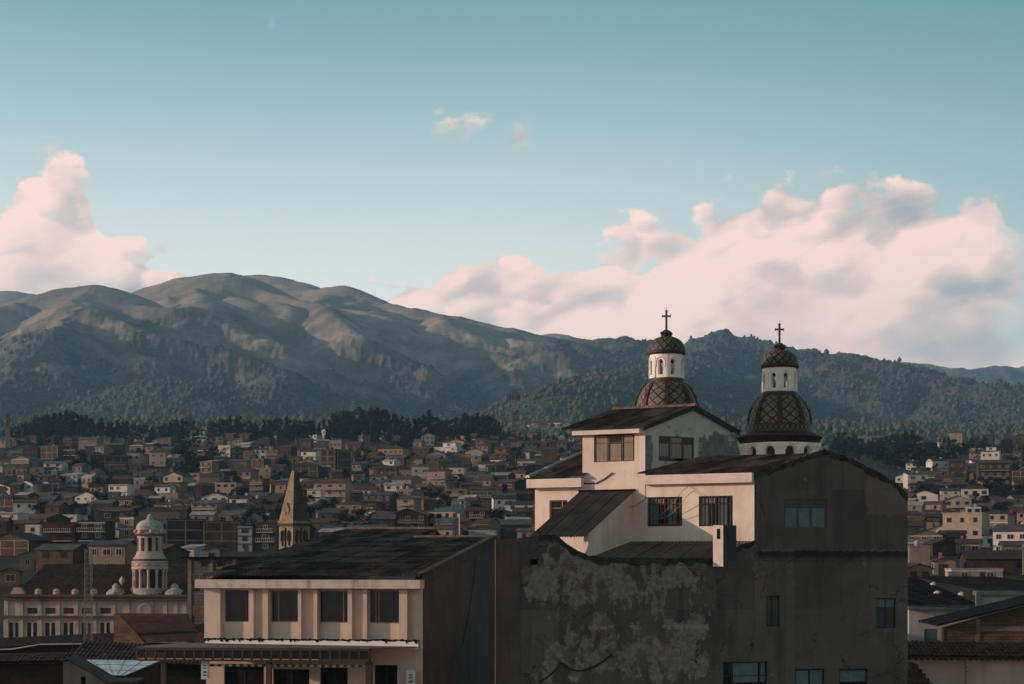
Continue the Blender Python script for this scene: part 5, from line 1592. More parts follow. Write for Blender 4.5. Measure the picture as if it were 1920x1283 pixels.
# ================================================================== tiled roof helper
def tile_rows(root, p00, p10, p01, p11, ncol, nrow, mat, r=.10, name='roof_tile', stuff_rows=0):
    """half-round clay tiles, each one a piece; alike tiles share their mesh"""
    p00, p10, p01, p11 = map(Vector, (p00, p10, p01, p11))
    S = lambda u, v: (p00 * (1 - u) + p10 * u) * (1 - v) + (p01 * (1 - u) + p11 * u) * v
    e = (p10 - p00) / ncol; g = (p01 - p00) / nrow
    nrm = e.cross(g).normalized();  nrm = nrm if nrm.z > 0 else -nrm
    mb = MB(); n = 5
    w = e.length * .52
    en = e.normalized()
    for f, rr, lift in ((-.02, 1.0, .035), (1.08, .86, .0)):
        for i in range(n + 1):
            a = math.pi * i / n
            mb.v.append(g * f + en * (math.cos(a) * w * rr) + nrm * (math.sin(a) * w * .62 * rr + lift))
    for i in range(n): mb.f.append((i, i + 1, n + 2 + i, n + 1 + i)); mb.mi.append(0)
    mb.f.append(tuple(range(n + 1))); mb.mi.append(0)
    me = mb.mesh('roof_tile', mat)
    base = MB(); base.hexa([p00 - nrm * .12, p10 - nrm * .12, p11 - nrm * .12, p01 - nrm * .12, p00 - nrm * .03, p10 - nrm * .03, p11 - nrm * .03, p01 - nrm * .03])
    holder = base.build('roof', mat, root)
    rs = random.Random(ncol * 7 + nrow)
    off = Vector(root.location)
    for c in range(ncol):
        for k in range(nrow):
            o = bpy.data.objects.new(name, me); COL.objects.link(o); o.parent = holder
            o.location = S((c + .5) / ncol, k / nrow) - off + nrm * rs.uniform(-.008, .02)
            o.rotation_euler = (0, 0, rs.uniform(-.025, .025))
    return holder


# ================================================================== lower left roofs
def left_roofs():
    # long tiled roof in front of the cupola hall
    Y = 150.0; s = Y / FPX; F = Face(110, Y, -3.0, 1); c = lambda py: (HY - py) * s
    root = empty('tiled_house', (F.O.x, F.O.y, 0)); tag(root, 'low house with long clay tile roof and white gutter before the cupola hall', 'house')
    a0, a1, am = F.a(-60), F.a(212), F.a(80)
    up = Vector((F.N.x, F.N.y, 0)) * 5 + Vector((0, 0, .62))
    e0, e1 = F.P(a0, c(1217), -.5), F.P(a1, c(1204), -.5)
    tile_rows(root, e0, e1, e0 + up, e1 + up, 44, 6, TILED)
    wall(MB(), F, [(a0, c(1217)), (a1 - .6, c(1207))], -16, (F.rect(150, 1208, 156, 1219),), .3).build('front_wall', BRICKD, root)
    mb = MB(); mb.tube([e0 + Vector((0, -.05, -.14)), F.P(F.a(28), c(1217), -.55), F.P(F.a(80), c(1208), -.55), e1 + Vector((0, -.05, -.10))], .06, 6); mb.build('gutter', SHW, root)
    mb = MB(); mb.poly([F.P(a1 - .6, -16, .3), F.P(a1 - .6, -16, 6), F.P(a1 - .6, c(1206), 6), F.P(a1 - .6, c(1185), 4.4), F.P(a1 - .6, c(1207), .3)]); mb.build('end_wall', SHW, root)
    # brick gable house
    Y = 128.0; s = Y / FPX; F = Face(290, Y, 3.0, 1); c = lambda py: (HY - py) * s
    root = empty('brick_house', (F.O.x, F.O.y, 0)); tag(root, 'small house with ochre brick gable and dark red tin roof beside the porch', 'house')
    G = Face(216, Y + 2, -12.0, 1)
    wall(MB(), G, [G.ac(213, 1152), G.ac(222, 1152), G.ac(274, 1208)], -16, (), .3).build('gable_wall', BRICKO, root)
    p0, p1 = F.P(F.a(273), c(1206), .2), F.P(F.a(377), c(1205), .2)
    q0, q1 = W(218, 1151, Y + 8), W(352, 1152, Y + 8)
    roof_sheets(root, 'roof', TILEDK, p0, p1, q0, q1, 3, 6, 8, .04, 51)
    wall(MB(), F, [(F.a(274), c(1206)), (F.a(377), c(1206))], -16, (), .25, d0=.3).build('front_wall', BRICKD, root)
    # glazed roof
    Y = 104.0; s = Y / FPX
    pts = [W(133, 1236.5, 113), W(301, 1239, 113), W(234, 1267, 103), W(196, 1267, 103)]
    root = empty('skylight_roof', (pts[3].x, pts[3].y, 0)); tag(root, 'pale blue-green glazed roof between the dark roofs', 'skylight')
    lerp2 = lambda u, v: (pts[3].lerp(pts[2], u)).lerp(pts[0].lerp(pts[1], u), v)
    for i in range(5):
        for j in range(3):
            mb = MB(); u0, u1, v0, v1 = i / 5 + .006, (i + 1) / 5 - .006, j / 3 + .01, (j + 1) / 3 - .01
            q = [lerp2(u0, v0), lerp2(u1, v0), lerp2(u1, v1), lerp2(u0, v1)]
            mb.hexa([p - Vector((0, 0, .03)) for p in q] + q); mb.build('pane', SKYG, root)
    mb = MB()
    for i in range(6): mb.bar(lerp2(i / 5, 0), lerp2(i / 5, 1), .05)
    for j in range(4): mb.bar(lerp2(0, j / 3), lerp2(1, j / 3), .05)
    mb.build('glazing_bars', METAL, root)
    mb = MB(); q = [lerp2(.02, .02), lerp2(.98, .02), lerp2(.98, .98), lerp2(.02, .98)]
    lo = [Vector((p.x, p.y, 0)) for p in q]; mb.hexa(lo + [p - Vector((0, 0, .08)) for p in q]); mb.build('side_walls', BRICKD, root)
    # gabled shed and brick wall in the corner
    Y = 98.0; s = Y / FPX; F = Face(60, Y, 4.0, 1); c = lambda py: (HY - py) * s
    root = empty('corner_house', (F.O.x, F.O.y, 0)); tag(root, 'dark brick corner house with tiled coping and pale grey gable shed', 'house')
    wall(MB(), F, [(F.a(-60), c(1243)), (F.a(121), c(1243))], -16, (), .3).build('brick_wall', BRICKD, root)
    e0, e1 = F.P(F.a(-60), c(1242), -.35), F.P(F.a(126), c(1240), -.35); up = Vector((F.N.x, F.N.y, 0)) * 2 + Vector((0, 0, .35))
    tile_rows(root, e0, e1, e0 + up, e1 + up, 26, 3, TILED)
    wall(MB(), F, [(F.a(121), c(1239)), (F.a(130), c(1239)), (F.a(165), c(1258)), (F.a(205), c(1283)), (F.a(240), c(1283))], -16, (F.rect(154, 1268, 163, 1300),), .25, d0=-.4).build('shed_gable', SHG, root)
    make_window(root, F, F.rect(154, 1268, 163, 1300), FRAMED, GLASS, (), (), -.25, .05, name='shed_door')
    mb = MB()
    for (x0, y0), (x1, y1) in (((118, 1240), (130, 1236)), ((130, 1236), (206, 1281)), ((206, 1281), (260, 1281))):
        p, q = F.P(F.a(x0), c(y0), -.55), F.P(F.a(x1), c(y1), -.55); d = Vector((F.N.x, F.N.y, 0)) * 3
        mb.hexa([p, q, q + d, p + d] + [v + Vector((0, 0, .12)) for v in (p, q, q + d, p + d)])
    mb.build('shed_roof', BRN, root)
    # tiled roof under the canopy, seen behind the posts
    Y = 116.0; F = Face(250, Y, 2.0, 1); s = Y / FPX; c = lambda py: (HY - py) * s
    root = empty('tiled_shed', (F.O.x, F.O.y, 0)); tag(root, 'dark tiled shed roof behind the glazed roof and porch post', 'shed')
    e0, e1 = F.P(F.a(130), c(1236), 0), F.P(F.a(385), c(1250), 0); up = Vector((0, 4, 1.0))
    tile_rows(root, e0, e1, e0 + up, e1 + up, 32, 5, TILED)
    wall(MB(), F, [(F.a(132), c(1238)), (F.a(383), c(1252))], -16, (), .25, d0=.3).build('front_wall', BRICKD, root)


SKYG = glass_mat('sea_green_roof_glass', (.50, .64, .64), .2)
SHG = material('grey_limewash', (.13, .13, .135), .92, .2, .8, streak=.4)
TILEDK = material('dark_red_tin', (.050, .022, .018), .8, .3, 1.2, objvar=.2)
left_roofs()


# ================================================================== right hand buildings
def right_side():
    Y = 101.0; s = Y / FPX; F = Face(1765, Y, -2.0, 1); c = lambda py: (HY - py) * s
    root = empty('warehouse', (F.O.x, F.O.y, 0)); tag(root, 'white warehouse with teal fascia and black roof beside the grey gable wall', 'warehouse')
    a0, am, a1 = F.a(1704), F.a(1832), F.a(2010)
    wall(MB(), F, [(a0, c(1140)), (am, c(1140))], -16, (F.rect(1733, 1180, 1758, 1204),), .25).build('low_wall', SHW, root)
    mb = MB(); r = F.rect(1733, 1180, 1758, 1204); mb.box(r[0], r[1], .02, .06, r[2], r[3], 0, F.fr); mb.build('teal_hatch', TEAL, root)
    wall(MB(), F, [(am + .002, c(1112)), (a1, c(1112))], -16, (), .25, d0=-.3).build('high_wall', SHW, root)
    mb = MB(); mb.box(F.a(1701), am - .002, -.35, .3, c(1143), c(1137), 0, F.fr); mb.build('fascia', TEAL, root)
    mb = MB(); mb.box(F.a(1826), a1, -.62, .3, c(1116), c(1108), 0, F.fr); mb.build('fascia', TEAL, root)
    mb = MB(); mb.box(F.a(1826), F.a(1838), -.60, -.302, c(1158), c(1116) - .002, 0, F.fr); mb.build('corner_board', TEAL, root)
    d = Vector((F.N.x, F.N.y, 0))
    roof_sheets(root, 'low_roof', ROOFB, F.P(a0 - .3, c(1137) + .05, -.4), F.P(am, c(1137) + .05, -.4), F.P(a0 - 2, c(1137) + 1.55, 19), F.P(am, c(1137) + 1.55, 19), 3, 5, 5, .03, 61)
    roof_sheets(root, 'high_roof', ROOFB, F.P(am, c(1108) + .03, -.62), F.P(a1, c(1108) + .03, -.62), F.P(am, c(1108) + .62, 19), F.P(a1, c(1108) + .62, 19), 3, 6, 5, .03, 62)
    mb = MB(); mb.poly([F.P(a0 - .002, -16, .25), F.P(a0 - 1.6, -16, 17), F.P(a0 - 1.6, c(1137) + 1.3, 17), F.P(a0 - .002, c(1140), .25)]); mb.build('side_wall', PINK, root)
    for px, py, dd in ((1751, 1107, 12.5), (1758, 1124, 6.5), (1804, 1126, 6.0)):
        p = W(px, py, Y + dd); v = empty('roof_vent', p); tag(v, 'squat white turbine vent on the black warehouse roof', 'roof vent', 'turbine vents on the warehouse roof')
        mb = MB(); mb.lathe([(.16, -.15), (.16, .18), (.15, .2)], tuple(p), 12); mb.build('stub_pipe', SHW, v)
        mb = MB(); mb.lathe([(.18, .2), (.26, .25), (.28, .35), (.24, .46), (.1, .54), (.02, .55)], tuple(p), 12, capb=True); mb.build('vent_cap', SHW, v)
    # brick gable
    Y = 92.5; s = Y / FPX; F = Face(1840, Y, -4.0, 1); c = lambda py: (HY - py) * s
    root = empty('brick_gable_house', (F.O.x, F.O.y, 0)); tag(root, 'ochre brick gable with concrete beam and sloping roof edge before the warehouse', 'house')
    prof = [F.ac(1766, 1178), F.ac(1800, 1168), F.ac(1860, 1152), F.ac(1925, 1136), F.ac(2000, 1118)]
    wall(MB(), F, prof, -16, (), .3).build('gable_wall', BRICKO2, root)
    for x0, x1, y0, y1 in ((1829, 1837, 1161, 1283), (1837.3, 2000, 1175, 1184), (1765, 1769, 1180, 1283)):
        r = F.rect(x0, y0, x1, y1); mb = MB(); mb.box(r[0], r[1], -.04, -.002, r[2], r[3], 0, F.fr); mb.build('concrete_band', SHD, root)
    mb = MB()
    p = [F.P(F.a(1755), F.ac(1755, 1174)[1], -.4), F.P(F.a(2000), F.ac(2000, 1116)[1], -.4)]; d = Vector((F.N.x, F.N.y, 0)) * 6
    mb.hexa([p[0], p[1], p[1] + d, p[0] + d] + [q + Vector((0, 0, .12)) for q in (p[0], p[1], p[1] + d, p[0] + d)]); mb.build('roof', ROOFB, root)
    # house with old clay tiles and rafters
    Y = 86.0; s = Y / FPX; F = Face(1810, Y, -3.0, 1); c = lambda py: (HY - py) * s
    root = empty('limewashed_house', (F.O.x, F.O.y, 0)); tag(root, 'pinkish limewashed house with sagging clay tile eaves below the brick gable', 'house')
    a0, a1 = F.a(1696), F.a(1990)
    wall(MB(), F, [(a0, c(1228)), (a1, c(1228))], -16, (), .3).build('front_wall', PINK, root)
    e0, e1 = F.P(a0 - .3, c(1228) - .02, -.75), F.P(a1, c(1228) - .1, -.75); up = Vector((F.N.x, F.N.y, 0)) * 2.4 + Vector((0, 0, .62))
    tile_rows(root, e0, e1, e0 + up, e1 + up, 36, 5, TILE)
    for i in range(26):
        a = a0 + (a1 - a0) * (i + .3) / 26; mb = MB()
        mb.hexa([F.P(a, c(1228) - .24, -.72), F.P(a + .11, c(1228) - .24, -.72), F.P(a + .11, c(1228) - .1, -.003), F.P(a, c(1228) - .1, -.003), F.P(a, c(1228) - .13, -.72), F.P(a + .11, c(1228) - .13, -.72), F.P(a + .11, c(1228) - .0, -.003), F.P(a, c(1228) - .0, -.003)])
        mb.build('rafter_end', FRAMED, root)
    mb = MB(); q = F.P(F.a(1711), c(1245), -.12); mb.tube([q + Vector((-.06, 0, .04)), q, F.P(F.a(1712), c(1300), -.12)], .04, 6); mb.build('vent_pipe', WIREG, root)
    p = F.P(F.a(1806), -16, -.6); pole = empty('service_pole', p); tag(pole, 'thin service pole standing before the limewashed wall', 'pole')
    mb = MB(); mb.tube([p, F.P(F.a(1806), c(1238), -.6)], .045, 6); mb.build('shaft', WIREG, pole)
    for z_ in (1250, 1258): mb = MB(); q = F.P(F.a(1806), c(z_), -.6); mb.bar(q - Vector((.0, .02, 0)), q + Vector((.14, -.02, 0)), .05); mb.build('insulator', WIREG, pole)
    # tiled lean-to at the foot of the grey wall
    root = empty('tiled_lean_to', W(1715, 1290, 84)); tag(root, 'small tiled lean-to roof at the foot of the limewashed wall', 'lean-to')
    e0, e1 = W(1697, 1300, 83.2), W(1757, 1302, 83.2); tile_rows(root, e0, e1, W(1697, 1240, 85.4), W(1714, 1250, 85.4), 9, 6, TILE)


BRICKO2 = brick_mat('ochre_gable_brick', (.15, .085, .045), (.10, .056, .032), (.065, .05, .04))
ROOFB = material('black_roof_sheet', (.010, .0115, .014), .95, .3, 1.0, objvar=.2, spec=.02)
right_side()


# ================================================================== lattice masts
def lattice(name, px, y_top, y_bot, Y, w0, w1, bays, mats, label, cat='mast', extras=True):
    b = W(px, y_bot, Y); t_ = W(px, y_top, Y); H = t_.z - b.z
    root = empty(name, b); tag(root, label, cat)
    def cnr(f, k):
        w = w0 + (w1 - w0) * f
        return Vector((b.x + w * (-.5 if k in (0, 3) else .5), b.y + w * (-.5 if k < 2 else .5), b.z + H * f))
    th = (.035 if Y > 300 else .016) * max(1, Y / 320)
    for j in range(bays):
        f0, f1 = j / bays, (j + 1) / bays
        mb = MB()
        for k in range(4):
            mb.bar(cnr(f0, k), cnr(f1, k), th * 1.5); mb.bar(cnr(f1, k), cnr(f1, (k + 1) % 4), th)
            mb.bar(cnr(f0, k), cnr(f1, (k + 1) % 4), th); mb.bar(cnr(f0, (k + 1) % 4), cnr(f1, k), th)
        mb.build('lattice_bay', mats[int(j / bays * len(mats))], root)
    return root, b, H


REDP = material('mast_red_paint', (.085, .024, .022), .7, .2, 2)
WHP = material('mast_white_paint', (.20, .19, .185), .7, .1, 2)
TY = ground_hit(965, 852)
tw, tb_, tH = lattice('radio_mast', 965.5, 731, 853, TY, 3.7, 3.3, 22, [WHP, WHP, REDP, REDP, WHP, WHP, REDP, REDP, WHP, WHP, REDP, REDP], 'tall red and white lattice radio mast above the town trees')
for k in range(6):
    a = k * 1.05; mb = MB(); mb.box(-.35, .35, -.2, .2, 0, 3.2)
    mb.v = [Vector((tb_.x + 2.4 * math.cos(a), tb_.y + 2.4 * math.sin(a), tb_.z + tH * .84)) + v for v in mb.v]; mb.build('panel_antenna', REDP, tw)
mb = MB(); mb.box(tb_.x - 2.6, tb_.x + 2.6, tb_.y - 2.6, tb_.y + 2.6, tb_.z + tH * .44, tb_.z + tH * .45); mb.build('platform', WIREG, tw)
lattice('guyed_mast', 166, 1030, 1290, 122, .55, .42, 26, [WIREG, WIREG], 'slim guyed lattice mast standing before the cupola hall')
mbase = W(166, 1035, 122)
for k, (px, py, Y) in enumerate(((128, 1262, 118), (196, 1290, 119))):
    cable('guy_wire', [mbase, W(px, py, Y)], .015, WIRE, 'guy wire running down from the slim lattice mast', 0, 'guy wires of the slim mast')
lattice('relay_mast', 15, 776, 850, ground_hit(15, 848) * .98, 1.7, 1.4, 16, [WIREG, WIREG, WIREG, REDP, REDP], 'small red-topped lattice mast on the wooded ridge')

# ================================================================== the town on the slope
WALLC = {'white': (.60, .565, .545), 'cream': (.37, .305, .25), 'tan': (.25, .19, .15), 'ochre': (.25, .165, .085), 'yellow': (.36, .235, .11), 'pink': (.29, .215, .19),
         'grey': (.16, .15, .145), 'maroon': (.085, .020, .024), 'blue': (.30, .37, .42), 'dark': (.055, .052, .052), 'orange': (.30, .135, .05)}
WM = {k: material('town_wall_' + k, tuple(q * .68 for q in v), .92, .14, .35, dirt=.35, dirtcol=tuple(q * .45 for q in v), streak=.35, objvar=.16) for k, v in WALLC.items()}
WM['brick'] = brick_mat('town_brick', (.088, .044, .031), (.060, .032, .024), (.058, .042, .034))
WM['ochre brick'] = brick_mat('town_ochre_brick', (.120, .073, .040), (.085, .052, .030), (.068, .050, .038))
RC = {'clay tile': (.054, .029, .024), 'grey sheet': (.050, .051, .053), 'dark red': (.062, .025, .022), 'brown tile': (.036, .023, .019), 'pale sheet': (.20, .20, .20), 'black': (.018, .019, .021), 'teal sheet': (.06, .10, .105)}
RM = {k: material('town_roof_' + k.replace(' ', '_'), v, .85, .35, .5, dirt=.45, dirtcol=tuple(q * .4 for q in v), objvar=.25, bump=.4, bscale=2.0) for k, v in RC.items()}
CONC = material('town_concrete', (.17, .15, .135), .92, .2, .5, objvar=.15)
TGL = glass_mat('town_window_glass', (.014, .015, .017), .15)
TFL = material('town_frame_pale', (.40, .37, .34), .8, .1, 1)
TFD = material('town_frame_dark', (.035, .025, .02), .8, .1, 1)
_wc = {}


def win_mesh(w, h, pale):
    k = (round(w, 1), round(h, 1), pale)
    if k not in _wc:
        w, h = k[0], k[1]
        mb = MB(); f = .09
        for x0, x1, z0, z1 in ((-w / 2, -w / 2 + f, 0, h), (w / 2 - f, w / 2, 0, h), (-w / 2 + f, w / 2 - f, 0, f), (-w / 2 + f, w / 2 - f, h - f, h), (-.03, .03, f, h - f)):
            mb.box(x0, x1, -.07, .05, z0, z1, 0)
        mb.box(-w / 2 + f, w / 2 - f, -.015, .04, f, h - f, 1)
        _wc[k] = mb.mesh('window', [TFL if pale else TFD, TGL])
    return _wc[k]


def put(name, me, parent, loc=(0, 0, 0), rz=0.0):
    o = bpy.data.objects.new(name, me); COL.objects.link(o); o.parent = parent; o.location = loc; o.rotation_euler = (0, 0, rz)
    return o


LABELS = {}
BOXES = []
NUM = {1: 'one', 2: 'two', 3: 'three', 4: 'four', 5: 'five'}


def where(px, py):
    for lim, nm in ((175, 'behind the guyed mast'), (330, 'behind the white cupola'), (480, 'behind the block tower'), (610, 'round the stone spire'), (780, 'behind the black roof'), (910, 'behind the satellite dish'), (1100, 'below the radio mast'), (9999, 'behind the warehouse')):
        if px < lim: break
    return ('high' if py < 856 else ('midway' if py < 925 else ('low' if py < 990 else 'close'))), nm


def house(x0, x1, yt, yb, wall_='white', roof='side', rc='clay tile', fl=2, yaw=None, dep=None, feat=(), nw=None, grp=True, rnd=None, note=None, low=3.5, Yfix=None):
    rs = random.Random(int(x0 * 13 + yt * 7 + x1 * 3))
    px = (x0 + x1) / 2
    Y = Yfix or ground_hit(px, yb)
    s = Y / FPX
    yaw = rs.uniform(-34, 12) if yaw is None else yaw
    wv = (x1 - x0) * s
    tot = (yb - yt) * s
    dep = dep or max(5.5, min(10, wv * rs.uniform(.7, 1.0)))
    ya = abs(R(yaw))
    w = max(3.0, (wv - dep * math.sin(ya) * .55) / max(.5, math.cos(ya)))
    rh = {'side': .30 * dep / 2, 'front': .33 * w / 2, 'hip': .30 * min(w, dep) / 2, 'shed': .14 * dep, 'flat': 0.45}[roof]
    rh = min(rh, tot * .42)
    h = tot - rh
    fl = max(1, min(fl, int(round(h / 2.2)) or 1))
    X = (px - HX) * s
    gz = ground_z(X, Y)
    zb = CZ + (HY - yb) * s
    Yc = Y + dep * .35
    root = empty('house', (X, Yc, zb), R(yaw))
    D = dep / 2; Wd = w / 2; M = WM[wall_]; RMt = RM[rc]
    mb = MB()
    if roof == 'front':
        mb.prism([(-Wd, -low), (Wd, -low), (Wd, h), (0, h + rh), (-Wd, h)], -D, D, lambda a, b, c: Vector((a, b, c)))
    elif roof == 'side':
        mb.prism([(-D, -low), (D, -low), (D, h), (0, h + rh), (-D, h)], -Wd, Wd, lambda a, b, c: Vector((b, a, c)))
    elif roof == 'shed':
        mb.prism([(-D, -low), (D, -low), (D, h + rh), (-D, h)], -Wd, Wd, lambda a, b, c: Vector((b, a, c)))
    else:
        mb.box(-Wd, Wd, -D, D, -low, h)
    put('wall', mb.mesh('wall', M), root)
    o_ = .38; t = .14
    mb = MB()
    if roof == 'front':
        e = rh / Wd * o_
        for sg in (-1, 1):
            mb.hexa([(sg * (Wd + o_), -D - o_, h - e), (sg * (Wd + o_), D + o_, h - e), (0, D + o_, h + rh), (0, -D - o_, h + rh), (sg * (Wd + o_), -D - o_, h - e + t), (sg * (Wd + o_), D + o_, h - e + t), (0, D + o_, h + rh + t), (0, -D - o_, h + rh + t)])
    elif roof == 'side':
        e = rh / D * o_
        for sg in (-1, 1):
            mb.hexa([(-Wd - o_, sg * (D + o_), h - e), (Wd + o_, sg * (D + o_), h - e), (Wd + o_, 0, h + rh), (-Wd - o_, 0, h + rh), (-Wd - o_, sg * (D + o_), h - e + t), (Wd + o_, sg * (D + o_), h - e + t), (Wd + o_, 0, h + rh + t), (-Wd - o_, 0, h + rh + t)])
    elif roof == 'hip':
        q = min(Wd, D) * .9; a, b = Wd + o_, D + o_
        rx, ry = max(Wd - q, .05), max(D - q, .05)
        lo = [(-a, -b, h), (a, -b, h), (a, b, h), (-a, b, h)]; hi = [(-rx, -ry, h + rh + .1), (rx, -ry, h + rh + .1), (rx, ry, h + rh + .1), (-rx, ry, h + rh + .1)]
        mb.hexa(lo + hi)
    elif roof == 'shed':
        e = rh / (2 * D) * o_
        mb.hexa([(-Wd - o_, -D - o_, h - e), (Wd + o_, -D - o_, h - e), (Wd + o_, D + o_, h + rh + e), (-Wd - o_, D + o_, h + rh + e), (-Wd - o_, -D - o_, h - e + t), (Wd + o_, -D - o_, h - e + t), (Wd + o_, D + o_, h + rh + e + t), (-Wd - o_, D + o_, h + rh + e + t)])
    else:
        mb.box(-Wd - .12, Wd + .12, -D - .12, D + .12, h + .002, h + .28)
    ro = put('roof', mb.mesh('roof', RMt if roof != 'flat' else M), root)
    if roof in ('side', 'front') and rs.random() < .7:
        mb = MB()
        if roof == 'side': mb.box(-Wd - .4, Wd + .4, -.16, .16, h + rh + .08, h + rh + t + .1)
        else: mb.box(-.16, .16, -D - .4, D + .4, h + rh + .08, h + rh + t + .1)
        put('ridge_cap', mb.mesh('ridge_cap', RM['clay tile']), ro)
    # windows on the front and the two sides
    fh = h / fl
    pale = rs.random() < .5
    n = nw or max(1, int(w / rs.uniform(2.3, 3.3)))
    cnt = 0
    blank_front = 'blank' in feat
    for f in range(fl):
        wh = min(1.3, fh * .5); zz = f * fh + fh * .32
        if not blank_front:
            for i in range(n):
                if rs.random() < .08: continue
                ww = min(rs.choice((1.0, 1.3, 1.3, 1.7)), w / n * .7)
                put('window', win_mesh(ww, wh, pale), root, (-Wd + w * (i + .5) / n, -D - .012, zz)); cnt += 1
        for sg in (-1, 1):
            if (sg == -1 and yaw < -2) or (sg == 1 and yaw > 2) or 'sides' in feat:
                m_ = max(1, int(dep / 4.2))
                for i in range(m_):
                    if rs.random() < .3 or wall_.endswith('brick'): continue
                    put('window', win_mesh(1.0, wh, pale), root, (sg * (Wd + .012), -D + dep * (i + .5) / m_, zz), sg * math.pi / 2)
    if 'door' in feat or (rs.random() < .5 and yb > 930):
        mb = MB(); mb.box(-.5, .5, -.05, .03, 0, min(2.1, fh * .8)); put('door', mb.mesh('door', TFD), root, (Wd * rs.uniform(-.5, .5), -D - .03, 0.02))
    if 'grid' in feat:
        for i in range(int(w / 3) + 1):
            x = -Wd + w * i / int(w / 3 + 1e-6) if int(w / 3) else 0
            mb = MB(); mb.box(x - .14, x + .14, -D - .03, -D - .002, -low, h); put('concrete_column', mb.mesh('concrete_column', CONC), root)
        for f in range(1, fl + 1):
            mb = MB(); mb.box(-Wd, Wd, -D - .04, -D - .003, f * fh - .16, f * fh + .1); put('concrete_beam', mb.mesh('concrete_beam', CONC), root)
            mb = MB(); mb.box(-Wd - .04, -Wd - .003, -D, D, f * fh - .16, f * fh + .1); put('concrete_beam', mb.mesh('concrete_beam', CONC), root)
    if 'band' in feat:
        for f in range(1, fl + 1):
            mb = MB(); mb.box(-Wd - .06, Wd + .06, -D - .06, -D - .002, f * fh - .28, f * fh - .02); put('floor_band', mb.mesh('floor_band', TFD if wall_ in ('white', 'blue') else TFL), root)
            mb = MB(); mb.box(-Wd - .06, -Wd - .002, -D, D, f * fh - .28, f * fh - .02); put('floor_band', mb.mesh('floor_band', TFD if wall_ in ('white', 'blue') else TFL), root)
    if 'balcony' in feat:
        for f in range(1, fl):
            mb = MB(); bw = Wd * rs.uniform(.6, 1.0)
            mb.box(-bw, bw, -D - 1.1, -D - .003, f * fh - .05, f * fh + .1)
            put('balcony', mb.mesh('balcony', TFL), root)
            mb = MB()
            mb.box(-bw, bw, -D - 1.1, -D - 1.04, f * fh + .85, f * fh + .92)
            for i in range(int(bw * 2 / .5) + 1):
                x = -bw + .5 * i; mb.box(x, x + .06, -D - 1.09, -D - 1.05, f * fh + .1, f * fh + .85)
            o = put('balcony_rail', mb.mesh('balcony_rail', TFL if rs.random() < .6 else TFD), root); o['kind'] = 'stuff'
    if 'frame' in feat:
        for f in range(fl + 1):
            mb = MB(); mb.box(-Wd - 3.5, -Wd - .01, -D, D, f * fh - .1, f * fh + .15); put('open_slab', mb.mesh('open_slab', CONC), root)
        for (cx, cy) in ((-Wd - 3.3, -D + .2), (-Wd - 1.6, -D + .2), (-Wd - 3.3, D - .2)):
            mb = MB(); mb.box(cx - .16, cx + .16, cy - .16, cy + .16, -low, h - .2); put('concrete_column', mb.mesh('concrete_column', CONC), root)
    if 'tank' in feat or (roof == 'flat' and rs.random() < .45):
        mb = MB(); mb.lathe([(.55, 0), (.6, .3), (.6, .9), (.5, 1.1), (.2, 1.2)], (0, 0, 0), 10); put('water_tank', mb.mesh('water_tank', RM['black'] if rs.random() < .6 else WM['blue']), root, (Wd * rs.uniform(-.5, .5), D * rs.uniform(-.3, .5), h + .28))
    if rs.random() < .3 and roof != 'flat':
        mb = MB(); mb.box(-.3, .3, -.3, .3, 0, 1.3); put('chimney', mb.mesh('chimney', M), ro, (Wd * rs.uniform(-.6, .6), D * .25, h + rh * .6))
    if 'penthouse' in feat:
        mb = MB(); mb.box(-Wd * .5, Wd * .6, -D * .3, D, h + .28, h + 2.7); put('penthouse', mb.mesh('penthouse', M), root)
        mb = MB(); mb.box(-Wd * .58, Wd * .68, -D * .45, D * 1.05, h + 2.702, h + 2.9); put('penthouse_roof', mb.mesh('penthouse_roof', RMt), root)
        put('window', win_mesh(1.6, 1.2, pale), root, (0, -D * .3 - .012, h + 1.0))
    b, a = where(px, yb)
    rt = {'side': 'eaves-front %s roof', 'front': 'gabled %s roof', 'hip': 'hipped %s roof', 'shed': 'lean-to %s roof', 'flat': 'flat roof'}[roof]
    rt = rt % rc if '%s' in rt else rt
    fx = ''
    for k, v in (('balcony', ' and balconies'), ('grid', ' and concrete frame'), ('penthouse', ' and roof room'), ('band', ' and floor bands'), ('frame', ' and open slabs')):
        if k in feat: fx = v
    lab = note or ('%s %s-storey house, %s%s, %s %s' % (wall_, NUM.get(fl, 'tall'), rt, fx, b, a))
    LABELS.setdefault(lab, []).append(root)
    root['label'] = lab; root['category'] = 'house'; root['group'] = 'houses on the hillside'
    BOXES.append((x0, x1, yt, yb))
    return root


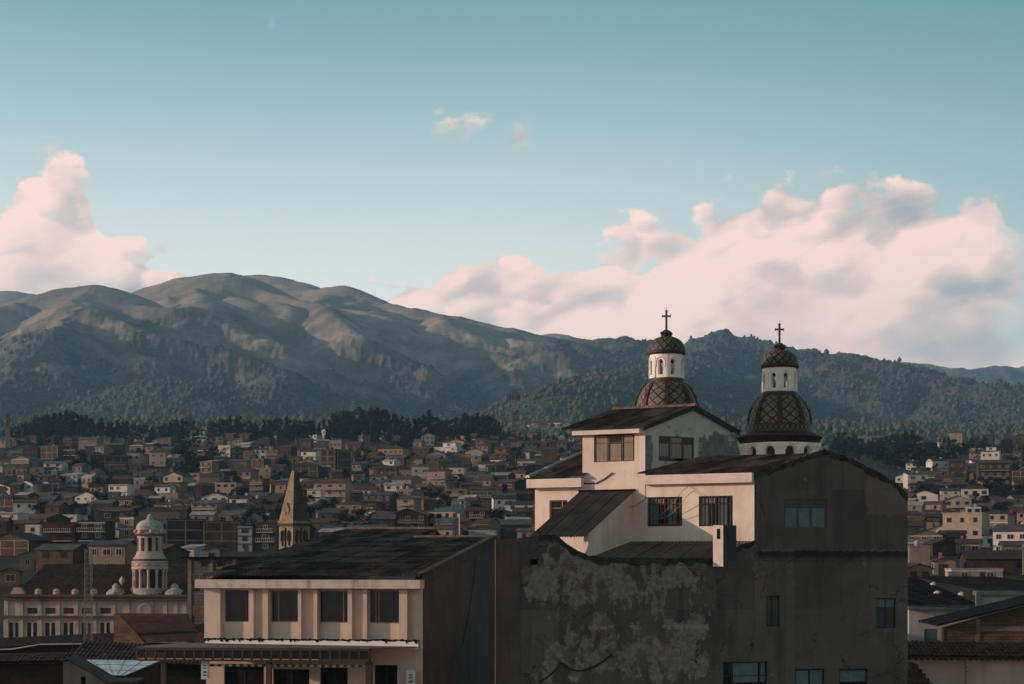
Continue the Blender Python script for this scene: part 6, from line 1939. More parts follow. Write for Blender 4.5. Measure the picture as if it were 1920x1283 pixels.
HL = [  # x0, x1, top, base, wall, roof, roof colour, floors, yaw, features
    (79, 121, 836, 872, 'ochre brick', 'flat', 'clay tile', 3, -22, ('grid', 'blank')), (121, 155, 842, 874, 'dark', 'flat', 'grey sheet', 3, -10, ('band',)), (45, 79, 838, 867, 'brick', 'flat', 'clay tile', 3, -15, ()),
    (24, 52, 864, 875, 'white', 'side', 'clay tile', 1, -20, ()), (166, 196, 848, 878, 'brick', 'front', 'clay tile', 2, 10, ('grid', 'blank')), (195, 240, 848, 879, 'brick', 'front', 'clay tile', 2, 10, ('blank', 'grid')),
    (239, 265, 850, 878, 'cream', 'flat', 'grey sheet', 2, -5, ()), (281, 316, 844, 875, 'cream', 'side', 'clay tile', 2, -12, ()), (204, 239, 822, 838, 'grey', 'flat', 'grey sheet', 1, -10, ()),
    (58, 88, 876, 902, 'grey', 'flat', 'clay tile', 2, -10, ('balcony',)), (116, 154, 886, 912, 'blue', 'shed', 'pale sheet', 2, -15, ()), (81, 99, 902, 922, 'white', 'front', 'brown tile', 1, -20, ()), (97, 116, 903, 926, 'grey', 'front', 'brown tile', 1, -10, ()),
    (206, 254, 908, 936, 'white', 'flat', 'grey sheet', 2, -24, ('band',)), (182, 258, 892, 918, 'brick', 'side', 'brown tile', 2, -12, ('blank',)), (209, 262, 930, 966, 'ochre', 'side', 'brown tile', 3, -20, ('balcony',)), (188, 212, 935, 964, 'cream', 'front', 'clay tile', 2, -10, ()),
    (278, 308, 904, 928, 'ochre brick', 'flat', 'clay tile', 2, -10, ()), (291, 339, 942, 972, 'white', 'side', 'brown tile', 2, -28, ('sides',)), (108, 155, 964, 990, 'white', 'flat', 'grey sheet', 2, -15, ()), (5, 45, 962, 988, 'cream', 'side', 'dark red', 2, -10, ()),
    (284, 346, 924, 948, 'pink', 'flat', 'clay tile', 2, -15, ()), (82, 150, 978, 1032, 'maroon', 'flat', 'grey sheet', 4, -6, ('balcony',)), (148, 204, 976, 1032, 'dark', 'flat', 'grey sheet', 4, -6, ('balcony', 'band')),
    (-8, 42, 960, 1005, 'white', 'flat', 'grey sheet', 3, -10, ('balcony', 'band')), (50, 82, 983, 1022, 'white', 'flat', 'grey sheet', 3, -10, ('balcony',)), (228, 263, 968, 1030, 'tan', 'flat', 'grey sheet', 4, -18, ('band',)),
    (30, 90, 1032, 1069, 'tan', 'front', 'clay tile', 2, 15, ()), (125, 186, 1050, 1073, 'white', 'flat', 'grey sheet', 1, -12, ('band',)), (218, 243, 1040, 1070, 'white', 'front', 'clay tile', 2, -10, ()), (0, 34, 1066, 1100, 'ochre', 'front', 'clay tile', 2, 10, ()), (88, 128, 1040, 1066, 'grey', 'side', 'dark red', 1, -15, ()),
    (308, 382, 972, 1032, 'brick', 'flat', 'clay tile', 4, 8, ('grid', 'blank')), (380, 449, 976, 1032, 'ochre brick', 'flat', 'clay tile', 4, 5, ('grid', 'blank')), (340, 375, 1022, 1050, 'white', 'shed', 'pale sheet', 1, -15, ()), (384, 420, 1026, 1056, 'grey', 'front', 'clay tile', 2, -10, ()),
    (378, 412, 862, 898, 'ochre', 'shed', 'pale sheet', 4, -32, ('balcony',)), (410, 424, 864, 897, 'brick', 'shed', 'grey sheet', 3, 5, ('blank',)), (428, 466, 860, 896, 'tan', 'shed', 'grey sheet', 3, -4, ('frame', 'blank')), (308, 356, 886, 917, 'cream', 'front', 'brown tile', 2, -25, ()), (358, 382, 886, 908, 'tan', 'flat', 'grey sheet', 2, -20, ()),
    (456, 478, 845, 863, 'ochre', 'flat', 'clay tile', 1, -8, ()), (478, 501, 840, 863, 'white', 'side', 'dark red', 2, -8, ()), (500, 524, 843, 864, 'ochre', 'flat', 'clay tile', 2, -8, ('balcony',)), (447, 479, 880, 907, 'pink', 'side', 'brown tile', 2, -20, ()), (478, 515, 876, 900, 'tan', 'flat', 'grey sheet', 2, -12, ()), (501, 538, 871, 894, 'ochre', 'side', 'dark red', 2, -12, ('balcony',)),
    (470, 501, 896, 930, 'ochre brick', 'flat', 'clay tile', 3, -15, ('balcony',)), (380, 436, 924, 953, 'white', 'front', 'brown tile', 2, -10, ('balcony',)), (432, 470, 930, 965, 'white', 'side', 'black', 2, -14, ()), (340, 376, 940, 968, 'cream', 'side', 'clay tile', 2, -14, ()), (385, 417, 954, 974, 'white', 'flat', 'grey sheet', 1, -25, ()),
    (468, 496, 934, 968, 'brick', 'flat', 'clay tile', 2, -10, ()), (495, 514, 928, 954, 'white', 'front', 'clay tile', 2, -15, ()), (500, 530, 954, 972, 'white', 'flat', 'teal sheet', 1, -10, ('band',)), (432, 457, 838, 862, 'brick', 'front', 'brown tile', 2, 5, ()), (535, 565, 855, 872, 'yellow', 'shed', 'grey sheet', 1, -10, ()), (563, 592, 860, 878, 'yellow', 'front', 'brown tile', 1, -12, ()), (566, 600, 843, 867, 'white', 'side', 'black', 2, -20, ('balcony',)),
    (448, 478, 986, 1034, 'blue', 'flat', 'grey sheet', 4, -8, ('band',)), (440, 480, 972, 990, 'white', 'hip', 'brown tile', 1, -8, ()), (480, 522, 978, 1034, 'dark', 'flat', 'grey sheet', 4, -6, ('balcony',)),
    (602, 634, 842, 892, 'ochre brick', 'flat', 'clay tile', 4, -12, ('grid',)), (632, 658, 846, 892, 'ochre brick', 'flat', 'clay tile', 3, 4, ('grid', 'blank')), (677, 720, 836, 862, 'ochre', 'front', 'clay tile', 2, 8, ()), (711, 764, 836, 866, 'yellow', 'hip', 'dark red', 2, -16, ('balcony',)), (817, 869, 838, 856, 'white', 'flat', 'pale sheet', 1, -26, ('penthouse',)), (803, 845, 846, 868, 'grey', 'front', 'brown tile', 2, -18, ()), (845, 897, 851, 866, 'ochre', 'flat', 'clay tile', 1, -6, ('blank',)),
    (773, 809, 870, 908, 'cream', 'hip', 'clay tile', 2, -10, ('band',)), (803, 843, 879, 914, 'pink', 'side', 'dark red', 2, -22, ('balcony',)), (840, 872, 877, 908, 'white', 'flat', 'clay tile', 3, -8, ('balcony',)), (696, 732, 888, 906, 'white', 'side', 'dark red', 1, -14, ()), (730, 749, 884, 906, 'grey', 'flat', 'grey sheet', 2, -14, ()), (749, 775, 876, 900, 'grey', 'side', 'black', 1, -12, ()),
    (694, 732, 900, 930, 'cream', 'side', 'grey sheet', 2, -14, ()), (722, 759, 905, 934, 'white', 'side', 'pale sheet', 2, -12, ()), (760, 811, 907, 934, 'yellow', 'side', 'grey sheet', 2, -20, ('balcony',)), (746, 782, 916, 944, 'pink', 'flat', 'clay tile', 2, -15, ()), (591, 656, 898, 945, 'cream', 'side', 'dark red', 3, -10, ('balcony',)), (577, 606, 916, 960, 'white', 'flat', 'grey sheet', 3, -10, ('balcony', 'band')),
    (632, 683, 940, 982, 'yellow', 'hip', 'clay tile', 3, -10, ('sides',)), (686, 718, 956, 984, 'white', 'front', 'clay tile', 2, -18, ()), (693, 742, 922, 958, 'brick', 'side', 'grey sheet', 2, -12, ()), (815, 847, 947, 975, 'grey', 'front', 'grey sheet', 1, 8, ()), (746, 783, 931, 972, 'pink', 'hip', 'grey sheet', 3, -14, ('balcony',)), (834, 881, 916, 944, 'ochre', 'flat', 'clay tile', 2, -10, ('balcony',)),
    (608, 640, 972, 1002, 'ochre', 'side', 'clay tile', 2, -15, ()), (646, 682, 976, 996, 'white', 'flat', 'grey sheet', 1, -12, ('blank',)), (672, 778, 984, 996, 'white', 'flat', 'grey sheet', 1, -4, ('blank',)), (782, 822, 958, 985, 'brick', 'side', 'clay tile', 2, -10, ()), (800, 842, 974, 992, 'white', 'flat', 'black', 1, -14, ()),
    (874, 911, 841, 862, 'cream', 'front', 'clay tile', 1, -16, ()), (898, 936, 866, 884, 'white', 'side', 'brown tile', 1, -8, ('balcony',)), (946, 969, 859, 880, 'ochre brick', 'flat', 'clay tile', 1, -8, ('blank', 'grid')), (968, 1013, 859, 878, 'white', 'shed', 'clay tile', 1, -10, ()), (969, 1009, 880, 897, 'ochre brick', 'flat', 'clay tile', 1, -6, ('blank', 'grid')), (874, 913, 884, 912, 'grey', 'side', 'grey sheet', 2, -14, ()),
    (862, 903, 904, 934, 'brick', 'side', 'clay tile', 2, 6, ()), (858, 881, 918, 942, 'ochre', 'flat', 'clay tile', 2, -12, ('balcony',)), (918, 957, 918, 948, 'white', 'side', 'clay tile', 2, -12, ()), (949, 1002, 940, 974, 'white', 'side', 'brown tile', 2, -6, ('sides', 'door')), (874, 918, 952, 1000, 'maroon', 'side', 'clay tile', 3, -6, ('balcony',)), (927, 968, 957, 990, 'cream', 'hip', 'grey sheet', 2, -8, ('balcony',)), (924, 973, 986, 1008, 'grey', 'side', 'clay tile', 1, -4, ()),
    (1018, 1056, 838, 866, 'brick', 'side', 'clay tile', 2, -20, ('blank',)), (928, 952, 838, 858, 'orange', 'side', 'clay tile', 2, -10, ()), (1006, 1052, 862, 882, 'brick', 'side', 'brown tile', 1, -10, ()), (988, 1018, 846, 862, 'yellow', 'side', 'grey sheet', 1, -14, ()), (968, 992, 842, 856, 'cream', 'front', 'clay tile', 1, -10, ()),
    (1742, 1780, 860, 894, 'white', 'side', 'black', 2, 12, ('band',)), (1779, 1812, 861, 896, 'brick', 'side', 'dark red', 2, -8, ()), (1842, 1880, 842, 874, 'white', 'shed', 'grey sheet', 2, -20, ('penthouse',)), (1836, 1898, 862, 912, 'brick', 'side', 'clay tile', 3, -8, ('balcony',)), (1674, 1700, 849, 864, 'tan', 'flat', 'grey sheet', 1, -10, ()), (1682, 1712, 889, 906, 'white', 'front', 'clay tile', 1, -24, ()), (1712, 1746, 877, 896, 'grey', 'side', 'black', 1, -10, ()),
    (1757, 1787, 891, 914, 'orange', 'side', 'clay tile', 2, -12, ()), (1785, 1814, 895, 916, 'grey', 'side', 'grey sheet', 1, -12, ()), (1812, 1846, 900, 918, 'cream', 'front', 'clay tile', 1, -12, ()), (1710, 1767, 920, 954, 'white', 'front', 'brown tile', 2, -20, ('sides',)), (1765, 1804, 915, 940, 'white', 'side', 'dark red', 2, -12, ()), (1772, 1826, 930, 966, 'cream', 'front', 'dark red', 2, -14, ('balcony', 'sides')), (1812, 1843, 950, 976, 'white', 'flat', 'grey sheet', 2, -14, ()),
    (1840, 1905, 956, 994, 'cream', 'hip', 'brown tile', 2, -30, ('band',)), (1739, 1811, 984, 1010, 'white', 'front', 'brown tile', 2, -14, ('sides',)), (1886, 1935, 984, 1014, 'white', 'flat', 'grey sheet', 2, -20, ('balcony',)), (1752, 1795, 1046, 1078, 'tan', 'front', 'dark red', 2, -8, ()), (1784, 1880, 1064, 1092, 'cream', 'flat', 'grey sheet', 1, -4, ('band',)), (1812, 1935, 1034, 1074, 'brick', 'side', 'brown tile', 2, -8, ()), (1694, 1745, 1058, 1094, 'ochre', 'front', 'brown tile', 1, 6, ()), (1706, 1748, 1022, 1060, 'pink', 'flat', 'grey sheet', 2, -10, ('blank',)),
    (1844, 1878, 1000, 1026, 'white', 'hip', 'clay tile', 2, -14, ()), (1700, 1742, 962, 992, 'white', 'side', 'dark red', 2, -10, ('balcony',)), (1746, 1800, 958, 984, 'tan', 'side', 'clay tile', 2, -10, ()), (1740, 1790, 1012, 1042, 'brick', 'front', 'brown tile', 2, 10, ()), (1796, 1846, 1012, 1040, 'tan', 'side', 'clay tile', 2, -16, ()), (1880, 1930, 1016, 1046, 'grey', 'side', 'grey sheet', 2, -10, ()),
    # pale houses in the last sun under the trees
    (582, 601, 815, 830, 'white', 'flat', 'clay tile', 2, -32, ()), (616, 642, 806, 823, 'white', 'side', 'clay tile', 2, -36, ()), (604, 619, 803, 816, 'white', 'side', 'clay tile', 1, -36, ()), (667, 691, 804, 821, 'white', 'side', 'clay tile', 2, -36, ()), (703, 722, 803, 818, 'white', 'front', 'clay tile', 2, -36, ()), (757, 772, 802, 817, 'white', 'flat', 'clay tile', 2, -36, ()), (742, 756, 814, 826, 'white', 'shed', 'clay tile', 1, -36, ()), (352, 372, 806, 820, 'white', 'side', 'clay tile', 1, -36, ()), (372, 394, 806, 820, 'white', 'side', 'clay tile', 1, -36, ()), (394, 416, 805, 823, 'white', 'front', 'dark red', 2, -36, ()),
    (262, 280, 810, 822, 'white', 'side', 'clay tile', 1, -30, ()), (184, 202, 814, 826, 'white', 'side', 'clay tile', 1, -30, ()), (518, 544, 822, 840, 'brick', 'front', 'clay tile', 2, 8, ('blank',)), (462, 490, 827, 842, 'brick', 'side', 'grey sheet', 1, -10, ()), (560, 586, 822, 840, 'ochre brick', 'side', 'clay tile', 1, -10, ()), (1748, 1768, 826, 838, 'white', 'side', 'clay tile', 1, -34, ()), (1700, 1716, 842, 850, 'white', 'side', 'clay tile', 1, -34, ()), (1844, 1862, 836, 846, 'cream', 'side', 'clay tile', 1, -34, ()), (1890, 1908, 838, 850, 'cream', 'side', 'clay tile', 1, -34, ()), (1730, 1756, 852, 866, 'white', 'side', 'dark red', 1, -20, ()), (1716, 1730, 854, 866, 'grey', 'front', 'clay tile', 1, -10, ()),
]
for q in HL:
    house(*q[:9], feat=q[9])

GREEN = [(120, 300, 878, 904), (318, 378, 826, 896), (60, 200, 922, 950), (655, 700, 868, 935), (725, 770, 826, 845), (985, 1040, 900, 990), (1840, 1925, 905, 955), (560, 600, 945, 980), (738, 815, 962, 990), (540, 566, 975, 1010), (640, 800, 822, 842), (1560, 1740, 815, 850), (1780, 1860, 826, 842)]


def fill_houses():
    rs = random.Random(77)
    walls = ['brick'] * 8 + ['ochre brick'] * 4 + ['white'] * 4 + ['cream'] * 2 + ['tan'] * 4 + ['pink'] * 3 + ['grey'] * 4 + ['ochre', 'dark', 'dark']
    roofs = ['side'] * 7 + ['front'] * 4 + ['flat'] * 2 + ['hip'] * 3 + ['shed'] * 2
    rcs = ['clay tile'] * 6 + ['brown tile'] * 4 + ['grey sheet'] * 4 + ['dark red'] * 2 + ['black', 'pale sheet', 'teal sheet']
    n = 0
    yb = 832.0
    while yb < 1090:
        Y = ground_hit(500, yb); s = Y / FPX
        for lo, hi in ((-25, 1092), (1696, 1945)):
            px = lo + rs.uniform(0, 14)
            while px < hi:
                wpx = rs.uniform(7.0, 12.5) / s
                hpx = rs.uniform(4.2, 7.6) / s
                x0, x1, y1 = px, px + wpx, yb + rs.uniform(-4, 4)
                y0 = y1 - hpx
                px += wpx * rs.uniform(.85, 1.25)
                cx = (x0 + x1) / 2
                if any(a < cx < b and c < y1 - 4 < d for a, b, c, d in GREEN) and rs.random() < .9: continue
                if 1000 < cx < 1100 and yb > 900: continue
                if yb > 1000 and 445 < cx < 1100: continue
                if yb > 1030 and 325 < cx < 470: continue
                ov = 0
                for a, b, c, d in BOXES:
                    ox = min(b, x1) - max(a, x0); oy = min(d, y1) - max(c, y0)
                    if ox > 0 and oy > 0: ov = max(ov, ox * oy / ((x1 - x0) * (y1 - y0)))
                if ov > .30 or rs.random() < .16: continue
                w_ = rs.choice(walls)
                ft = []
                if w_.endswith('brick') and rs.random() < .4: ft = ['grid', 'blank']
                elif rs.random() < .35: ft = ['balcony']
                elif rs.random() < .2: ft = ['band']
                house(x0, x1, y0, y1, w_, rs.choice(roofs), rs.choice(rcs), rs.choice((1, 2, 2, 2, 3)), rs.choice((rs.uniform(-34, -8), rs.uniform(-30, 14))), feat=tuple(ft))
                n += 1
        yb += 11.5 + (yb - 832) * .028
    return n


NF = fill_houses()
for lab, os_ in LABELS.items():
    if len(os_) == 1:
        del os_[0]['group']
    else:
        for o in os_: o['group'] = lab


def crowded_small_houses():
    """the many small roofs and sheds between the houses, past what one could pick apart"""
    rs = random.Random(91)
    mats = [WM['brick'], WM['ochre brick'], WM['tan'], WM['grey'], WM['white'], WM['pink'], RM['clay tile'], RM['brown tile'], RM['grey sheet'], RM['dark red'], RM['pale sheet'], TGL]
    mb = MB(); n = 0
    for k in range(1500):
        lo, hi = ((-20, 1090), (1695, 1945))[rs.random() < .22]
        px = rs.uniform(lo, hi); py = 838 + 190 * rs.random() ** 1.1
        if 1000 < px < 1100 and py > 900: continue
        if any(a < px < b and c < py < d for a, b, c, d in GREEN) and rs.random() < .75: continue
        Y = ground_hit(px, py); s = Y / FPX
        w, d, h = rs.uniform(3.5, 8), rs.uniform(3.5, 7), rs.uniform(2.4, 5.0)
        x0, x1, y0 = px - w / s / 2, px + w / s / 2, py - h / s
        hit = 0
        for a, b, c, e in BOXES:
            ox = min(b, x1) - max(a, x0); oy = min(e, py) - max(c, y0)
            if ox > 0 and oy > 0 and ox * oy > .5 * (x1 - x0) * (py - y0): hit = 1; break
        if hit: continue
        X = (px - HX) * s; z0 = CZ + (HY - py) * s; yaw = R(rs.uniform(-34, 14)); ca, sa = math.cos(yaw), math.sin(yaw)
        fr = lambda a, b, c: Vector((X + a * ca - b * sa, Y + 1 + a * sa + b * ca, z0 + c))
        wm = rs.choice((0, 0, 0, 1, 1, 2, 2, 3, 3, 4, 5)); rm = rs.choice((6, 6, 7, 7, 7, 8, 8, 8, 9, 10))
        rh = rs.choice((.7, 1.0, 1.3)); o_ = .3
        mb.prism([(-d / 2, -3), (d / 2, -3), (d / 2, h), (0, h + rh), (-d / 2, h)], -w / 2, w / 2, lambda a, b, c: fr(b, a, c), wm)
        for sg in (-1, 1):
            mb.hexa([fr(-w / 2 - o_, sg * (d / 2 + o_), h - .1), fr(w / 2 + o_, sg * (d / 2 + o_), h - .1), fr(w / 2 + o_, 0, h + rh), fr(-w / 2 - o_, 0, h + rh), fr(-w / 2 - o_, sg * (d / 2 + o_), h + .06), fr(w / 2 + o_, sg * (d / 2 + o_), h + .06), fr(w / 2 + o_, 0, h + rh + .15), fr(-w / 2 - o_, 0, h + rh + .15)], rm)
        for i in range(int(w / 2.6)):
            a = -w / 2 + w * (i + .5) / int(w / 2.6); mb.box(a - .45, a + .45, -d / 2 - .03, -d / 2 + .02, h - 1.6, h - .55, 11, fr)
        n += 1
        if n >= 520: break
    o = mb.build('crowded_small_houses', mats); o['kind'] = 'stuff'


crowded_small_houses()

# poles of the street lighting and power lines
for k, (px, py, hp) in enumerate(((99, 942, 40), (435, 926, 34), (712, 938, 46), (1012, 930, 30), (300, 915, 34), (585, 1004, 30), (1712, 930, 36), (1766, 985, 36), (1828, 862, 26), (920, 950, 30), (172, 925, 32), (820, 905, 26))):
    Y = ground_hit(px, py); b = W(px, py, Y); hgt = hp * Y / FPX
    root = empty('utility_pole', b); tag(root, 'thin grey utility pole standing among the hillside houses', 'utility pole', 'utility poles among the hillside houses')
    mb = MB(); mb.tube([b - Vector((0, 0, 1)), b + Vector((0, 0, hgt))], [.16, .10], 6); mb.build('shaft', CONC, root)
    mb = MB(); mb.bar(b + Vector((-.8, 0, hgt - .7)), b + Vector((.8, 0, hgt - .7)), .12); mb.build('crossarm', TFD, root)

# a far hamlet by the fields
rs = random.Random(4)
for k in range(13):
    px = 975 + k * 7.2 + rs.uniform(-2, 2); Yh = 1890 + rs.uniform(-30, 60)
    X = (px - HX) / FPX * Yh; zg = mountain_z(X, Yh)
    root = empty('hamlet_house', (X, Yh, zg - .5), R(rs.uniform(-40, 0))); tag(root, 'tiny pale farmhouse in the sunlit hamlet beyond the radio mast', 'house', 'farmhouses of the far hamlet')
    w, d, h = rs.uniform(3.0, 6.0), 3.2, rs.uniform(2.8, 5)
    mb = MB(); mb.prism([(-d, -2), (d, -2), (d, h), (0, h + 1.4), (-d, h)], -w, w, lambda a, b, c: Vector((b, a, c))); put('wall', mb.mesh('wall', WM['white'] if k % 3 else WM['tan']), root)
    mb = MB()
    for sg in (-1, 1): mb.hexa([(-w - .3, sg * (d + .4), h - .2), (w + .3, sg * (d + .4), h - .2), (w + .3, 0, h + 1.4), (-w - .3, 0, h + 1.4), (-w - .3, sg * (d + .4), h), (w + .3, sg * (d + .4), h), (w + .3, 0, h + 1.6), (-w - .3, 0, h + 1.6)])
    put('roof', mb.mesh('roof', RM['clay tile']), root)
    for i in (-.5, .5): put('window', win_mesh(1.1, 1.2, False), root, (w * i, -d - .02, 1.0))


# ================================================================== trees
def leaf_mat(name, c1, c2):
    m = bpy.data.materials.new(name); m.use_nodes = True
    t = NT(m.node_tree); b = m.node_tree.nodes['Principled BSDF']; b.inputs['Roughness'].default_value = .8; b.inputs['Specular IOR Level'].default_value = .1
    oi = t.n('ShaderNodeObjectInfo'); geo = t.n('ShaderNodeNewGeometry').outputs['Position']
    c = t.mix(t.mr(t.noise(geo, .35, 3), .3, .7), c1, c2)
    c = t.mix(1.0, c, t.mix(oi.outputs['Random'], (.7, .7, .7), (1.3, 1.25, 1.1)), 'MULTIPLY')
    t.put(b.inputs['Base Color'], c)
    return m


LEAF = leaf_mat('dark_foliage', (.010, .012, .009), (.022, .022, .015))
LEAFO = leaf_mat('olive_foliage', (.040, .036, .023), (.072, .058, .038))
BARK = material('bark', (.07, .055, .045), .9, .3, 3)


def tree_protos(kind, n, leaf, seed):
    out = []
    for q in range(n):
        rs = random.Random(seed + q * 17)
        np_r = np.random.RandomState(seed + q)
        cl = []
        if kind == 'gum':
            for k in range(rs.randint(13, 18)):
                z = rs.uniform(.32, .95); r = .26 * math.sin(math.pi * min(1, (z - .2) / .85)) ** .7; a = rs.uniform(0, 6.28)
                cl.append((r * math.cos(a) * rs.uniform(.4, 1), r * math.sin(a) * rs.uniform(.4, 1), z, rs.uniform(.07, .13)))
        elif kind == 'pine':
            for k in range(22):
                z = .12 + .86 * (k / 21); r = .20 * (1 - z) ** .75 + .015; a = rs.uniform(0, 6.28)
                cl.append((r * math.cos(a) * .7, r * math.sin(a) * .7, z, .045 + .11 * (1 - z)))
        else:
            for k in range(rs.randint(14, 20)):
                a = rs.uniform(0, 6.28); z = rs.uniform(.22, .88); r = .40 * math.sqrt(max(0, 1 - ((z - .5) / .5) ** 2)) * rs.uniform(.3, 1)
                cl.append((r * math.cos(a), r * math.sin(a), z, rs.uniform(.10, .18)))
        V, Fc = [], []
        per = int(1500 / len(cl))
        for cx, cy, cz, cr in cl:
            d = np_r.normal(size=(per, 3)); d /= np.linalg.norm(d, axis=1)[:, None]
            p = np.array([cx, cy, cz]) + d * (cr * np_r.uniform(.45, 1.08, size=(per, 1))) * np.array([1, 1, .8])
            for i in range(per):
                u = np_r.normal(size=3); u /= np.linalg.norm(u); w = np.cross(u, d[i] + .3 * np_r.normal(size=3)); w /= (np.linalg.norm(w) + 1e-6)
                l = np_r.uniform(.016, .042)
                k = len(V); V += [p[i] - u * l, p[i] + w * l * .6, p[i] + u * l, p[i] - w * l * .6]; Fc.append((k, k + 1, k + 2, k + 3))
        me = bpy.data.meshes.new('crown'); me.from_pydata([tuple(v) for v in V], [], Fc); me.materials.append(leaf)
        mb = MB(); top = .8 if kind != 'broad' else .55
        mb.tube([(0, 0, -.06), (.01, 0, .25), (-.01, .01, top * .7), (0, 0, top)], [.020, .016, .010, .004], 6)
        for c in cl[:7]: mb.tube([(0, 0, max(.12, c[2] - .16)), (c[0] * .5, c[1] * .5, c[2] - .06), (c[0], c[1], c[2])], [.008, .005, .002], 4)
        out.append((me, mb.mesh('trunk', BARK)))
    return out


PG, PP, PB = tree_protos('gum', 5, LEAF, 100), tree_protos('pine', 4, LEAF, 200), tree_protos('broad', 4, LEAF, 300)
PGO = tree_protos('gum', 3, LEAFO, 400)


def tree(px, Y, hm, protos, name, label, group, wide=1.0, rs=rng, sink=0.0):
    X = (px - HX) / FPX * Y
    root = empty(name, (X, Y, ground_z(X, Y) - sink), rs.uniform(0, 6.28)); tag(root, label, 'tree', group)
    cr, tr = rs.choice(protos)
    for n_, me in (('crown', cr), ('trunk', tr)):
        o = put(n_, me, root); o.scale = (hm * wide, hm * wide, hm)
    return root


OUT_X = [0, 20, 60, 80, 140, 165, 200, 260, 300, 345, 380, 415, 440, 470, 520, 560, 600, 650, 700, 740, 780, 805, 830, 880, 920, 945, 1000, 1060, 1100]
OUT_Y = [806, 802, 790, 779, 772, 784, 788, 796, 798, 785, 800, 786, 779, 796, 784, 788, 788, 768, 765, 778, 788, 773, 788, 778, 780, 800, 812, 812, 815]
RX = [1540, 1580, 1620, 1660, 1700, 1720, 1740, 1775, 1800, 1830, 1870, 1900, 1945]
RY = [834, 808, 824, 820, 809, 815, 833, 818, 832, 820, 834, 824, 816]


def belt():
    rs = random.Random(15)
    for lo, hi, OX, OY, lab in ((0, 1100, OUT_X, OUT_Y, 'in the dark tree belt along the ridge above the town'), (1545, 1945, RX, RY, 'in the dark clump on the ridge beyond the grey gable')):
        for row, (Y0, f, step) in enumerate(((1150, 1.0, 9), (1085, .86, 13), (1010, .70, 17))):
            px = lo
            while px < hi:
                px += step * rs.uniform(.6, 1.4)
                Y = Y0 + rs.uniform(-30, 30)
                if row == 2 and 570 < px < 790 and rs.random() < .6: continue
                top = float(np.interp(px, OX, OY)) + abs(rs.gauss(0, 5)) + row * 11
                if 955 < px < 1055 and row == 0: continue
                if row and float(perlin(np.float64(px / 48), np.float64(row * 3.3), 6)) > .12: continue
                X = (px - HX) / FPX * Y
                base = float(ground_rel(X, Y)); zt = (HY - top) / FPX * Y
                h = max(7.0, min(28, (zt - base) * 1.08))
                k = rs.random()
                if k < .42: pr, nm, ds = PG, 'eucalyptus_tree', 'tall dark eucalyptus'
                elif k < .82: pr, nm, ds = PP, 'conifer_tree', 'dark pointed conifer'
                elif k < .9: pr, nm, ds = PGO, 'olive_tree', 'tall olive-brown eucalyptus'
                else: pr, nm, ds = PB, 'broadleaf_tree', 'round dark broadleaf tree'
                tree(px, Y, h, pr, nm, ds + ' ' + lab, ds + ' ' + lab, rs.uniform(.7, 1.15) if pr is not PP else rs.uniform(.8, 1.15), rs)

    for k in range(70):       # lower fringe of the right-hand clump
        px = rs.uniform(1640, 1790) if k % 2 else rs.uniform(1550, 1760); Y = rs.uniform(865, 960) if k % 2 else rs.uniform(930, 1030)
        pr, nm, ds = rs.choice(((PB, 'broadleaf_tree', 'round dark broadleaf tree'), (PG, 'eucalyptus_tree', 'tall dark eucalyptus')))
        lb = ds + ' at the lower edge of the clump beyond the grey gable'
        tree(px, Y, rs.uniform(5, 10), pr, nm, lb, lb, rs.uniform(1.0, 1.5), rs)


belt()


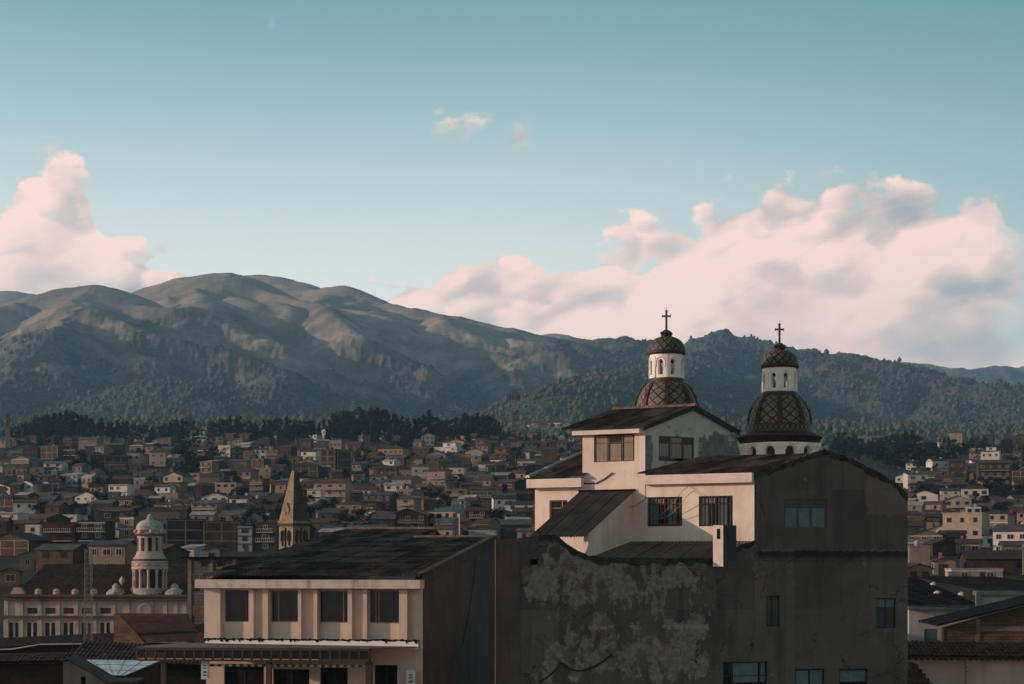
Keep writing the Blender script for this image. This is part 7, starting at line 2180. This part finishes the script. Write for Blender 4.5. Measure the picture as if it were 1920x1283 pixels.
def town_trees():
    rs = random.Random(33)
    spots = [(148, 884, 45, 1, 'the brick blocks'), (350, 890, 34, 12, 'the balcony house'), (340, 850, 26, 8, 'the balcony house'), (210, 892, 14, 16, 'the brick house'), (160, 900, 16, 8, 'the brick house'), (120, 940, 20, 14, 'the banded white house'), (680, 915, 26, 9, 'the red-roofed flats'), (668, 885, 18, 5, 'the brick block'),
             (740, 845, 22, 12, 'the yellow villa'), (785, 868, 16, 6, 'the yellow villa'), (725, 984, 30, 4, 'the white gabled house'), (770, 980, 24, 4, 'the grey gable'), (1000, 930, 38, 9, 'the ochre walls'), (978, 905, 30, 5, 'the ochre walls'), (575, 968, 26, 5, 'the stone spire'), (458, 968, 26, 4, 'the dark-roofed house'), (420, 940, 16, 3, 'the white mansion'),
             (1880, 935, 36, 12, 'the hip-roofed house'), (1850, 925, 22, 6, 'the hip-roofed house'), (1760, 1030, 26, 4, 'the bright white gable'), (1905, 890, 48, 4, 'the tall brick block'), (1730, 1000, 24, 2, 'the bright white gable'), (1792, 912, 14, 3, 'the orange house'), (30, 950, 20, 5, 'the white flats'), (545, 1000, 22, 4, 'the stone spire'), (860, 990, 22, 5, 'the maroon house'), (1005, 975, 24, 4, 'the white two-storey house'), (455, 1010, 24, 3, 'the blue-white flats'), (260, 900, 12, 6, 'the brick house'), (630, 905, 14, 4, 'the red-roofed flats'), (540, 890, 14, 4, 'the ochre house')]
    for px, py, hp, n, by in spots:
        for k in range(n):
            x = px + rs.gauss(0, 16 if n > 3 else 5); y = py + rs.gauss(0, 7 if n > 3 else 2)
            Y = ground_hit(x, y); h = max(2.5, hp * Y / FPX * rs.uniform(.6, 1.1))
            pr, nm, ds = rs.choice(((PB, 'broadleaf_tree', 'bushy dark garden tree'), (PB, 'broadleaf_tree', 'bushy dark garden tree'), (PG, 'eucalyptus_tree', 'slender dark garden tree')))
            tree(x, Y, h, pr, nm, ds + ' beside ' + by, ds + ' beside ' + by, rs.uniform(1.0, 1.5), rs, .3)

    for k in range(190):
        px = rs.choice((rs.uniform(-10, 1000), rs.uniform(-10, 1000), rs.uniform(1700, 1930))); py = rs.uniform(850, 1010)
        if perlin(np.float64(px / 55), np.float64(py / 40), 3) < -.05: continue
        Y = ground_hit(px, py); h = rs.uniform(3.0, 9.0)
        tree(px, Y, h, PB, 'broadleaf_tree', 'small dark garden tree standing among the houses', 'small dark garden trees among the houses', rs.uniform(1.0, 1.5), rs, .3)


town_trees()


def hillside_wood():
    """the far woods on the mountain slopes: nobody could count these trees"""
    rn = np.random.RandomState(8)
    rows = rn.randint(8, 330, 60000); cols = rn.randint(5, MX.shape[1] - 5, 60000)
    keep = (MW[rows, cols] > rn.uniform(.25, 1.1, 60000)) & (MY[rows, cols] < 4400)
    cl = fbm(MX[rows, cols] / 160, MY[rows, cols] / 160, 66, 3)
    keep &= (cl + rn.normal(0, .16, 60000)) > .05
    keep &= (MH[rows, cols] < 300 + 400 * np.clip((MX[rows, cols] / MY[rows, cols] - .02) / .06, 0, 1) + rn.normal(0, 60, 60000))
    rows, cols = rows[keep][:15000], cols[keep][:15000]
    n = len(rows)
    h = rn.uniform(5, 11, n) * (1 + (rn.uniform(0, 1, n) > .93) * .6); w = h * rn.uniform(.28, .46, n)
    C = np.stack([MX[rows, cols] + rn.uniform(-3, 3, n), MY[rows, cols], MH[rows, cols] + CZ - 2.0], 1)
    seg = 5
    V = np.zeros((n, 2 * seg + 2, 3)); ph = rn.uniform(0, 6.28, n)
    for ring, (f, z) in enumerate(((.75, .28), (1.0, .55))):
        for k in range(seg):
            a = ph + 2 * math.pi * (k + ring * .5) / seg; r = w * f * rn.uniform(.75, 1.2, n)
            V[:, ring * seg + k] = C + np.stack([np.cos(a) * r, np.sin(a) * r, h * (z + rn.uniform(-.07, .07, n))], 1)
    V[:, -2] = C; V[:, -1] = C + np.stack([rn.uniform(-.1, .1, n) * w, np.zeros(n), h], 1)
    F = []
    for k in range(seg):
        k2 = (k + 1) % seg
        F += [(2 * seg, k2, k), (k, k2, seg + k), (k2, seg + k2, seg + k), (seg + k, seg + k2, 2 * seg + 1)]
    F = np.array(F); off = (np.arange(n) * (2 * seg + 2))[:, None, None]
    T = (F[None] + off).reshape(-1, 3).astype(np.int32)
    me = bpy.data.meshes.new('hillside_wood'); me.vertices.add(n * (2 * seg + 2)); me.vertices.foreach_set('co', V.astype(np.float32).ravel())
    me.loops.add(T.size); me.polygons.add(len(T)); me.loops.foreach_set('vertex_index', T.ravel()); me.polygons.foreach_set('loop_start', np.arange(0, T.size, 3, dtype=np.int32)); me.update(calc_edges=True)
    me.materials.append(leaf_mat('far_wood', (.030, .036, .026), (.090, .085, .055)))
    tag(mesh_obj('hillside_wood', me), kind='stuff')


hillside_wood()
